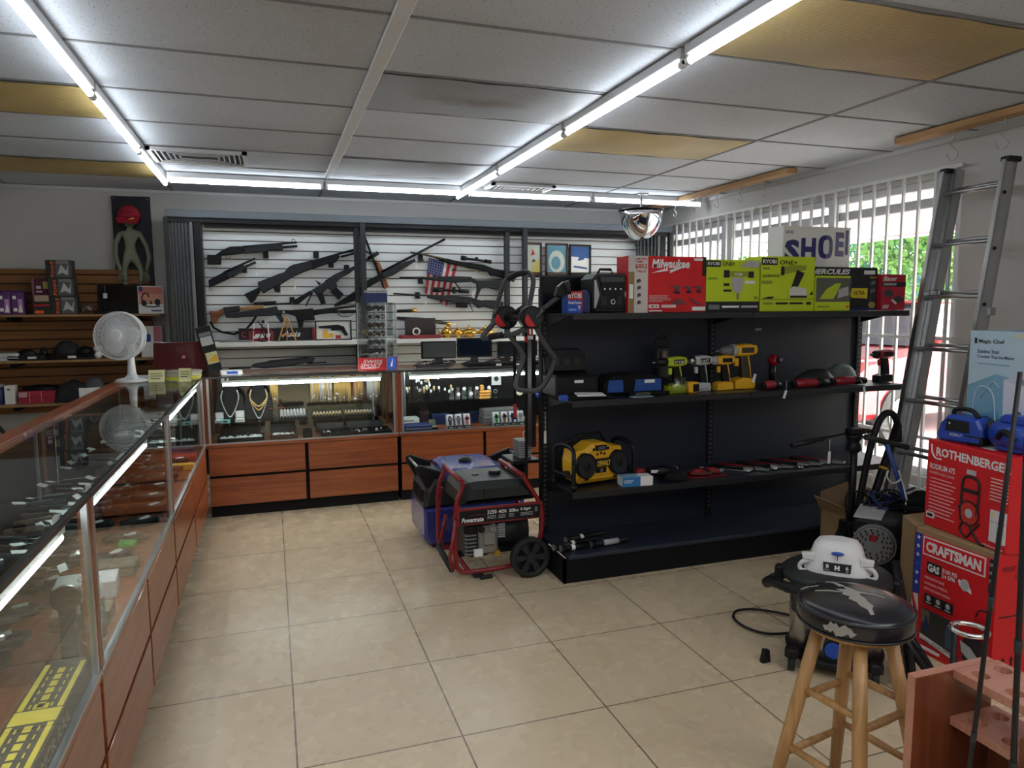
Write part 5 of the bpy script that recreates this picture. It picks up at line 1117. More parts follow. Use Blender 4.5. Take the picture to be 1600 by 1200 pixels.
for k in range(3):
    m = MB(); m.M = Mh @ Matrix.Rotation(k*2*PI/3, 4, 'Y')
    vv = []; 
    for i in range(7):
        r = .02+.1*i/6; w_ = .35+.55*math.sin(PI*(i/6)**.8)
        for j in range(5):
            an = (j/4-.5)*w_*1.7; vv.append((r*math.cos(an), (j/4-.5)*.03, r*math.sin(an)))
    m.add(vv, [(i*5+j, i*5+j+1, (i+1)*5+j+1, (i+1)*5+j) for i in range(6) for j in range(4)], mat('fan_blade', (.55, .6, .62), .3), True)
    o = obj('blade', m, t); sd = o.modifiers.new('t', 'SOLIDIFY'); sd.thickness = .002
# things at the far end of the left counter
NOTE = mat('note_yellow', (.62, .60, .32), .8)
o = obj('note_card', MB().box((-.045, 0, 0), (.045, .003, .075), NOTE).box((-.035, -.0008, .05), (.03, 0, .054), INK).box((-.035, -.0008, .035), (.035, 0, .039), INK).box((-.035, -.0008, .02), (.02, 0, .024), INK), None, (-0.674, 4.815, 0.956), (-.2, 0, 0)); tag(o, 'yellow handwritten note card standing beside the fan', 'note')
tx, ty = (-0.545, 4.888)
t = thing('clear_tub', 'shallow clear round tub with a yellow-green content at the counter corner', 'tub', (tx, ty+.03, .956)); obj('tub_body', MB().lathe([(.001, 0), (.11, 0), (.12, .05), (.118, .052)], mat('tub_plastic', (.38, .36, .28), .3), 28), t); obj('lid', MB().lathe([(.124, .05), (.124, .058), (.001, .062)], mat('tub_lid', (.35, .33, .25), .3), 28), t); obj('contents', MB().lathe([(.112, .005), (.12, .03)], mat('lime_content', (.5, .5, .05), .5), 28), t)
o = obj('note_card', MB().box((-.035, 0, 0), (.035, .003, .085), NOTE).box((-.025, -.0008, .06), (.025, 0, .064), INK).box((-.025, -.0008, .045), (.025, 0, .049), INK).box((-.025, -.0008, .03), (.015, 0, .034), INK), None, (tx+.035, ty-.115, .956), (-.25, 0, 0)); tag(o, 'yellow handwritten note leaning on the clear tub', 'note')
RBY = mat('ruby_lid', (.09, .006, .012), .22, coat=.5)
t = thing('laptop', 'open ruby red laptop seen from behind at the counter corner', 'laptop', (-0.626+.02, 5.602-.12, .956), .1)
obj('base', MB().box((-.17, 0, 0), (.17, .22, .018), BLK, .003), t); m = MB(); m.M = Matrix.Translation((0, .0, .015)) @ Matrix.Rotation(.25, 4, 'X'); m.prism([(-.175, 0), (.175, 0), (.175, .21), (-.165, .21)], -.008, 0, RBY, .003); m.cyl((.02, -.0095, .10), (.02, -.008, .10), .012, CHR, n=16); obj('lid', m, t)
bkx = -0.375
t = thing('boxed_knife_pack', 'black upright pack with grey and yellow panels leaning at the counter corner', 'pack', (bkx, 5.30, .956), .15)
m = MB(); m.M = Matrix.Rotation(-.22, 4, 'Y'); m.box((-.04, 0, 0), (.055, .04, .33), BLK, .003); m.quad(-.03, .20, .045, .26, LGREY, 0); m.quad(-.03, .265, .045, .29, MGREY, 0); m.quad(-.025, .07, .05, .15, NOTE, 0, .001); m.poly([(-.02, .09), (.04, .13), (.045, .08)], YEL, 0, .0025); obj('pack', m, t)
o = obj('blue_white_packet', MB().box((-.06, -.03, 0), (.08, .03, .03), PAPER, .004).box((-.02, -.031, .004), (.05, -.03, .022), BLUE), None, (bkx+.10, 5.2, .956), (0, 0, .1)); tag(o, 'blue and white packet beside the black pack on the counter', 'packet')
o = obj('white_papers', MB().box((-.86, 4.9, .956), (-.66, 5.02, .985), LGREY, .003)); tag(o, 'flat grey tray behind the fan on the far left counter', 'tray')

# ---------------- black gondola shelving ----------------
GX0, GXM, GX1, GYB, GYF = 1.40, 2.455, 3.545, 3.60, 3.21
t = thing('gondola_shelving', 'black steel store shelving unit with three shelves and a kick base', 'shelving unit', (0, 0, 0))
for x in (GX0, GXM, GX1):
    m = MB().box((x-.02, GYB-.02, 0), (x+.02, GYB+.03, 1.50 if x == GX0 else 1.42), BLK, .002); up = obj('upright', m, t)
    m = MB()
    for k in range(44): m.box((x-.008, GYB-.0215, .20+k*.027), (x-.003, GYB-.0195, .215+k*.027), mat('slot_grey', (.10, .10, .11), .5)).box((x+.003, GYB-.0215, .20+k*.027), (x+.008, GYB-.0195, .215+k*.027), mat('slot_grey'))
    obj('slot_row', m, up)
for x0, x1 in ((GX0+.02, GXM-.02), (GXM+.02, GX1-.02)):
    for z0, z1 in ((.13, .50), (.502, .90), (.902, 1.40)): obj('back_panel', MB().box((x0, GYB-.008, z0), (x1, GYB+.012, z1), PANELM), t)
SHZ = (.468, .934, 1.367)
for z in SHZ:
    for x0, x1 in ((GX0+.005, GXM-.004), (GXM+.004, GX1-.005)):
        m = MB().box((x0, GYF+.004, z-.012), (x1, GYB-.025, z), SHELFM, .001).box((x0, GYF, z-.032), (x1, GYF+.012, z+.001), mat('shelf_lip', (.016, .017, .019), .4), .003)
        sh = obj('shelf', m, t)
        for xx in (x0, x1-.003):
            m = MB(); m.M = Matrix(((0, 1, 0, xx), (1, 0, 0, 0), (0, 0, 1, 0), (0, 0, 0, 1))); m.prism([(GYF+.08, z-.014), (GYB-.026, z-.014), (GYB-.026, z-.075)], 0, .003, BLK); obj('shelf_bracket', m, sh)
m = MB(); m.box((GX0-.04, 3.22, 0), (GX1-.03, 3.235, .125), BLKM); m.box((GX0-.04, 3.22, 0), (GX0-.025, GYB, .125), BLKM); m.box((GX1-.045, 3.22, 0), (GX1-.03, GYB, .125), BLKM); obj('kick_plate', m, t)
for x0, x1 in ((GX0-.02, GXM-.002), (GXM+.002, GX1-.03)): obj('base_deck', MB().box((x0, 3.205, .125), (x1, GYB-.02, .147), mat('base_deck_window_sheen', (.022, .030, .048), .42, noise=(4, .35)), .004), t)  # lighter blue deck colour stands in for sheen from the window
m = MB().box((GX0-.06, GYB+.03, .63), (GX0-.035, GYB+.12, 1.25), BLK).box((GX0-.10, GYB-.03, 0), (GX0-.02, GYB+.2, .02), BLK)
obj('end_bracket', m, t)
for i, (x, z) in enumerate(((1.52, .468), (1.05, .0))): pass
o = obj('hanging_tag', MB().tube([(0, 0, 0), (.002, 0, -.10)], .0012, PAPER, 4).box((-.007, -.001, -.17), (.007, .001, -.10), PAPER, .0), None, (GX0-.006, GYB-.035, .83)); tag(o, 'white string tag hanging at the left end upright of the black shelving', 'tag')
o = obj('shelf_sticker', MB().box((0, 0, 0), (.045, .001, .016), mat('dull_sticker', (.35, .34, .32), .6)), None, (2.758, 3.5905, 1.250)); tag(o, 'torn pale sticker on the black back panel, upper right', 'sticker')
T3 = SHZ[2]+.0012
def px_(a): return a
BX = (1.717, 2.169, 2.177, 2.511, 2.52, 2.874, 3.121, 3.411, 3.596)
BZ = (1.654, 1.643, 1.666, 1.564, 1.619, 1.579, 1.477)
GRT = mat('tool_print_grey', (.16, .05, .05), .5); DRK = mat('dark_print', (.05, .05, .055), .5)
def tool_gfx(u, v, s, a, b, c=INK, asp=1.):
    """small printed cordless drill"""
    q = lambda p: [(u+x*s, v+y*s*asp) for x, y in p]
    return [('p', q([(0, .72), (.2, .66), (.2, .88), (0, .82)]), b), ('p', q([(.2, .6), (.85, .6), (.9, .75), (.85, .95), (.2, .95)]), a), ('p', q([(.45, .25), (.68, .25), (.75, .62), (.5, .62)]), b), ('p', q([(.3, 0), (.85, 0), (.85, .22), (.4, .26), (.3, .2)]), c)]
g_ = [('r', 0, 0, .075, 1, CARD), ('r', 0, .72, .075, 1, mat('pale_print', (.55, .52, .5), .6)), ('r', .075, 0, .245, 1, mat('cream_print', (.60, .56, .52), .6)), ('t', 'LIMITED', .08, .93, .235, .965, RED), ('t', 'TIME', .08, .88, .18, .915, RED), ('t', '$852', .08, .77, .235, .86, RED), ('t', 'VALUE', .10, .71, .22, .755, RED), ('r', .012, .25, .058, .5, PAPER),
 ('t', 'Milwaukee', .29, .79, .78, .95, WINK, .03, .2), ('p', [(.28, .70), (.50, .80), (.49, .745), (.80, .87), (.52, .70), (.53, .75)], WINK), ('r', .84, .93, .985, .975, PAPER), ('r', .955, .66, 1, 1, INK)]
for (u, v, s) in ((.10, .52, .06), (.11, .40, .05), (.11, .27, .05), (.11, .14, .05)): g_ += [('p', [(u, v), (u+s, v+.03), (u+s*.7, v+.08), (u, v+.06)], DRK)]
g_ += tool_gfx(.53, .34, .15, GRT, DRK)+tool_gfx(.70, .35, .13, GRT, DRK)+tool_gfx(.84, .36, .12, GRT, DRK)+[('p', [(.52, .14), (.6, .25), (.72, .2), (.74, .14)], GRT), ('p', [(.78, .27), (.95, .15), (.92, .12), (.8, .2)], GRT)]
for k, (u1, v) in enumerate(((.5, .30), (.49, .275), (.53, .25), (.53, .225), (.43, .20))): g_ += [('r', .26, v-.006, u1, v+.006, mat('pink_ink', (.75, .35, .35), .6))]
g_ += [('r', .26, .08, .38, .145, WINK), ('t', 'M18', .28, .092, .36, .132, RED), ('r', .42, .085, .6, .14, mat('pinkish', (.7, .5, .5), .6)), ('r', .26, .022, .42, .042, WINK), ('r', .82, .03, .99, .10, PAPER)]
carton('tool_kit_carton', 'large red drill kit carton with white script, left on the top shelf', BX[0], BX[1], T3, BZ[0], 3.24, .13, REDC, g_, 'carton', 'tool cartons on the top shelf')
LB = [('r', .0, .86, .26, .98, INK), ('t', 'RYOBI', .02, .89, .235, .955, WINK), ('t', 'ONE+', .29, .88, .52, .965, INK)]
RB = mat('lime_dark_print', (.25, .32, .02), .5)
carton('tool_carton', 'lime green carton with a black bottom band, next to the red kit', BX[2], BX[3], T3, BZ[1], 3.245, .15, LIME, LB+[('r', .0, .0, 1, .20, INK), ('r', .05, .05, .25, .14, MGREY), ('r', .30, .08, .62, .12, WINK), ('r', .66, .08, .97, .12, LGREY), ('r', .04, .62, .2, .66, RB),
 ('r', .32, .66, .42, .80, INK), ('r', .42, .68, .78, .78, RB), ('r', .78, .66, .88, .78, INK), ('t', 'RYOBI', .52, .70, .66, .75, WINK), ('p', [(.46, .66), (.70, .66), (.66, .42), (.60, .36), (.54, .36), (.48, .46)], LGREY), ('r', .57, .24, .60, .36, MGREY), ('r', .32, .50, .42, .55, INK), ('r', .32, .39, .46, .43, INK), ('r', .72, .54, .9, .6, WINK), ('r', .9, .24, .96, .3, RB), ('p', [(.62, .86), (.75, .98), (.98, .98), (.98, .86)], LGREY)], 'carton', 'tool cartons on the top shelf')
carton('tool_carton', 'taller lime green carton with a printed sprayer, in the middle of the top shelf', BX[4], BX[5], T3, BZ[2], 3.243, .15, LIME, [('r', -.0, .84, .29, .97, INK), ('t', 'RYOBI', .02, .87, .27, .94, WINK), ('t', 'ONE+', .33, .85, .66, .93, INK), ('r', .02, .76, .15, .80, RB), ('t', 'ELECTROSTATIC', .02, .62, .34, .67, INK), ('r', .0, .5, .2, .56, RB), ('p', [(0, .23), (.15, .27), (.25, .27), (.2, .23)], INK),
 ('r', .36, .66, .42, .82, INK), ('p', [(.42, .68), (.82, .76), (.84, .84), (.5, .84), (.42, .8)], RB), ('p', [(.56, .45), (.68, .45), (.8, .7), (.66, .76)], INK), ('p', [(.52, .26), (.86, .25), (.84, .42), (.6, .46), (.52, .40)], mat('tank_print', (.62, .65, .6), .4)), ('r', .54, .25, .86, .29, INK), ('r', 0, .215, 1, .225, RB), ('r', .05, .13, .22, .17, RB), ('r', .28, .13, .50, .165, INK), ('r', .54, .13, .78, .165, INK), ('r', .86, .12, .94, .17, INK), ('p', [(.9, .3), (.95, .38), (.97, .3)], INK)], 'carton', 'tool cartons on the top shelf')
carton('tool_carton', 'short lime and grey carton with a printed sander in front of the black carton', BX[5]+.006, BX[6], T3, BZ[3], 3.235, .09, LIME, [('r', .0, .26, 1, .94, mat('print_smoke', (.10, .11, .08), .4)), ('p', [(.1, .34), (.5, .34), (.6, .5), (.72, .8), (.55, .78), (.3, .62)], LIMEP), ('p', [(.62, .36), (.95, .45), (.93, .7), (.66, .62)], LGREY), ('r', .05, .10, .4, .15, RB), ('p', arc(.92, .12, .05, 0, 360, 10)[:-1], ORG)], 'carton', 'tool cartons on the top shelf')
carton('tool_carton', 'black carton lettered HERCULES with a yellow patch', BX[5]+.03, BX[7], T3, BZ[4], 3.332, .12, mat('carton_charcoal', (.014, .015, .018), .45), [('t', 'HERCULES', .04, .83, .60, .955, WINK, .04, .3), ('r', .80, .84, .96, .93, PAPER), ('r', .0, 0, 1, .06, NAVY), ('p', [(.60, .30), (.63, .52), (.86, .52), (.86, .28)], mat('patch_yellow', (.75, .60, .02), .5)), ('t', 'ULTRA', .66, .37, .82, .46, INK), ('r', .885, .12, .985, .8, mat('carton_inset', (.03, .03, .034), .5)), ('r', .885, .76, .985, .78, YEL), ('p', arc(.93, .13, .055, 0, 360, 10, .08)[:-1], mat('seal_gold', (.35, .33, .08), .4))]+tool_gfx(.40, .2, .26, NAVY, DGREY, DGREY, 2.2)+[('p', [(.90, .4), (.97, .45), (.96, .52), (.90, .48)], MGREY), ('p', [(.90, .6), (.97, .62), (.96, .7), (.90, .67)], MGREY)], 'carton', 'tool cartons on the top shelf')
carton('tool_carton', 'small red battery carton at the right end of the top shelf', BX[7]+.006, BX[8], T3, BZ[5], 3.30, .10, mat('deep_red_card', (.45, .012, .03), .5), [('t', 'Bauer', .04, .82, .62, .95, WINK, .02, .3), ('r', 0, .66, 1, .79, INK), ('t', 'STARTER KIT', .05, .69, .6, .76, WINK), ('p', [(.08, .42), (.4, .34), (.5, .5), (.25, .6), (.1, .55)], DRK), ('p', [(.38, .3), (.6, .16), (.95, .3), (.7, .42)], DRK), ('p', [(.4, .27), (.6, .16), (.65, .2), (.45, .32)], WINK), ('p', [(.02, .05), (.27, .05), (.33, .15), (.06, .15)], mat('pinkish', (.7, .5, .5), .6))], 'carton', 'tool cartons on the top shelf')
# helmet box standing behind
t = thing('helmet_carton', 'tall white helmet carton lettered SHOEI in navy behind the lime cartons', 'carton', (2.824, 3.43, T3), 0)
hw = 0.494; hh = 1.853-T3
def half_o(m, x0, sg, w_):
    pt = lambda a, f, g: (x0+sg*w_*f*abs(math.cos(a))**.7, -.0012, hh*(.765+.14*g*math.copysign(abs(math.sin(a))**.7, math.sin(a))))
    for k in range(12):
        a, b = -PI/2+PI*k/12, -PI/2+PI*(k+1)/12
        m.add([pt(a, 1, 1), pt(b, 1, 1), pt(b, .42, .62), pt(a, .42, .62)], [(0, 1, 2, 3)], INKB)
HB = mat('helmet_carton_white', (.72, .71, .69), .6)
pts_b = [(0, .02, 0), (hw*.56, -.02, 0), (hw, .03, 0), (hw, .15, 0), (0, .15, 0)]
m = MB(); m.loft([[(a, b, c) for a, b, c in pts_b], [(a, b, hh) for a, b, c in pts_b]], HB)
m.M = Matrix.Rotation(math.atan2(-.04, hw*.56), 4, 'Z') @ Matrix.Translation((0, .0, 0)); L1 = math.hypot(hw*.56, .04)
m.M = Matrix.Translation((0, .02, 0)) @ Matrix.Rotation(math.atan2(-.04, hw*.56), 4, 'Z')
F_ = .56
for c_, u0, u1, v0, v1 in (('S', .02, .21, .58, .85), ('H', .23, .42, .60, .87)): m.text(c_, L1*u0/F_, hh*v0, L1*u1/F_, hh*v1, INKB, 0, .05, .0, .0012)
half_o(m, L1, -1, L1*(1-.45/F_)); m.text('SHOEI', L1*.05, hh*.92, L1*.22, hh*.955, INKB, 0, .02)
L2 = math.hypot(hw*.44, .05); m.M = Matrix.Translation((hw*.56, -.02, 0)) @ Matrix.Rotation(math.atan2(.05, hw*.44), 4, 'Z')
u2 = lambda u: (u-.56)/.44
half_o(m, 0, 1, L2*u2(.67)); m.text('E', L2*u2(.72), hh*.66, L2*u2(.88), hh*.95, INKB, 0, .05); m.text('I', L2*u2(.905), hh*.68, L2*u2(.965), hh*.98, INKB, 0, .05); m.text('SHOEI', L2*.6, hh*.47, L2*.9, hh*.51, INKB, 0, .02)
obj('carton_body', m, t)
obj('lid_flap', MB().box((0, .02, hh), (hw, .15, hh+.006), HB, .002), t)
# sander box and power station
SB = (1.392, 1.475)
carton('sander_carton', 'small blue and red sander carton at the left end of the top shelf', SB[0], SB[1], T3, BZ[6], 3.26, .07, BLUE, [('r', 0, .6, 1, 1, RED), ('t', 'RYOBI', .08, .68, .92, .92, WINK), ('t', 'Detail Sander', .08, .42, .95, .55, WINK), ('r', .1, .12, .6, .2, mat('sky_ink', (.2, .4, .7), .5)), ('p', [(.65, .35), (.9, .35), (.78, .12)], mat('lilac_ink', (.6, .4, .6), .5)), ('r', .96, 0, 1, 1, RED)], 'carton')
o = obj('blue_plastic_case', MB().prism([(0, .01), (.02, 0), (.05, 0), (.05, .10), (.03, .115), (0, .11)], 0, .05, NAVY, .006), None, (SB[1]+.003, 3.28, T3)); tag(o, 'dark blue rounded case beside the small sander carton', 'case')
PX = (1.535, 1.748, 1.568)
t = thing('power_station', 'black portable power station with silver side panels on the top shelf', 'power station', ((PX[0]+PX[1])/2, 3.27, T3))
w = (PX[1]-PX[0])/2; h_ = PX[2]-T3
obj('body', MB().prism([(-w, .02), (-w+.02, 0), (w-.02, 0), (w, .02), (w, h_-.03), (w-.03, h_), (-w+.03, h_), (-w, h_-.03)], 0, .16, DGREY, .012), t)
m = MB(); m.prism([(-w*.78, .02), (-w*.5, h_*.45), (-w*.75, h_*.93), (w*.75, h_*.93), (w*.5, h_*.45), (w*.78, .02)], -.008, .002, BLK, .004); f_ = obj('front_panel', m, t)
for s in (-1, 1): obj('side_panel', MB().prism([(s*w*.93, h_*.12), (s*w*.86, h_*.12), (s*w*.66, h_*.45), (s*w*.84, h_*.82), (s*w*.93, h_*.82)], -.005, .002, mat('silver_panel', (.42, .42, .46), .35), .002), t)
m = MB().quad(-w*.62, h_*.78, w*.62, h_*.9, mat('lcd_grey', (.06, .065, .07), .2), -.008)
for k in range(4): m.poly(arc(-w*.42+k*w*.28, h_*.60, .005, 0, 360, 8)[:-1], WINK, -.0085)
for x in (-w*.45, w*.38): m.quad(x-.014, h_*.20, x+.014, h_*.42, DGREY, -.008)
m.cyl((0, -.014, h_*.28), (0, -.008, h_*.28), .013, CHR, n=20).cyl((0, -.0145, h_*.28), (0, -.014, h_*.28), .009, BLK, n=20); obj('controls', m, f_)
obj('carry_handle', MB().tube([(-.045, .08, h_-.005), (-.03, .08, h_+.022), (.03, .08, h_+.022), (.045, .08, h_-.005)], .007, BLK, 8), t)
o = obj('white_cable_coil', MB().tube([(.022*math.cos(a*PI/8), .012*math.sin(a*PI/8)*1.0, .0025+.001*(a % 3)) for a in range(16)], .0022, PAPER, 5, True), None, (t.location.x-.005, t.location.y+.035, T3+h_+.004)); tag(o, 'small coil of white cord on top of the power station', 'cord')
# black screen lying behind on the top shelf, left end
t = thing('flat_television', 'black flat screen standing at the left end of the top shelf', 'television', (1.490, 3.5, T3))
ww = 0.141; hh2 = 1.563-T3
obj('bezel', MB().box((-ww, 0, 0), (ww, .035, hh2), BLK, .005), t); obj('screen', MB().box((-ww+.012, -.002, .014), (ww-.012, 0, hh2-.012), mat('tv_dark', (.006, .006, .008), .2)), t)
m = MB()
if False:
    for k in range(7): m.cyl((-ww*.7+k*ww*.22, .0175, hh2), (-ww*.7+k*ww*.22, .0175, hh2+.012), .004, MGREY, n=6)
# ---------------- middle shelf: power tools ----------------
T2 = SHZ[1]+.0012
def place(px, Yv): return 0
def drill(name, label, x, y, z, s, body, dark, chuck, batt, flip=1, kind='drill', top=None, rz=0):
    """cordless tool in side view, nose towards -x; about .2 m tall at s=1"""
    t = thing(name, label, 'power tool', (x, y, z), rz, 'cordless tools standing on the middle shelf')
    def q(p): return [(a*s*flip, b*s) for a, b in p]
    obj('battery', MB().prism(q([(-.055, 0), (.045, 0), (.05, .02), (.045, .045), (-.01, .05), (-.055, .04)]), -.032*s, .032*s, batt, .005), t)
    obj('grip', MB().prism(q([(-.008, .042), (.034, .042), (.030, .085), (.014, .148), (-.024, .148), (-.014, .10)]), -.017*s, .017*s, dark, .006), t)
    hb = obj('body', MB().prism(q([(-.056, .150), (-.03, .143), (.03, .146), (.058, .153), (.064, .170), (.058, .190), (.02, .197), (-.045, .193), (-.058, .182)]), -.026*s, .026*s, body, .009), t)
    obj('trigger', MB().prism(q([(-.042, .10), (-.024, .10), (-.024, .135), (-.045, .135)]), -.007*s, .007*s, top or body, .002), t)
    if kind == 'drill': m = MB().tube([(a*s*flip, 0, .168*s) for a in (-.055, -.075, -.10, -.118)], [.022*s, .024*s, .020*s, .010*s], chuck, 16); m.cyl((-.118*s*flip, 0, .168*s), (-.140*s*flip, 0, .168*s), .004*s, STEEL, n=8)
    else: m = MB().tube([(a*s*flip, 0, .168*s) for a in (-.055, -.075, -.085)], [.027*s, .022*s, .014*s], chuck, 16); m.cyl((-.085*s*flip, 0, .168*s), (-.105*s*flip, 0, .168*s), .008*s, STEEL, n=6)
    obj('chuck', m, t)
    m = MB(); m.quad(*(min(-.025*s*flip, .04*s*flip), .158*s, max(-.025*s*flip, .04*s*flip), .182*s), dark, -.0262*s); obj('badge', m, hb)
    obj('spine', MB().prism(q([(.034, .05), (.040, .05), (.034, .10), (.024, .148), (.014, .148), (.028, .09)]), -.012*s, .012*s, body, .002), t)
    return t, hb
PXS = (2.054, 2.138, 2.227, 2.379, 2.518, 2.722, 3.519)
t, hb = drill('cordless_drill', 'lime green drill in a plastic bag, leftmost of the cordless tools', PXS[0], 3.33, T2, 1.0, LIMEP, BLK, BLK, LIMEP)
m = MB(); m.text('RYOBI', -.02, .160, .035, .176, WINK, -.027); obj('lettering', m, hb)
lump('plastic_bag', 'clear plastic bag bunched around the grip of the lime drill', 'bag', PXS[0]+.005, 3.295, T2+.012, .055, .03, .085, BAGM, 4)
t = thing('bit_package', 'black upright bit package standing behind the lime drill', 'package', (PXS[0]-.005, 3.46, T2)); obj('card', MB().prism([(-.045, 0), (.045, 0), (.045, .28), (.03, .29), (-.03, .29), (-.045, .28)], 0, .012, BLK, .003), t); obj('blister', MB().box((-.038, -.015, .01), (.038, 0, .24), mat('blister_dark', (.03, .03, .035), .1), .01), t); obj('drill_bit', MB().cyl((0, -.02, .17), (0, -.02, .22), .012, mat('bronze_bit', (.25, .16, .1), .4), n=8).tube([(-.018, 0, .29), (0, 0, .31), (.018, 0, .29)], .003, BLK, 6), t)
o = obj('spare_battery', MB().box((-.038, -.03, 0), (.03, .03, .06), YEL, .008).box((-.01, -.0315, .01), (.026, -.030, .05), BLK), None, (PXS[1], 3.30, T2)); tag(o, 'yellow battery lying between the lime drill and the white driver', 'battery')
t, hb = drill('impact_driver', 'white impact driver, second of the cordless tools', PXS[2]+.0, 3.35, T2, 1.0, mat('tool_white', (.5, .52, .54), .4), BLK, STEEL, mat('tool_white', (.5, .52, .54)), kind='impact', rz=.1)
m = MB(); m.text('HART', -.02, .160, .03, .176, WINK, -.027); obj('lettering', m, hb)
m = MB(); m.text('HART 20V', -.04, .008, .03, .018, INK, -.033); obj('lettering', m, t)
drill('impact_driver', 'yellow and grey impact driver between the white one and the large drill', PXS[3], 3.36, T2, .98, YEL, BLK, LGREY, YEL, kind='impact')
t, hb = drill('hammer_drill', 'large yellow hammer drill, tallest of the cordless tools', PXS[4], 3.38, T2, 1.28, YEL, mat('drill_black_yellow', (.04, .035, .02), .5), MGREY, YEL)
obj('clutch', MB().cyl((-.08, 0, .215), (-.055, 0, .215), .037, LGREY), t)
o = obj('price_tag', MB().box((-.008, 0, -.02), (.010, .001, .03), PAPER), None, (PXS[4]+.045, 3.335, T2+.055), (0, .3, 0)); tag(o, 'white tag hanging from the battery of the large yellow drill', 'tag')
RDD = mat('tool_red', (.28, .01, .02), .4)
t = thing('ratchet_driver', 'small red and black driver standing nose forward beside the red tools', 'power tool', (PXS[5], 3.38, T2))
obj('battery', MB().box((-.03, -.03, 0), (.03, .03, .03), BLK, .005), t); obj('grip', MB().cyl((0, 0, .03), (.0, 0, .13), .018, BLK), t); obj('head', MB().sph((0, -.01, .155), (.03, .045, .034), RDD, 14, 10), t); obj('nose', MB().cyl((0, -.05, .16), (0, -.07, .162), .017, BLK).cyl((0, -.07, .162), (0, -.075, .162), .011, MGREY), t)
t, hb = drill('impact_wrench', 'red and black impact wrench alone at the right end of the middle shelf', PXS[6], 3.36, T2, 1.0, RDD, BLK, BLK, BLK, kind='impact')
def long_tool(x, y, L_, label, rz, seed, col=RDD):
    t = thing('multi_tool', label, 'power tool', (x, y, T2), rz, 'red tools lying on the middle shelf')
    obj('body', MB().tube([(-L_/2, 0, .025), (-L_*.2, 0, .028), (L_*.2, 0, .026), (L_/2, 0, .024)], [.022, .026, .022, .018], col, 12), t); obj('grip', MB().tube([(L_*.12, 0, .026), (L_*.5, 0, .024)], [.024, .020], BLK, 12), t); obj('head', MB().cyl((-L_/2-.02, 0, .025), (-L_/2, 0, .025), .02, BLK), t)
XR = (2.632, 2.906, 3.196, 3.079, 3.268, 2.675)
long_tool(XR[0], 3.27, .12, 'short red tool lying in front of the upright driver', .2, 1)
long_tool(XR[1], 3.27, .24, 'red body tool lying with a black grip, left of two', .05, 2)
long_tool(XR[2], 3.29, .22, 'red body tool lying with a black grip, right of two', -.05, 3)
lump('tool_heap', 'black and grey tool pouch behind the red tools', 'pouch', XR[3], 3.42, T2, .15, .06, .085, DGREY, 6)
lump('grey_pouch', 'folded grey green pouch at the right on the middle shelf', 'pouch', XR[4]+.02, 3.46, T2, .11, .07, .11, mat('sage_cloth', (.12, .15, .14), .8), 8)
for x, s in ((XR[5], 'left'), (XR[2]+.02, 'right')):
    o = obj('string_tag', MB().box((-.008, 0, -.045), (.008, .001, .0), PAPER).tube([(0, 0, 0), (-.02, 0, .05)], .001, PAPER, 4), None, (x, 3.200, T2+.0), (0, .35 if s == 'left' else -.2, 0)); tag(o, 'white string tag over the middle shelf edge, '+s+' of two', 'tag')
# black open case, papers, blue bag
XC = (1.366, 1.61, 1.639, 1.966, 1.503, 1.783)
t = thing('tool_case', 'open black moulded tool case at the left on the middle shelf', 'case', ((XC[0]+XC[1])/2, 3.40, T2))
w = (XC[1]-XC[0])/2
obj('base', MB().box((-w, -.06, 0), (w, .14, .115), BLK, .012), t); m = MB(); m.M = Matrix.Translation((0, .12, .115)) @ Matrix.Rotation(-.25, 4, 'X'); m.prism([(-w, 0), (w, 0), (w, .08), (w*.7, .125), (-w*.6, .125), (-w, .08)], -.03, 0, BLK, .008)
for k in range(3): m.cyl((-w*.5+k*w*.5, -.036, .05), (-w*.5+k*w*.5, -.03, .05), .022, DGREY, n=14)
obj('lid', m, t); obj('sticker', MB().quad(-.02, .075, .03, .090, PAPER, -.06), t)
o = obj('paper_booklet', MB().prism([(-.07, 0), (.07, -.0), (.075, .003), (-.065, .006)], -.05, .05, PAPER, .001), None, (XC[4]+.02, 3.275, T2+.02), (.05, .0, -.2)); tag(o, 'white booklet lying in front of the black tool case', 'booklet')
o = obj('black_flat_pouch', MB().prism([(-.16, 0), (.14, 0), (.15, .012), (-.14, .018)], -.045, .045, BLKM, .004), None, (XC[4]-.0, 3.28, T2)); tag(o, 'flat black pouch under the white booklet', 'pouch')
o = obj('blue_tab', MB().box((-.022, -.015, 0), (.022, .015, .03), BLUE, .005), None, (1.363, 3.235, T2)); tag(o, 'bright blue cap at the left front edge of the middle shelf', 'cap')
t = thing('tool_bag', 'blue and black soft tool bag lying on the middle shelf', 'bag', ((XC[2]+XC[3])/2, 3.40, T2))
obj('body', MB().prism([(-.17, 0), (.17, 0), (.175, .06), (.14, .10), (.02, .115), (-.12, .105), (-.175, .06)], -.09, .09, BLKM, .02), t)
for x0, x1 in ((-.165, -.07), (-.01, .155)): obj('blue_panel', MB().prism([(x0, .02), (x1, .02), (x1-.005, .085), (x0+.01, .085)], -.097, -.088, mat('bag_blue', (.015, .07, .30), .6), .004), t)
obj('sticker', MB().quad(.05, .065, .11, .082, PAPER, -.098), t)
obj('strap', MB().tube(smooth_path([(.15, -.05, .08), (.20, -.07, .05), (.22, -.08, .01), (.12, -.13, .012), (-.05, -.12, .012)], 4), .010, BLKM, 8, flat=.5), t)
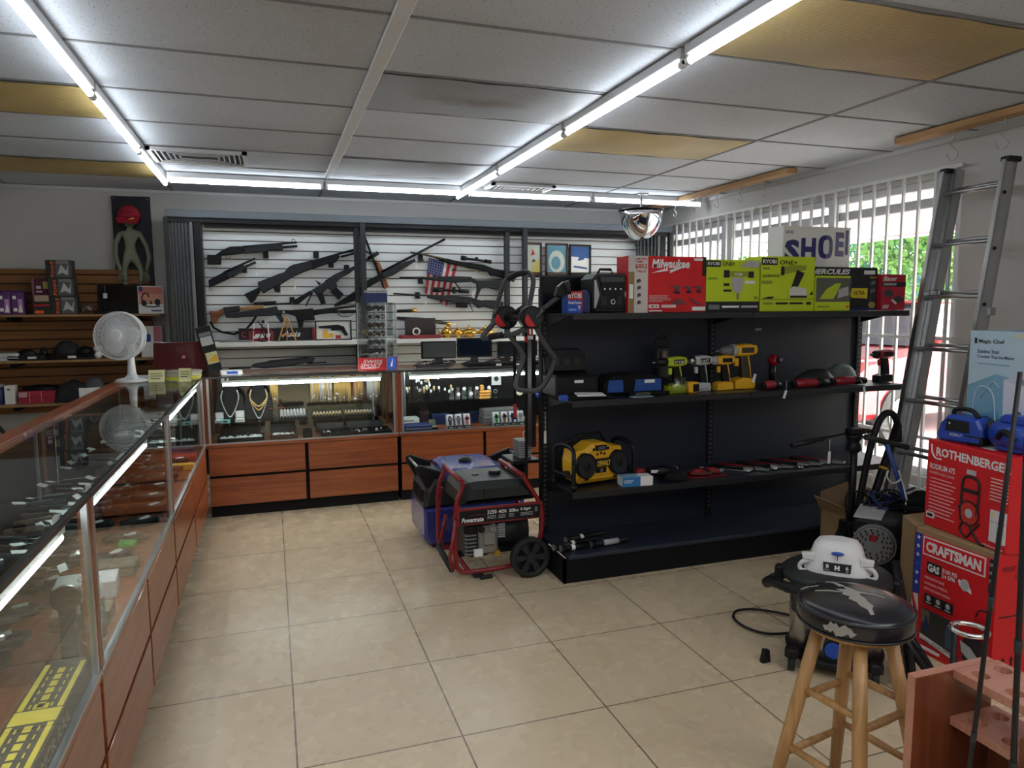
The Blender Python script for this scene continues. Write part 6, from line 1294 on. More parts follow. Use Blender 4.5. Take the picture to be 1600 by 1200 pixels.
o = obj('blister_pack', MB().box((-.06, -.02, 0), (.06, .02, .004), mat('pale_blue_card', (.3, .45, .5), .5)).tube([(-.03, 0, .014), (.05, 0, .014)], .01, mat('brown_bit', (.10, .08, .04), .5), 8).sph((0, 0, .01), (.05, .02, .016), BAGM, 12, 6), None, (XC[5]+.02, 3.245, T2), (0, 0, .05)); tag(o, 'clear blister pack with a pale blue card in front of the blue bag', 'package')
# ---------------- lower shelf ----------------
T1 = SHZ[0]+.0012
rx0, rx1 = 1.396, 1.806
t = thing('jobsite_radio', 'yellow and black jobsite radio with round speakers on the lower shelf', 'radio', ((rx0+rx1)/2, 3.40, T1), .16); t.scale = (1, 1, 1.16)
w = .155
obj('body', MB().prism([(-w, .03), (-w*.8, .012), (w*.8, .012), (w, .04), (w*1.03, .12), (w*.92, .165), (w*.55, .168), (w*.25, .190), (-w*.25, .190), (-w*.6, .165), (-w*.95, .160), (-w*1.03, .11)], -.075, .07, YEL, .02), t)
for s in (-1, 1):
    m = MB().cyl((s*w*.66, -.10, .098), (s*w*.66, -.07, .098), .056, BLK, n=28).cyl((s*w*.66, -.104, .098), (s*w*.66, -.10, .098), .048, DGREY, n=24)
    m.tube([(s*w*.66+.052*math.cos(a*PI/12), -.102, .098+.052*math.sin(a*PI/12)) for a in range(24)], .006, BLK, 6, True).sph((s*w*.66, -.106, .098), (.018, .006, .018), BLK, 12, 6); obj('speaker', m, t)
m = MB().box((-.034, -.086, .158), (.034, -.07, .182), BLK, .003); m.quad(-.024, .162, .022, .178, mat('lcd_green_grey', (.10, .11, .11), .2), -.086)
for k in range(3): m.poly(arc(-.022+k*.022, .142+(.004 if k == 1 else 0), .007, 0, 360, 8)[:-1], BLK, -.077)
for x in (-.045, .045): m.poly(arc(x, .165, .008, 0, 360, 8)[:-1], BLK, -.077)
obj('display', m, t)
m = MB().box((-.042, -.100, .086), (.046, -.070, .122), BLK, .002); m.text('DEWALT', -.038, .091, .043, .116, mat('logo_yellow', (.85, .55, .06), .5), -.1003, .02); m.quad(-.03, .056, .034, .078, BLK, -.076, .003).poly(arc(.003, .067, .009, 0, 360, 10)[:-1], MGREY, -.0795)
for z, u in ((.045, .06), (.040, .045)): m.quad(-u+.02, z, u, z+.0015, mat('faint_brown', (.3, .15, .01), .6), -.076)
for x in (-.09, .09): m.quad(x-.01, .028, x+.012, .034, BLK, -.076)
obj('badge', m, t)
for s in (-1, 1):
    m = MB().tube(smooth_path([(s*(w+.035), -.11, .008), (s*(w+.035), -.11, .13), (s*(w+.03), -.10, .165), (s*(w+.025), -.06, .185), (s*(w+.025), .03, .185), (s*(w+.03), .075, .165), (s*(w+.035), .085, .13), (s*(w+.035), .085, .008)], 4), .011, BLK, 10)
    m.tube([(s*(w+.035), -.11, .055), (s*(w+.035), .085, .055)], .010, BLK, 8).cyl((s*(w-.02), -.01, .055), (s*(w+.035), -.01, .055), .014, BLK)
    for y in (-.11, .085): m.cyl((s*(w+.035), y, 0), (s*(w+.035), y, .022), .015, BLK)
    obj('roll_bar', m, t)
obj('top_bar', MB().tube([(-w*.6, .04, .175), (-w*.5, .04, .215), (w*.5, .04, .218), (w*.7, .04, .17)], .008, BLK, 8).tube([(-w-.02, .02, .185), (-w*.5, .03, .215)], .006, BLK, 6), t)
LX = (1.703, 1.94, 1.987, 2.066, 2.208, 2.352, 2.437, 3.156)
m = MB().box((0, 0, 0), (.17, .075, .05), PAPER, .002).quad(.0, .0, .10, .05, mat('box_blue', (.03, .18, .45), .5), 0).quad(.01, .03, .06, .034, WINK, -.0008).quad(.01, .02, .05, .024, WINK, -.0008); m.box((0, 0, .05), (.10, .075, .0505), mat('box_pale_blue', (.25, .42, .6), .5))
o = obj('parts_carton', m, None, (LX[0]-.01, 3.235, T1), (0, 0, -.12)); tag(o, 'small blue and white carton lying beside the yellow radio', 'carton')
t = thing('multi_tool', 'black tool with red back end lying behind the blue carton', 'power tool', (LX[3]-.07, 3.36, T1), -.35); obj('body', MB().tube([(-.10, 0, .03), (0, 0, .035), (.08, 0, .03)], [.02, .032, .03], BLK, 12), t); obj('rear', MB().tube([(-.15, 0, .03), (-.09, 0, .03)], [.024, .022], RDD, 12), t); obj('label', MB().box((-.06, -.028, .03), (-.02, -.022, .045), PAPER), t)
lump('cloth_pouch', 'black crumpled pouch right of the blue carton', 'pouch', LX[2]+.06, 3.28, T1, .07, .04, .055, BLKM, 12)
o = obj('red_battery_pack', MB().box((-.05, -.02, 0), (.03, .02, .04), RDD, .006).box((.03, -.02, 0), (.05, .02, .04), mat('pink_white', (.55, .25, .25), .5), .004), None, (LX[3]+.01, 3.42, T1), (0, 0, -.1)); tag(o, 'red and pink box standing behind the pouch', 'box')
for i, (x, y, s) in enumerate(((LX[4]-.01, 3.31, 'left'), (LX[4]+.08, 3.32, 'right'))):
    t = thing('red_blister_tool', 'clear blister with red tool on the lower shelf, '+s+' of two', 'package', (x, y, T1), -.25, 'red tools in clear blisters')
    obj('card', MB().box((-.065, -.035, 0), (.075, .035, .003), mat('dark_red_card', (.25, .01, .02), .5)), t); obj('tool', MB().tube([(-.05, 0, .018), (0, 0, .026), (.05, 0, .018)], [.012, .018, .012], RED, 10).sph((.055, 0, .02), .017, BLK if i == 0 else STEEL, 12, 8), t); obj('blister', MB().box((-.06, -.03, .003), (.07, .03, .035), BAGM, .01), t)
rnd = random.Random(33)
for k in range(13):
    x = LX[6]+(LX[7]-LX[6])*(k/12.0); L_ = rnd.uniform(.20, .30); rz = rnd.uniform(-.95, -.6)
    nm, lb, mt = (('wrench', 'steel wrench', STEEL), ('locking_pliers', 'black-handled pliers', BLK), ('pipe_wrench', 'red-handled pipe wrench', RDD))[k % 3]
    t = thing(nm, lb+' in the row of hand tools, right part of lower shelf', 'hand tool', (x-.02, 3.37+rnd.uniform(-.01, .02), T1+.002), rz, nm.replace('_', ' ')+' pieces in the row of hand tools')
    if k % 3 == 0: obj('shaft', MB().box((-L_/2, -.007, .0), (L_/2, .007, .007), mt, .002), t); obj('jaw', MB().cyl((L_/2, 0, 0), (L_/2, 0, .009), .018, CHR, n=6).cyl((-L_/2, 0, 0), (-L_/2, 0, .009), .014, CHR, n=12), t)
    else: obj('handle', MB().tube([(-L_/2, -.012, .01), (-.02, -.003, .012), (L_*.3, 0, .012)], .008, mt, 8).tube([(-L_/2, .016, .01), (-.02, .004, .012), (L_*.3, 0, .012)], .008, mt, 8), t); obj('jaw', MB().prism([(L_*.25, .0), (L_*.5, .004), (L_*.5, .018), (L_*.25, .022)], -.016, .016, STEEL, .003), t)
# kick-base goods: shock absorbers
TB = .1485
for i, (x, y, rz, L_, s) in enumerate(((1.480, 3.33, .25, .26, 'rear'), (1.480-.02, 3.27, .05, .16, 'front left'), (1.647, 3.28, .08, .20, 'taped'), (1.517+.05, 3.41, .2, .22, 'upper'))):
    t = thing('strut_damper', 'black steel damper rod with a round end on the base deck, '+s+' one', 'damper', (x, y, TB+.021+.0), rz, 'black damper rods on the base deck')
    obj('tube', MB().cyl((-L_/2, 0, 0), (L_/2, 0, 0), .014, BLK), t)
    obj('end_cap', MB().cyl((-L_/2, 0, 0), (-L_/2-.02, 0, 0), .021, BLK).cyl((-L_/2-.02, 0, 0), (-L_/2-.022, 0, 0), .017, MGREY), t)
    obj('label' if i != 2 else 'tape', MB().cyl((-.04, 0, 0), (.05 if i == 2 else -.02, 0, 0), .0155, LGREY if i == 2 else PAPER, n=10), t)
# ---------------- bicycle trunk rack at the left end ----------------
def K(*pts, Yv=3.55): return pts
BT = mat('rack_tube_black', (.05, .054, .058), .35)
t = thing('bicycle_rack', 'black tubular bicycle rack with red hub discs at the shelving end', 'bicycle rack', (0, 0, 0))
def tube3(xz, y0, y1): n = len(xz)-1; return [(a, y0+(y1-y0)*i/n, b) for i, (a, b) in enumerate(xz)]
H1 = [(1.114, 1.3), (1.159, 1.488), (1.186, 1.55), (1.226, 1.572), (1.267, 1.582), (1.284, 1.564), (1.287, 1.526), (1.26, 1.431), (1.246, 1.393)]
obj('upper_loop', MB().tube(smooth_path(tube3(H1, 3.62, 3.40), 4), .013, BT, 10), t)
obj('loop_sleeve', MB().tube(tube3([(1.186, 1.544), (1.223, 1.569), (1.263, 1.579)], 3.56, 3.50), .0155, BLK, 10), t)
L1_ = [(1.255, 1.298), (1.29, 1.24), (1.338, 1.174), (1.366, 1.141), (1.366, 1.115), (1.338, 1.045), (1.303, 0.991), (1.268, 0.973), (1.2, 0.979), (1.176, 0.993), (1.18, 1.025), (1.207, 1.098), (1.224, 1.145), (1.214, 1.178), (1.147, 1.268)]
obj('lower_loop', MB().tube(smooth_path(tube3(L1_, 3.33, 3.45), 4), .013, BT, 10), t)
L2_ = [(1.213, 1.297), (1.171, 1.272), (1.134, 1.259), (1.083, 1.254), (1.023, 1.245), (1.023, 1.258), (1.05, 1.28), (1.09, 1.314), (1.118, 1.336)]
obj('left_arm', MB().tube(smooth_path(tube3(L2_, 3.36, 3.55), 4), .014, BT, 10), t)
obj('arm_sleeve', MB().tube(tube3([(1.031, 1.25), (1.104, 1.264)], 3.42, 3.40), .016, BLK, 10), t)
R_ = [(1.244, 1.362), (1.292, 1.399), (1.36, 1.456), (1.387, 1.481)]
obj('right_arm', MB().tube(tube3(R_, 3.33, 3.24), .012, BT, 10), t)
c_ = [(1.315, 1.455), (1.329, 1.498), (1.362, 1.523), (1.396, 1.51), (1.383, 1.473), (1.349, 1.442)]
obj('clamp', MB().prism(c_, 3.215, 3.26, BLK, .006), t); obj('clamp_pad', MB().cyl((c_[2][0], 3.20, c_[2][1]), (c_[4][0], 3.21, c_[4][1]-.01), .012, DGREY), t)
d1 = [(1.225, 1.349)][0]; d2 = [(1.167, 1.347)][0]
for i, (d, y, R) in enumerate(((d1, 3.33, .057), (d2, 3.56, .062))):
    h_ = obj('hub_disc', MB().cyl((d[0], y-.03, d[1]), (d[0], y+.03, d[1]), R, BLK, n=28).cyl((d[0], y-.038, d[1]), (d[0], y-.03, d[1]), R*.8, DGREY, n=28), t)
    a0_ = 60 if i == 0 else 120; pts = arc(d[0]-.01 if i == 0 else d[0]-.03, d[1]-.012, R*.6, 125, 305, 10)
    obj('red_insert', MB().prism(pts, y-.043, y-.037, mat('hub_red', (.60, .015, .025), .35), .002), h_)
    obj('lever', MB().tube([(d[0]+.01, y-.045, d[1]+.0), (d[0]+.05, y-.045, d[1]+.035)], [.007, .01], BT, 8) if i == 0 else MB().cyl((d[0]+.01, y-.05, d[1]-.03), (d[0]+.01, y-.03, d[1]-.03), .012, CHR, n=14), h_)
obj('cross_shaft', MB().tube([(d1[0], 3.36, d1[1]), (d2[0], 3.53, d2[1])], .02, BLK, 10).tube([(d1[0]-.02, 3.38, d1[1]+.05), (d2[0]+.03, 3.5, d2[1]+.02)], .014, BLK, 8), t)
for i, (a, b) in enumerate(((805, 520), (823, 520))):
    p = [(1.185, 1.27), (1.248, 1.269)][i]
    s_ = obj('strap', MB().box((p[0]-.008, 3.46, .50 if i else .82), (p[0]+.008, 3.463, p[1]), BLKM), t)
    obj('strap_red', MB().box((p[0]-.0085, 3.457, p[1]-.05 if i else .83), (p[0]+.0085, 3.46, p[1]-.02 if i else .90), RED), s_)
o = obj('red_tags', MB().box((-.006, 0, -.035), (.006, .001, 0), RED).box((.012, 0, -.035), (.024, .001, 0), RED).box((-.006, 0, -.055), (.024, .001, -.036), PAPER), None, (1.277, 3.5, 1.287)); tag(o, 'red and white buckle tags hanging below the bicycle rack hub', 'tag')
# silver power supply on the far side of the end
t = thing('car_amplifier', 'silver finned amplifier hung at the left end of the black shelving', 'amplifier', (1.335, 3.72, 0.549), 0)
m = MB().box((-.035, 0, 0), (.035, .12, .10), MGREY, .003)
for k in range(7): m.box((-.037, -.004, .01+k*.013), (.037, 0, .016+k*.013), LGREY)
obj('heatsink', m, t); obj('wire', MB().tube(smooth_path([(0, 0, .1), (-.02, -.02, .15), (.01, -.02, .19), (-.01, 0, .24)], 4), .003, PAPER, 6), t); obj('side_shelf', MB().box((-.09, -.04, -.02), (.07, .16, -.001), BLK, .002), t)

# ---------------- generators ----------------
t = thing('portable_generator', 'red-framed portable generator with a black fuel tank and rubber wheels', 'generator', (.85, 3.43, 0))
W_, D_ = .46, .40
for y in (0, D_):
    m = MB().tube(smooth_path([(.02, y, .40), (.005, y, .33), (.0, y, .12), (.02, y, .06), (.07, y, .045), (.30, y, .05), (.40, y, .09), (.455, y, .16), (.475, y, .30), (.455, y, .38), (.40, y, .47), (.37, y, .525)], 5), .0125, REDT, 10)
    m.tube(smooth_path([(.0, y, .33), (.01, y, .42), (.04, y, .49), (.02+.02, y, .52)], 4), .0125, REDT, 10)
    obj('frame_tube', m, t)
for x, z in ((.04, .52), (.37, .525), (.07, .045), (.40, .09)): obj('cross_tube', MB().tube([(x, 0, z), (x, D_, z)], .0125, REDT, 10), t)
bn = obj('control_band', MB().box((.005, -.016, .295), (.47, -.004, .385), REDT, .003).box((.02, -.019, .305), (.455, -.015, .372), BLK), t)
m = MB()
m.text('Powermate', .028, .311, .145, .337, WINK, -.0195, .03, .25)
m.tube(smooth_path([(.07, -.02, .345), (.12, -.02, .350), (.155, -.02, .340)], 3), .0015, REDT, 5)
for s, a, b, h_ in (('3250', .165, .215, .021), ('4050', .225, .268, .018), ('208cc', .282, .335, .018), ('5.0gal', .345, .40, .018)): m.text(s, a, .345, b, .345+h_, WINK, -.0195, .02)
for a, b in ((.165, .212), (.225, .262), (.282, .31), (.345, .415)):
    for k in range(3): m.quad(a, .320+k*.007, b, .3225+k*.007, LGREY, -.0193)
m.quad(.425, .335, .44, .36, MGREY, -.0193); obj('lettering', m, bn)
obj('fuel_tank', MB().prism([(.035, .388), (.435, .388), (.447, .40), (.44, .43), (.425, .46), (.40, .485), (.37, .499), (.33, .505), (.12, .507), (.085, .503), (.055, .485), (.037, .455), (.03, .42), (.028, .40)], .005, .37, DGREY, .035).box((.155, .0, .395), (.158, .05, .47), BLK), t)
obj('fuel_cap', MB().cyl((.27, .19, .50), (.27, .19, .525), .034, BLK, n=20), t)
obj('fuel_gauge', MB().cyl((.16, .19, .50), (.16, .19, .512), .02, BLK, n=16), t)
EG = mat('engine_grey', (.26, .255, .24), .45, .4, noise=(30, .2))
m = MB().box((.06, .04, .10), (.22, .32, .29), BLK, .02).box((.13, .02, .12), (.235, .12, .27), EG, .01).box((.15, .0, .17), (.22, .04, .24), EG, .008)
for k in range(6): m.box((.06, .03, .12+k*.02), (.12, .06, .128+k*.02), MGREY)
m.cyl((.14, .0, .26), (.14, .05, .26), .018, BLK).cyl((.20, .0, .255), (.20, .05, .255), .014, EG)
obj('engine', m, t); obj('oil_cap', MB().cyl((.225, .0, .125), (.225, .03, .125), .017, mat('brass', (.4, .25, .05), .35, .8)), t); obj('spec_label', MB().box((.10, -.002, .12), (.145, .02, .155), PAPER), t)
m = MB().cyl((.25, .18, .20), (.43, .18, .20), .095, DGREY, n=24)
for k in range(6): m.box((.245, .055, .19+k*.013), (.285, .075, .197+k*.013), LGREY)
m.box((.26, .08, .10), (.42, .30, .13), BLK); obj('alternator', m, t)
for y in (-.055, D_+.03):
    m = MB(); cx, cz = .385, .105
    m.lathe([(.105, -.02), (.105, .02), (.080, .02), (.080, -.02), (.105, -.02)], RUB, 32)
    m.cyl((0, 0, -.022), (0, 0, .022), .026, DGREY, n=16)
    for k in range(6):
        a = k*PI/3; m.add([(.02*math.cos(a-.6), .02*math.sin(a-.6), .012), (.082*math.cos(a-.22), .082*math.sin(a-.22), .014), (.082*math.cos(a+.22), .082*math.sin(a+.22), .014), (.02*math.cos(a+.6), .02*math.sin(a+.6), .012),
          (.02*math.cos(a-.6), .02*math.sin(a-.6), -.012), (.082*math.cos(a-.22), .082*math.sin(a-.22), -.014), (.082*math.cos(a+.22), .082*math.sin(a+.22), -.014), (.02*math.cos(a+.6), .02*math.sin(a+.6), -.012)], [(0, 1, 2, 3), (4, 5, 6, 7), (0, 1, 5, 4), (1, 2, 6, 5), (2, 3, 7, 6), (3, 0, 4, 7)], DGREY)
    obj('wheel', m, t, (cx, y, cz), (PI/2, 0, 0))
obj('axle', MB().cyl((.385, -.055, .105), (.385, D_+.03, .105), .009, STEEL, n=10), t)
for y in (.03, D_-.03): obj('rubber_foot', MB().box((.10, y-.02, .0), (.15, y+.02, .035), RUB, .006), t)
obj('folding_handle', MB().tube([(.0, -.02, .33), (-.035, -.02, .14), (-.02, -.02, .07)], .010, REDT, 8), t); obj('folding_handle', MB().tube([(.0, D_*.5, .30), (-.035, D_*.5, .14)], .010, REDT, 8), t)
obj('handle_grip', MB().tube([(-.045, D_*.5, .13), (-.022, -.01, .07)], .016, RUB, 10), t)
o = obj('rubber_stop', MB().box((-.035, -.012, 0), (.035, .012, .018), RUB, .004), None, (1.01, 3.422, 0), (0, 0, .1)); tag(o, 'small black rubber block on the floor below the red generator', 'rubber block')
t = thing('inverter_generator', 'blue and black enclosed generator standing behind the red-framed one', 'generator', (.80, 3.96, 0))
BM = mat('generator_blue', (.030, .036, .24), .25, coat=.5)
m = MB().prism([(.0, .06), (.03, .02), (.58, .02), (.62, .06), (.62, .24), (.0, .24)], .0, .42, BM, .02); obj('lower_shell', m, t)
m = MB().prism([(.0, .235), (.62, .235), (.61, .34), (.54, .42), (.06, .42), (.01, .34)], .01, .41, DGREY, .03)
for k in range(7): m.box((-.004, .06+k*.04, .27), (.012, .075+k*.04, .34), BLK)
obj('upper_shell', m, t)
m = MB().prism([(.13, .405), (.49, .405), (.485, .45), (.44, .465), (.18, .465), (.135, .45)], -.0, .40, BM, .02); obj('top_cover', m, t)
obj('fuel_cap', MB().cyl((.30, .2, .46), (.30, .2, .485), .04, BLK, n=20).cyl((.30, .2, .485), (.30, .2, .49), .025, DGREY), t)
for s, x in ((0, -.01), (1, .63)):
    d = 1 if s == 0 else -1
    for y in (.04, .36): obj('handle_arm', MB().prism([(x+d*.14, .40), (x+d*.12, .45), (x+d*.0, .495), (x-d*.03, .485), (x-d*.025, .455), (x+d*.03, .35)], y-.015, y+.015, BLK, .008), t)
    obj('handle_bar', MB().tube([(x-d*.008, .04, .475), (x-d*.008, .36, .475)], .008, STEEL, 8), t)
for x in (.08, .52):
    for y in (.05, .36): obj('foot', MB().box((x-.03, y-.02, 0), (x+.03, y+.02, .03), RUB, .005), t)
# ---------------- bar stool ----------------
sx, sy, sz = 1.428, 1.415, .634
t = thing('bar_stool', 'wooden bar stool with a torn black vinyl seat, in the right foreground', 'stool', (sx, sy, 0), .0)
R = .141
VIN = mat('black_vinyl', (.012, .012, .016), .24, bump=(35, .25)); FOAM = mat('torn_backing', (.30, .28, .25), .85)
m = MB().lathe([(.001, sz-.062), (R*.93, sz-.062), (R*.99, sz-.056), (R, sz-.050), (R*1.0, sz-.022), (R*.985, sz-.014), (R*.93, sz-.006), (R*.7, sz+.002), (R*.35, sz+.004), (.001, sz+.004)], VIN, 48); st = obj('seat_cushion', m, t)
m = MB()
for z in (sz-.058, sz-.016): m.tube([(R*1.0*math.cos(a*PI/24), R*1.0*math.sin(a*PI/24), z) for a in range(48)], .0032, VIN, 6, True)
obj('piping', m, st)
vr = Vector((.70, -.714, 0)); vf = Vector((.714, .70, 0))
def seat_z(r): 
    q = r/R
    return sz+(.0045 if q < .35 else .0045-.0025*(q-.35)/.35 if q < .7 else .002-.008*(q-.7)/.23)
def tear(pts, parent, name='tear'):
    P = [vr*(a*R)+vf*(b*R) for a, b in pts]; m = MB(); n = len(P)
    c = sum(P, Vector())/n
    m.add([(p.x, p.y, seat_z(p.length)+.0012) for p in P], [tuple(range(n))], FOAM)
    o = obj(name, m, parent); sd = o.modifiers.new('t', 'SOLIDIFY'); sd.thickness = .001; return o
for pts in ([(-.55,.75),(-.40,.72),(-.28,.55),(-.20,.48),(-.30,.42),(-.42,.60),(-.56,.69)], [(-.34,.24),(-.16,.30),(-.24,.46),(-.13,.42),(.0,.30),(.09,.27),(.06,.12),(.16,-.02),(.20,-.16),(.30,-.32),(.27,-.44),(.31,-.66),(.25,-.70),(.20,-.52),(.08,-.42),(.02,-.28),(-.12,-.16),(-.10,-.04),(-.24,.02),(-.22,.12)],
            [(-.70,.0),(-.45,.08),(-.25,.10),(-.25,.14),(-.48,.13),(-.70,.04)], [(.02,.20),(.30,.22),(.48,.16),(.48,.19),(.30,.27),(.0,.27)], [(-.96,.12),(-.85,.26),(-.66,.33),(-.66,.36),(-.86,.30),(-.97,.16)]): tear(pts, st)
m = MB(); n = 12; vv = []
for k in range(n+1):
    a = math.radians(222+k*2.8); f = math.sin(PI*k/n)**.6; mid = .036+.004*math.sin(k*1.3); hw_ = .0135*f*(1+.35*math.sin(k*2.7))
    vv += [(R*1.004*math.cos(a), R*1.004*math.sin(a), sz-mid-hw_), (R*1.004*math.cos(a), R*1.004*math.sin(a), sz-mid+hw_)]
m.add(vv, [(2*k, 2*k+2, 2*k+3, 2*k+1) for k in range(n)], FOAM)
m.v = [Matrix.Rotation(math.radians(-28), 4, 'Z') @ v for v in m.v]; obj('side_tear', m, st)
obj('seat_board', MB().cyl((0, 0, sz-.077), (0, 0, sz-.062), R*.86, OAK, n=32), t)
angs = [math.radians(a) for a in (235, 325, 55, 145)]
legp = lambda a, z: ((.085+.115*(1-z/(sz-.08)))*math.cos(a), (.085+.115*(1-z/(sz-.08)))*math.sin(a), z)
for a in angs: obj('leg', MB().tube([legp(a, sz-.075), legp(a, .3), legp(a, .0)], [.0165, .0185, .015], OAK, 14), t)
for k in range(4):
    a, b = angs[k], angs[(k+1) % 4]
    for z in ((.34, .17) if k % 2 == 0 else (.37, .20)): obj('rung', MB().tube([legp(a, z), [(p+q)/2 for p, q in zip(legp(a, z), legp(b, z))], legp(b, z)], [.0085, .011, .0085], OAK, 10), t)
# ---------------- pool cue rack ----------------
t = thing('cue_rack', 'reddish wooden rack with two perforated shelves at the lower right corner', 'rack', (1.36, .70, 0))
RTZ = .555
obj('end_panel', MB().box((0, .465, 0), (.245, .485, RTZ), MAPD, .001).box((0, .464, RTZ-.001), (.245, .486, RTZ+.001), MAPLE).box((-.0012, .465, 0), (0, .485, RTZ), MAPLE), t)
def holed(x0, y0, nx, ny, cx, cy, r, z, th, mt):
    m = MB(); n = 16
    for i in range(nx):
        for j in range(ny):
            ax, ay = x0+cx*i, y0+cy*j; c = (ax+cx/2, ay+cy/2); sq = []; ci = []
            for k in range(n):
                a = 2*PI*k/n+PI/n; dx, dy = math.cos(a), math.sin(a); s_ = min(cx/2/abs(dx), cy/2/abs(dy)); 
                if k % 4 in (): pass
                sq.append((c[0]+dx*s_, c[1]+dy*s_)); ci.append((c[0]+r*dx, c[1]+r*dy))
            cor = [(ax+cx, ay+cy), (ax, ay+cy), (ax, ay), (ax+cx, ay)]
            for zz in (z, z-th):
                for k in range(n):
                    k2 = (k+1) % n; m.add([(*sq[k], zz), (*sq[k2], zz), (*ci[k2], zz), (*ci[k], zz)], [(0, 1, 2, 3)], mt)
                    if (abs(sq[k][0]-sq[k2][0]) > 1e-6 and abs(sq[k][1]-sq[k2][1]) > 1e-6):
                        q = min(cor, key=lambda p: (p[0]-(sq[k][0]+sq[k2][0])/2)**2+(p[1]-(sq[k][1]+sq[k2][1])/2)**2); m.add([(*sq[k], zz), (*sq[k2], zz), (*q, zz)], [(0, 1, 2)], mt)
            for k in range(n): k2 = (k+1) % n; m.add([(*ci[k], z), (*ci[k2], z), (*ci[k2], z-th), (*ci[k], z-th)], [(0, 1, 2, 3)], mt)
    X2, Y2 = x0+cx*nx, y0+cy*ny
    for a, b in (((x0, y0), (X2, y0)), ((X2, y0), (X2, Y2)), ((X2, Y2), (x0, Y2)), ((x0, Y2), (x0, y0))): m.add([(*a, z), (*b, z), (*b, z-th), (*a, z-th)], [(0, 1, 2, 3)], mt)
    return m
obj('top_shelf', holed(.115, .225, 2, 3, .070, .08, .019, RTZ, .020, MAPLE), t)
obj('lower_shelf', holed(.115, .225, 2, 3, .070, .08, .019, RTZ-.115, .020, MAPLE), t)
obj('rear_panel', MB().box((.245, -.05, .0), (.262, .485, RTZ-.16), MAPD), t); obj('end_panel', MB().box((0, .205, 0), (.245, .225, RTZ), MAPD), t)
def pole(name, label, a, b, rs):
    A, B = Vector(a), Vector(b); d = (A-B).normalized(); B2 = B+d*((0.004-B.z)/d.z)
    t = thing(name, label, 'rod', tuple(B2), 0, 'black rods in front of the wooden rack'); top_ = A+d*.02-B2; L_ = top_.length
    obj('shaft', MB().tube([(0, 0, 0), tuple(top_*.5), tuple(top_)], [rs*1.2, rs, rs*.85], BLK, 10), t)
    for f in (.42, .66): obj('ferrule', MB().tube([tuple(top_*(f-.012)), tuple(top_*(f+.012))], rs*1.22, DGREY, 10), t)
    obj('label', MB().tube([tuple(top_*.20), tuple(top_*.25)], rs*1.25, LGREY, 10), t)
pole('rod', 'black rod leaning diagonally before the wooden rack, left of two', (1.169, 0.84, 1.269), (1.301, 0.979, 0.47), .0046)
pole('rod', 'black rod at the right picture edge before the rack, right of two', (1.141, 0.8, 1.171), (1.339, 0.92, 0.5), .0056)
t = thing('chrome_ring_stand', 'chrome ring holder seen behind the wooden rack', 'ring holder', (1.85, 1.42, 0)); 
obj('ring', MB().tube([(.045*math.cos(a*PI/12), .045*math.sin(a*PI/12), .48) for a in range(24)], .007, CHR, 10, True), t); obj('post', MB().cyl((0, .045, 0), (0, .045, .48), .008, BLK).lathe([(.001, 0), (.08, 0), (.08, .01), (.02, .014)], BLK, 20), t)
# ---------------- cartons at the right ----------------
m = MB(); ang = -PI/2-.03
def face_carton(name, label, loc, rz, w, d, h_, base, gfx, extra=None, cat='carton', sidef=None):
    m = MB(); m.box((0, 0, 0), (w, d, h_), base, .003); n_ = 0
    for g_ in gfx:
        n_ += 1; e = .0004+.0002*n_
        if g_[0] == 'r': m.quad(g_[1]*w, g_[2]*h_, g_[3]*w, g_[4]*h_, g_[5], 0, e)
        elif g_[0] == 't': m.text(g_[1], g_[2]*w, g_[3]*h_, g_[4]*w, g_[5]*h_, g_[6], 0, g_[7] if len(g_) > 7 else .02, g_[8] if len(g_) > 8 else 0, e+.0003)
        elif g_[0] == 'p': m.poly([(a*w, b*h_) for a, b in g_[1]], g_[2], 0, e)
        elif g_[0] == 'l': m.tube(smooth_path([(a*w, -.002, b*h_) for a, b in g_[1]], 4), g_[3], g_[2], 5)
    if extra: extra(m, w, d, h_)
    o = obj(name, m, None, loc, (0, 0, rz)); return tag(o, label, cat)
def star(u, v, r, asp, mt): return ('p', [(u+(r if k % 2 == 0 else r*.42)*math.sin(k*PI/5), v+(r if k % 2 == 0 else r*.42)*math.cos(k*PI/5)*asp) for k in range(10)], mt)
BS = mat('flag_strip_blue', (.012, .035, .28), .5); WS = mat('strip_white', (.7, .68, .68), .5)
g_ = [('r', 0, .0, 1, .955, REDC), ('r', 0, .46, .095, .955, BS)]+[star(.048, v, .028, .75, WS) for v in (.92, .85, .78, .63, .55)]+[star(.048, .705, .024, .75, mat('dim_star', (.08, .10, .35), .5))]
g_ += [('p', [(.01, .45), (.08, .46), (.095, .33), (.085, .32)], WS), ('p', [(0, .40), (.08, .22), (.08, .17), (0, .32)], WS), ('p', [(0, .22), (.06, .10), (.06, .04), (0, .14)], WS), ('p', [(0, .08), (.05, .0), (0, .0)], WS)]
g_ += [('r', .115, .80, .875, .945, WS), ('r', .128, .81, .862, .935, REDC), ('t', 'CRAFTSMAN', .155, .83, .83, .915, WS, .05), ('r', .18, .665, .36, .755, INK), ('t', 'GAS', .195, .68, .345, .742, WS, .05), ('t', '3100 PSI', .38, .712, .56, .745, WS), ('t', '2.4 GPM', .38, .672, .54, .705, WS),
 ('p', [(.575, .70), (.60, .665), (.745, .635), (.735, .67), (.72, .68), (.59, .715)], WS), ('p', arc(.66, .685, .055, 0, 360, 16, .045)[:-1], mat('seal_silver', (.5, .5, .52), .4)), ('p', arc(.66, .685, .042, 0, 360, 16, .034)[:-1], LGREY)]
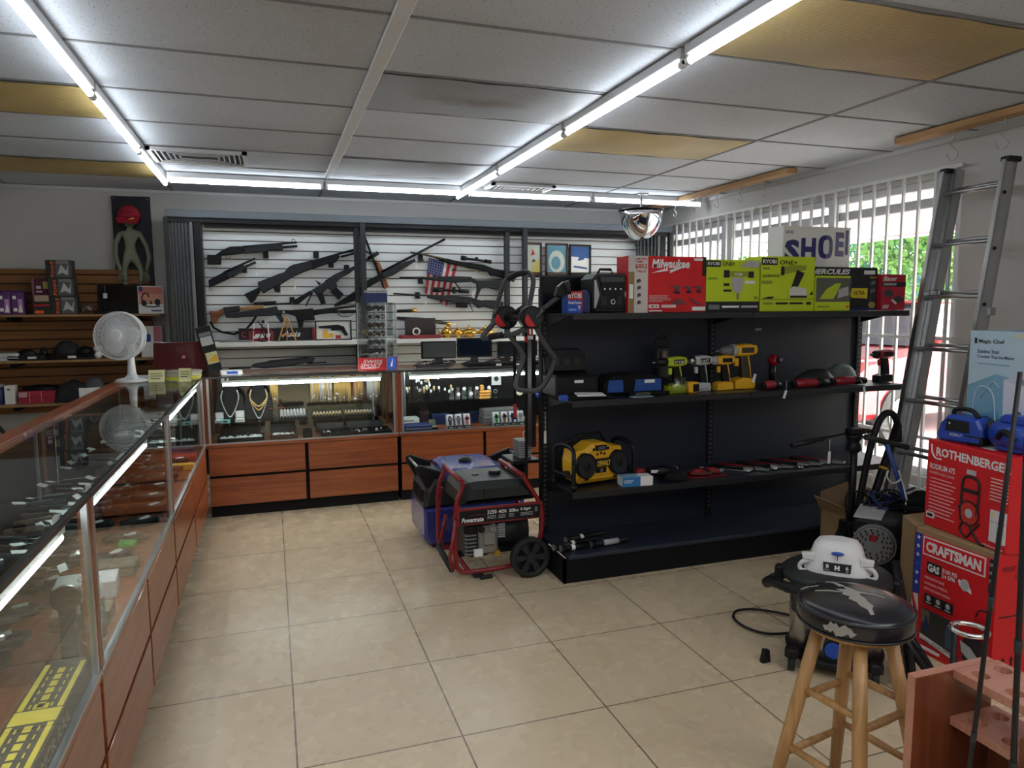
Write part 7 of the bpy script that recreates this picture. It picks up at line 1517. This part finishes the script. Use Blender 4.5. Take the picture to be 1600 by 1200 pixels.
for k, s in enumerate(('PRESSURE WASHER', 'LAVADORA A PRESION', 'NETTOYEUR HAUTE PRESSION')): g_.append(('t', s, .165, .615-k*.045, .42+.04*k, .637-k*.045, mat('pale_red_ink', (.7, .4, .4), .5)))
for k in range(3): g_ += [('r', .175+k*.125, .415, .285+k*.125, .495, INK), ('p', arc(.23+k*.125, .465, .028, 0, 360, 10, .022)[:-1], LGREY), ('r', .195+k*.125, .425, .265+k*.125, .435, LGREY)]
g_ += [('p', [(.93, .955), (1, .955), (1, .70), (.965, .685), (.93, .71)], INK), ('t', '2 YEAR', .935, .90, .995, .925, WS), ('t', '5 YEAR', .935, .84, .995, .865, WS), ('t', '3 YEAR', .935, .78, .995, .805, WS),
 ('r', .155, .125, .60, .365, mat('photo_dark', (.035, .035, .03), .4)), ('r', .155, .25, .26, .365, mat('photo_tan', (.16, .12, .08), .4)), ('p', [(.17, .20), (.22, .33), (.25, .28), (.27, .2)], NAVY), ('p', [(.48, .14), (.47, .28), (.5, .34), (.55, .3), (.56, .15)], mat('photo_blue', (.05, .08, .14), .4)), ('l', [(.25, .22), (.35, .21), (.48, .24)], LGREY, .0015),
 ('p', [(.15, .12), (.15, .16), (.6, .115), (.6, .075)], WS), ('t', 'POWERFUL OUTDOOR CLEANING', .17, .10, .55, .128, INK, .0), ('r', .15, .04, .40, .058, WS)]
g_ += [('p', [(.70, .30), (.76, .34), (.95, .32), (.98, .18), (.90, .10), (.72, .12), (.66, .2)], mat('machine_dark', (.03, .02, .025), .4)), ('p', [(.80, .34), (.97, .34), (.97, .48), (.80, .48)], RED), ('l', [(.80, .48), (.84, .54), (.92, .55), (.97, .5)], INK, .003), ('p', [(.66, .26), (.78, .24), (.88, .18), (.8, .13), (.68, .18)], LGREY), ('p', [(.60, .10), (.72, .16), (.80, .08), (.72, .04)], INK), ('p', [(.63, .10), (.68, .14), (.75, .10), (.70, .07)], RED)]
def cr_extra(m, w, d, h_):
    mm = m.M; m.M = Matrix.Translation((w, 0, 0)) @ Matrix.Rotation(PI/2, 4, 'Z')
    m.quad(0, 0, d, h_, REDC, 0, .001); m.quad(.02, h_*.52, .12, h_*.53, INK, -.001); m.quad(.02, h_*.1, .14, h_*.105, INK, -.001)
    for k in (0, 1): m.poly([(.05+k*.04, h_*.13), (.06+k*.04, h_*.13), (.06+k*.04, h_*.19), (.066+k*.04, h_*.19), (.055+k*.04, h_*.22), (.044+k*.04, h_*.19), (.05+k*.04, h_*.19)], INK, -.001)
    m.text('WEIGHT 70 LBS', .02, h_*.86, .14, h_*.90, INK, -.001); m.text('QTY 1', .08, h_*.80, .13, h_*.835, INK, -.001)
    m.M = mm
    m.prism([(0, 0), (0, .001), (-.002, .001)], 0, .001, CARD)
face_carton('pressure_washer_carton', 'large red and white carton lettered CRAFTSMAN standing on the floor', (2.452, 2.138, 0), ang, .355, .48, .507, CARD, g_, cr_extra)
m = MB(); m.loft([[(2.452, 2.139, 0), (2.53, 2.27, 0), (2.92, 2.27, 0), (2.93, 2.152, 0)], [(2.452, 2.139, .507), (2.53, 2.27, .507), (2.92, 2.27, .507), (2.93, 2.152, .507)]], CARD); m.add([(2.458, 2.146, .44), (2.478, 2.180, .44), (2.478, 2.180, .485), (2.458, 2.146, .485)], [(0, 1, 2, 3)], PAPER)
m.v = [v+Vector((-.001, .004, 0)) for v in m.v]
o = obj('brown_carton', m); tag(o, 'plain brown carton pressed against the left side of the CRAFTSMAN carton', 'carton')
PKI = mat('pale_red_ink', (.7, .4, .4), .5)
g_ = [('t', 'ROTHENBERGER', .12, .83, 1.0, .93, WS, .035), ('l', [(.06, .95), (.07, .86), (.12, .80), (.19, .80)], WS, .0035), ('t', 'RODRUM 475', .05, .67, .37, .735, WS), ('t', 'POWERFUL DRAIN CLEANER', .05, .615, .37, .645, PKI)]
for k in range(11): g_.append(('r', .06, .56-k*.042, .34+.08*((k*5) % 3)/3, .57-k*.042, PKI))
g_ += [('r', .04, .10, .14, .165, WS), ('r', .055, .115, .125, .15, INK), ('r', .52, .72, .62, .77, LGREY),
 ('l', [(.48, .20), (.47, .45), (.48, .64), (.53, .69), (.62, .69), (.67, .64), (.67, .45), (.66, .3)], INK, .005), ('r', .49, .52, .65, .56, INK), ('l', [(.44, .35), (.5, .2), (.47, .10), (.55, .03), (.62, .12), (.7, .22)], INK, .004), ('l', [(.55, .2), (.70, .02), (.76, .01)], INK, .005), ('p', arc(.575, .30, .12, 0, 360, 18, .14)[:-1], INK), ('p', arc(.575, .30, .105, 0, 360, 18, .12)[:-1], mat('drum_red', (.5, .03, .02), .4)), ('p', arc(.575, .30, .045, 0, 360, 12, .05)[:-1], LGREY)]
for k in range(7): g_.append(('r', .80, .74-k*.036, .985, .75-k*.036, PKI))
g_ += [('r', .82, .09, .985, .42, mat('label_white', (.6, .58, .58), .5)), ('r', .82, .30, .985, .305, MGREY), ('r', .9, .09, .903, .3, MGREY), ('p', [(.83, .36), (.86, .36), (.845, .40)], YEL), ('p', arc(.94, .38, .016, 0, 360, 8)[:-1], BS), ('t', 'rothenberger.com', .76, .02, .98, .05, WS, 0)]
def ro_extra(m, w, d, h_):
    mm = m.M; m.M = Matrix.Translation((w, 0, 0)) @ Matrix.Rotation(PI/2, 4, 'Z'); m.quad(.05, h_*.3, .2, h_*.34, PAPER, 0, .001); m.M = mm
    m.box((.12, .05, h_), (.26, .12, h_+.0006), PAPER)
face_carton('drain_cleaner_carton', 'red carton lettered ROTHENBERGER stacked on the CRAFTSMAN carton', (2.507, 2.153, .5085), -PI/2-.13, .388, .34, .352, REDC, g_, ro_extra)
RT = .8625
IB = mat('ice_box_blue', (.18, .36, .50), .4); IP = mat('ice_box_pale', (.42, .55, .65), .4)
g_ = [('r', 0, 0, 1, 1, IB), ('p', [(0, 1), (1, 1), (1, .55), (.3, .62), (0, .5)], IP), ('p', [(0, .2), (.35, .3), (.45, .1), (.3, 0), (0, 0)], mat('ice_box_mid', (.10, .28, .45), .4)), ('t', 'Magic Chef', .10, .88, .38, .925, INK), ('p', [(.05, .885), (.08, .885), (.08, .93), (.05, .94)], INK), ('t', 'Stainless Steel', .09, .80, .33, .835, INKB, .01), ('t', 'Counter Top Ice Maker', .09, .75, .50, .785, INKB, .01), ('r', .10, .70, .45, .71, IB), ('r', .48, .945, .62, .98, mat('tape_cream', (.55, .55, .42), .6)),
 ('p', [(.42, .12), (.78, .0), (.80, .48), (.40, .58)], mat('machine_white', (.60, .62, .72), .4)), ('p', [(.40, .58), (.80, .48), (1.0, .56), (.62, .66)], mat('machine_top', (.50, .52, .66), .4)), ('p', [(.78, .0), (1.0, .15), (1.0, .56), (.80, .48)], mat('machine_side', (.42, .45, .60), .4)), ('p', [(.52, .57), (.70, .53), (.80, .56), (.62, .61)], mat('machine_lid', (.2, .25, .36), .3)), ('r', .52, .22, .60, .32, mat('panel_navy', (.05, .10, .22), .3)),
 ('l', [(.06, .15), (.10, .45), (.20, .5), (.30, .42), (.34, .15)], IP, .003), ('l', [(.16, .4), (.28, .55), (.36, .5)], mat('ice_line', (.3, .42, .5), .4), .003)]
for k in range(8): g_.append(('r', .68, .90-k*.03, .95, .907-k*.03, mat('ice_text', (.3, .42, .52), .5)))
face_carton('ice_maker_carton', 'pale blue ice maker carton with a white machine printed on it', (2.645, 2.105, RT), -PI/2-.10, .40, .20, .435, IB, g_)
o = obj('brown_carton', MB().box((0, 0, 0), (.22, .15, .945), CARD, .003).box((.002, -.001, .86), (.045, 0, .91), INK), None, (2.985, 2.335, 0), (0, 0, -.7)); tag(o, 'small brown carton corner showing between the ladder and the ice maker carton', 'carton')
KB_ = mat('tool_royal_blue', (.01, .05, .36), .35)
t = thing('cordless_inflator', 'blue and black cordless tool base on the red carton, left of two blue tools', 'power tool', (2.565, 2.04, RT+.001), -PI/2+.1)
obj('body', MB().prism([(-.09, .02), (-.075, .0), (.075, .0), (.10, .02), (.09, .065), (.07, .10), (-.045, .105), (-.075, .07)], -.045, .05, KB_, .010), t)
obj('front_grille', MB().prism([(-.05, .045), (.045, .045), (.04, .088), (-.045, .09)], -.052, -.04, BLK, .004), t); obj('carry_handle', MB().tube(smooth_path([(-.05, 0, .10), (-.04, 0, .125), (.02, 0, .127), (.05, 0, .10)], 4), .009, BLK, 8), t)
m = MB(); m.text('KOBALT', -.03, .025, .02, .036, WINK, -.0465); m.quad(.03, .02, .075, .035, BLK, -.045, .003); m.poly(arc(-.03, .075, .004, 0, 360, 8)[:-1], WINK, -.0525); obj('lettering', m, t); obj('battery', MB().box((.035, -.055, .0), (.10, .0, .035), BLK, .006).box((.03, -.056, .012), (.09, -.054, .03), KB_), t)
t = thing('cordless_blower', 'blue cordless tool with grey neck at the right edge, right of two blue tools', 'power tool', (2.555, 1.86, RT+.001), -PI/2-.05)
obj('body', MB().tube([(-.055, .02, .055), (-.03, .0, .06), (.04, 0, .06), (.10, 0, .06)], [.035, .052, .055, .05], KB_, 16), t); obj('neck', MB().tube([(-.16, .07, .075), (-.09, .03, .07), (-.05, .02, .06)], [.028, .026, .032], DGREY, 14), t)
obj('battery', MB().box((-.03, -.03, 0), (.07, .03, .03), KB_, .006), t); obj('handle', MB().tube(smooth_path([(.0, -.05, .05), (.03, -.062, .08), (.07, -.05, .05)], 4), .010, BLK, 8), t); obj('top_block', MB().box((-.02, -.03, .10), (.09, .03, .135), KB_, .01), t)
# ---------------- ladder ----------------
t = thing('aluminium_ladder', 'tall aluminium extension ladder leaning beside the window', 'ladder', (3.35, 2.95, 0))
def lad(y, z, dx=0.): return (.0+.47*z/2.19+dx, y+.10*z/2.19, z)
def rail(y, z0, z1, dx, w, name='side_rail'):
    m = MB(); a, b = Vector(lad(y, z0, dx)), Vector(lad(y, z1, dx)); d = (b-a).normalized(); s = Vector((0, 1, 0)); f = d.cross(s).normalized()
    def bar(o1, o2, p1, p2):
        r = [[e+s*u+f*v for u, v in ((o1, p1), (o2, p1), (o2, p2), (o1, p2))] for e in (a, b)]; m.loft(r, ALU)
    bar(-.006, .0, -w, w); bar(-.006, .026 if y > 0 else .020, -w, -w+.005); bar(-.006, .020, w-.005, w)
    return obj(name, m, t)
YL, YR = .20, -.175
for y in (YL, YR): rail(y, .0, 2.17, 0, .036)
for y in (YL-.03, YR+.03): rail(y, .25, 2.19, .055, .034, 'fly_rail')
for k in range(7):
    z = .245+.300*k
    for dx, yy in ((0, 0), (.055, .03)):
        a, b = Vector(lad(YL-yy, z+dx*.4, dx)), Vector(lad(YR+yy, z+dx*.4, dx)); obj('rung', MB().tube([a, b], .015, ALU, 10, flat=.8), t)
for y in (YL, YR):
    p = lad(y, 2.17, .02); obj('end_cap', MB().box((p[0]-.05, p[1]-.02, 2.165), (p[0]+.045, p[1]+.035, 2.195), BLK, .005), t)
    p = lad(y, 0, 0); obj('foot', MB().box((-.04, y-.03, 0), (.04, y+.03, .05), BLK, .005), t)
for z in (.5, .8, 1.1, 1.4, 1.7, 2.0):
    p = lad(YR, z, -.0); obj('rivet', MB().cyl((p[0]-.01, p[1]-.012, z), (p[0]-.01, p[1]-.006, z), .010, BLK, n=10), t)
for y, z in ((YL-.02, 1.46), (YR+.03, 1.36)): p = lad(y, z, .05); obj('rung_lock', MB().box((p[0]-.03, p[1]-.05, z-.02), (p[0]+.02, p[1]+.01, z+.025), STEEL, .004), t)
def MBM(M_):
    m = MB(); m.M = M_; return m
# ---------------- shop vacuum ----------------
vx, vy = 2.06, 2.14
t = thing('shop_vacuum', 'wet and dry shop vacuum with a white lid and steel drum behind the stool', 'vacuum cleaner', (vx, vy, 0), math.radians(-44))
obj('drum', MB().lathe([(.15, .06), (.166, .07), (.168, .20), (.171, .205), (.171, .212), (.168, .217), (.170, .32), (.165, .33)], mat('drum_steel', (.55, .55, .56), .22, 1), 40), t)
m = MB().lathe([(.10, .03), (.175, .038), (.18, .062), (.16, .072)], BLK, 36)
obj('base_ring', m, t)
for k in range(4):
    a = PI/4+k*PI/2; c = (.205*math.cos(a), .205*math.sin(a)); cs = obj('caster', MB().box((c[0]-.025, c[1]-.025, .05), (c[0]+.025, c[1]+.025, .09), BLK, .008).cyl((c[0]-.012, c[1], .028), (c[0]+.012, c[1], .028), .028, RUB, n=16), t)
obj('lid_ring', MB().lathe([(.17, .325), (.20, .34), (.205, .36), (.19, .372), (.12, .385)], DGREY, 40), t)
VS = Matrix.Translation((0, -.02, 0)) @ Matrix.Diagonal((.72, .72, .80, 1)) @ Matrix.Translation((0, 0, .085))
LW = mat('vacuum_white', (.72, .72, .72), .35)
m = MB(); n = 28; rings = []
for z, a, b in ((.385, .165, .125), (.40, .168, .128), (.42, .155, .118), (.47, .135, .105), (.51, .12, .095), (.535, .10, .08), (.545, .06, .05)):
    rings.append([(a*math.copysign(abs(math.cos(q*2*PI/n))**.75, math.cos(q*2*PI/n)), b*math.copysign(abs(math.sin(q*2*PI/n))**.75, math.sin(q*2*PI/n)), z) for q in range(n)])
m.M = VS; pw = obj('motor_cover', m.loft(rings, LW, True, True), t)
m = MB(); m.M = VS @ Matrix.Translation((0, -.122, .43)) @ Matrix.Rotation(-.12, 4, 'X')
m.prism([(-.065, -.015), (.065, -.015), (.068, .025), (-.068, .025)], -.004, .02, INK, .002); m.text('8', -.055, -.0, -.040, .018, WINK, -.005, .02); m.text('6', .040, -.0, .055, .018, WINK, -.005, .02); m.text('GALLON', -.06, -.010, -.035, -.004, WINK, -.005); m.text('HP', .042, -.010, .055, -.004, WINK, -.005)
m.add([(-.012, -.0056, -.006), (-.004, -.0056, -.006), (-.004, -.0056, .002), (.004, -.0056, .002), (.004, -.0056, -.006), (.012, -.0056, -.006), (.012, -.0056, .016), (.004, -.0056, .016), (.004, -.0056, .008), (-.004, -.0056, .008), (-.004, -.0056, .016), (-.012, -.0056, .016)], [tuple(range(12))], WINK)
obj('badge', m, pw)
m = MB(); m.M = VS; m.sph((0, -.100, .497), (.032, .016, .009), BLUE, 16, 8).box((-.002, -.125, .47), (.002, -.112, .492), BLK); obj('switch', m, pw)
for s in (-1, 1):
    obj('side_handle', MBM(VS).tube(smooth_path([(s*.12, -.06, .44), (s*.165, -.075, .435), (s*.185, -.07, .405), (s*.17, -.07, .385), (s*.13, -.075, .39)], 4), .011, LW, 8).prism([(s*.11, .445), (s*.17, .45), (s*.175, .475), (s*.11, .48)], -.09, -.05, LW, .004), pw)
    obj('latch', MB().box((s*.19, -.06, .31), (s*.225, -.01, .375), BLK, .008), t)
obj('hose_port', MB().cyl((.0, -.16, .13), (0, -.195, .13), .036, BLK, n=20).cyl((0, -.195, .13), (0, -.20, .13), .030, BLUE, n=20), t)
hp = smooth_path([(-.19, .0, .33), (-.25, -.05, .30), (-.22, -.12, .33), (-.12, -.22, .345), (.05, -.25, .33), (.17, -.20, .28), (.21, -.16, .15), (.23, -.14, .05)], 8)
m = MB(); m.tube(hp, [.019+.0025*(i % 2) for i in range(len(hp))], BLK, 10); obj('hose', m, t)
obj('extension_wand', MB().tube([(.20, .05, .42), (.24, -.06, .22), (.26, -.14, .05)], .018, BLK, 10), t)
cp = [(2.173, 2.508, 0.012), (2.134, 2.558, 0.012), (2.06, 2.621, 0.012), (1.987, 2.639, 0.012), (1.933, 2.608, 0.012), (1.903, 2.548, 0.012), (1.908, 2.466, 0.012), (1.954, 2.398, 0.012), (2.048, 2.371, 0.012)]
o = obj('electric_cable', MB().tube(smooth_path(cp, 5), .0055, BLK, 8)); tag(o, 'black cord looped on the floor left of the shop vacuum', 'cord')
o = obj('black_clip', MB().prism([(-.02, 0), (.02, 0), (.014, .05), (-.01, .055)], -.012, .012, BLK, .004), None, (1.80, 2.22, 0)); tag(o, 'small black plug end on the floor beside the shop vacuum', 'plug')
# ---------------- tripod ----------------
t = thing('camera_tripod', 'black tripod with a pan handle behind the shop vacuum', 'tripod', (2.77, 2.80, 0))
obj('centre_column', MB().cyl((0, 0, .24), (0, 0, .70), .017, BLK, n=16), t)
obj('pan_head', MB().lathe([(.02, .66), (.035, .675), (.03, .70), (.022, .715), (.035, .735), (.042, .745), (.03, .755)], BLK, 20).box((-.04, -.03, .755), (.05, .03, .785), BLK, .006).cyl((.03, -.02, .77), (.07, -.03, .77), .010, BLK), t)
obj('pan_handle', MB().tube([(-.02, 0, .765), (-.20, .02, .74), (-.35, .03, .715)], [.006, .007, .009], BLK, 8).tube([(-.18, .018, .742), (-.36, .03, .713)], .013, BLK, 10), t)
obj('leg_collar', MB().prism([(-.05, .22), (.05, .22), (.045, .31), (-.045, .31)], -.04, .04, BLK, .01).box((-.02, -.045, .25), (.02, -.04, .29), LGREY), t)
for a in (math.radians(200), math.radians(320), math.radians(80)):
    obj('leg', MB().tube([(.04*math.cos(a), .04*math.sin(a), .29), (.13*math.cos(a), .13*math.sin(a), .15), (.21*math.cos(a), .21*math.sin(a), .012)], [.018, .015, .012], BLK, 10), t)
o = obj('hanging_tags', MB().tube([(0, 0, 0), (0, 0, -.06)], .0012, PAPER, 4).box((-.008, -.001, -.12), (.008, .001, -.06), PAPER), None, (2.77-.155, 2.80+.0, .735)); tag(o, 'white string tag hanging from the tripod handle', 'tag')
# hose loop, wand and blue pole
q = [(2.921, 2.95, 0.081), (2.962, 2.95, 0.29), (2.994, 2.95, 0.481), (3.028, 2.95, 0.636), (3.073, 2.95, 0.766), (3.122, 2.95, 0.819), (3.176, 2.95, 0.809), (3.211, 2.95, 0.751), (3.222, 2.95, 0.658)]
t = thing('black_hose', 'thick black hose arching above the tripod in front of the window', 'hose', q[0]); t.location = q[0]
pts = [tuple(Vector(p)-Vector(q[0])) for p in q]; obj('hose_tube', MB().tube(smooth_path(pts, 5), .018, BLK, 10), t)
a, b = Vector(q[7])-Vector(q[0]), Vector((2.991, 2.95, 0.162))-Vector(q[0]); b2 = b+(b-a).normalized()*.1; obj('wand', MB().tube([a, (a+b2)/2, b2], [.023, .021, .021], BLK, 12), t); obj('yellow_ring', MB().tube([a+(b2-a)*.33, a+(b2-a)*.35], .0235, YEL, 12), t)
BPX = [(2.655, 2.62, 0.777), (2.92, 2.62, 0.709), (2.782, 2.62, 0.746), (2.95, 2.62, 0.398)]
t = thing('blue_pole', 'blue pole with a grey crossbar handle between the hose and the ladder', 'pole', (BPX[3][0]+.05, 2.62, 0))
ob = Vector(t.location); r_ = [tuple(Vector(p)-ob) for p in BPX]
obj('handle_bar', MB().tube([r_[0], r_[1]], .014, DGREY, 10), t); d = (Vector(r_[3])-Vector(r_[2])); obj('shaft', MB().tube([r_[2], tuple(Vector(r_[2])+d*1.9)], .012, mat('pole_blue', (.02, .06, .25), .4), 10), t); obj('base_foot', MB().tube([tuple(Vector(r_[2])+d*1.9), (float((Vector(r_[2])+d*2.2).x), 0, .012)], .014, BLK, 8), t)
wc = [(2.786, 2.6, 0.609), (2.78, 2.6, 0.578), (2.818, 2.6, 0.544), (2.868, 2.6, 0.562), (2.85, 2.6, 0.604), (2.887, 2.6, 0.522), (2.917, 2.6, 0.439), (2.949, 2.6, 0.388), (2.977, 2.6, 0.401), (2.909, 2.6, 0.44), (2.919, 2.6, 0.352)]
o = obj('white_cable', MB().tube(smooth_path(wc, 4), .0045, PAPER, 6)); tag(o, 'white cable coiled around the blue pole', 'cable')
# open carton, grey bin, motor, cable heap
t = thing('open_carton', 'open brown carton with flaps up, under the tripod head', 'carton', (2.97, 2.93, 0), .25)
m = MB(); w, d_, h_ = .30, .24, .25; m.box((0, 0, 0), (w, d_, .006), CARD)
for a, b in (((0, 0), (w, .006)), ((0, d_-.006), (w, d_)), ((0, 0), (.006, d_)), ((w-.006, 0), (w, d_))): m.box((*a, 0), (*b, h_), CARD)
obj('carton_body', m, t)
for nm, pts in (('flap', [(0, 0, h_), (0, d_, h_), (-.10, d_-.02, h_+.10), (-.08, .02, h_+.06)]), ('flap', [(0, 0, h_), (w, 0, h_), (w-.03, -.04, h_-.10), (.03, -.05, h_-.09)]), ('flap', [(w, 0, h_), (w, d_, h_), (w+.06, d_-.02, h_+.09), (w+.06, .02, h_+.08)]), ('flap', [(0, d_, h_), (w, d_, h_), (w-.02, d_+.02, h_+.12), (.02, d_+.02, h_+.10)])):
    o = obj(nm, MB().add(pts, [(0, 1, 2, 3)], CARD), t); sd = o.modifiers.new('t', 'SOLIDIFY'); sd.thickness = .005
t = thing('grey_bin', 'light grey plastic bin with a yellow-green sticker behind the motor', 'bin', (3.24, 2.80, 0), .2); obj('bin_body', MB().box((-.15, -.12, 0), (.13, .14, .36), mat('bin_grey', (.33, .34, .36), .5), .02), t); obj('sticker', MB().quad(-.09, .28, -.03, .35, mat('sticker_lime', (.55, .62, .02), .6), -.12), t)
t = thing('electric_motor', 'dusty grey electric motor with a round slotted end guard', 'motor', (2.62, 2.50, 0), math.radians(-52))
MG = mat('dusty_grey', (.16, .16, .155), .7, noise=(25, .3)); mz = .30
obj('stand', MB().box((-.08, .0, 0), (.08, .26, .22), BLK, .01), t)
m = MB().cyl((0, -.03, mz), (0, .0, mz), .092, MG, n=32).cyl((0, -.045, mz), (0, -.03, mz), .078, MG, .086, n=32)
for r in (.042, .058, .072):
    n = int(r*260)
    for k in range(n):
        a = k*2*PI/n; m.box((r*math.cos(a)-.003, -.047 if r < .08 else -.034, mz+r*math.sin(a)-.006), (r*math.cos(a)+.003, -.043 if r < .08 else -.0305, mz+r*math.sin(a)+.006), BLK)
obj('end_guard', m, t); obj('housing', MB().cyl((0, 0, mz), (0, .25, mz), .092, BLK, n=28).box((-.10, .02, mz+.02), (.10, .26, mz+.10), BLK, .012), t); obj('top_plate', MB().box((-.10, .03, mz+.10), (.02, .28, mz+.108), LGREY, .002), t); obj('red_badge', MB().quad(-.02, mz+.02, .012, mz+.05, RDD, -.046), t)
rnd = random.Random(12)
base = Vector((2.955, 2.66, 0.371))
for k in range(6):
    pts = [tuple(base+Vector((rnd.uniform(-.20, .10), rnd.uniform(-.05, .08), rnd.uniform(-.02, .12)))) for _ in range(9)]
    o = obj('black_cable', MB().tube(smooth_path(pts, 5), .0055, BLK if k % 3 else NAVY, 6)); tag(o, 'looped cable heaped between the blue pole and the brown carton', 'cable', 'looped cables heaped by the blue pole')
big = [(2.732, 2.72, 0.212), (2.674, 2.72, 0.317), (2.655, 2.72, 0.449), (2.677, 2.72, 0.486), (2.766, 2.72, 0.465), (2.862, 2.72, 0.364), (2.85, 2.72, 0.292), (2.753, 2.72, 0.335), (2.82, 2.72, 0.368), (2.926, 2.72, 0.39), (3.021, 2.72, 0.348), (2.986, 2.72, 0.251)]
o = obj('black_cable', MB().tube(smooth_path(big, 5), .005, BLK, 6)); tag(o, 'large looping black cable around the tripod column', 'cable')
t = thing('cable_crate', 'black tool case under the heap of cables beside the CRAFTSMAN carton', 'case', (2.90, 2.56, 0), -.45); obj('case_body', MB().box((-.02, .0, 0), (.18, .18, .40), BLK, .015), t); obj('lid', MB().box((-.025, -.005, .40), (.185, .185, .43), BLKM, .01), t)
lump('black_gadget', 'black lumpy equipment lying at the top of the cable heap', 'equipment', 2.99, 2.59, .431, .08, .06, .06, BLKM, 31)
t = thing('black_cart', 'black folded cart legs on the floor behind the stool', 'cart', (2.20, 1.88, 0)); obj('leg', MB().tube([(-.06, .04, .22), (-.01, -.0, .12), (.04, -.08, .012)], .014, BLK, 10), t); obj('leg', MB().tube([(-.01, .08, .22), (.04, .03, .12), (.08, -.03, .012)], .014, BLK, 10), t); obj('cross_brace', MB().tube([(-.06, .04, .22), (-.01, .08, .22)], .012, BLK, 8).tube([(-.01, 0, .12), (.04, .03, .12)], .012, BLK, 8), t)
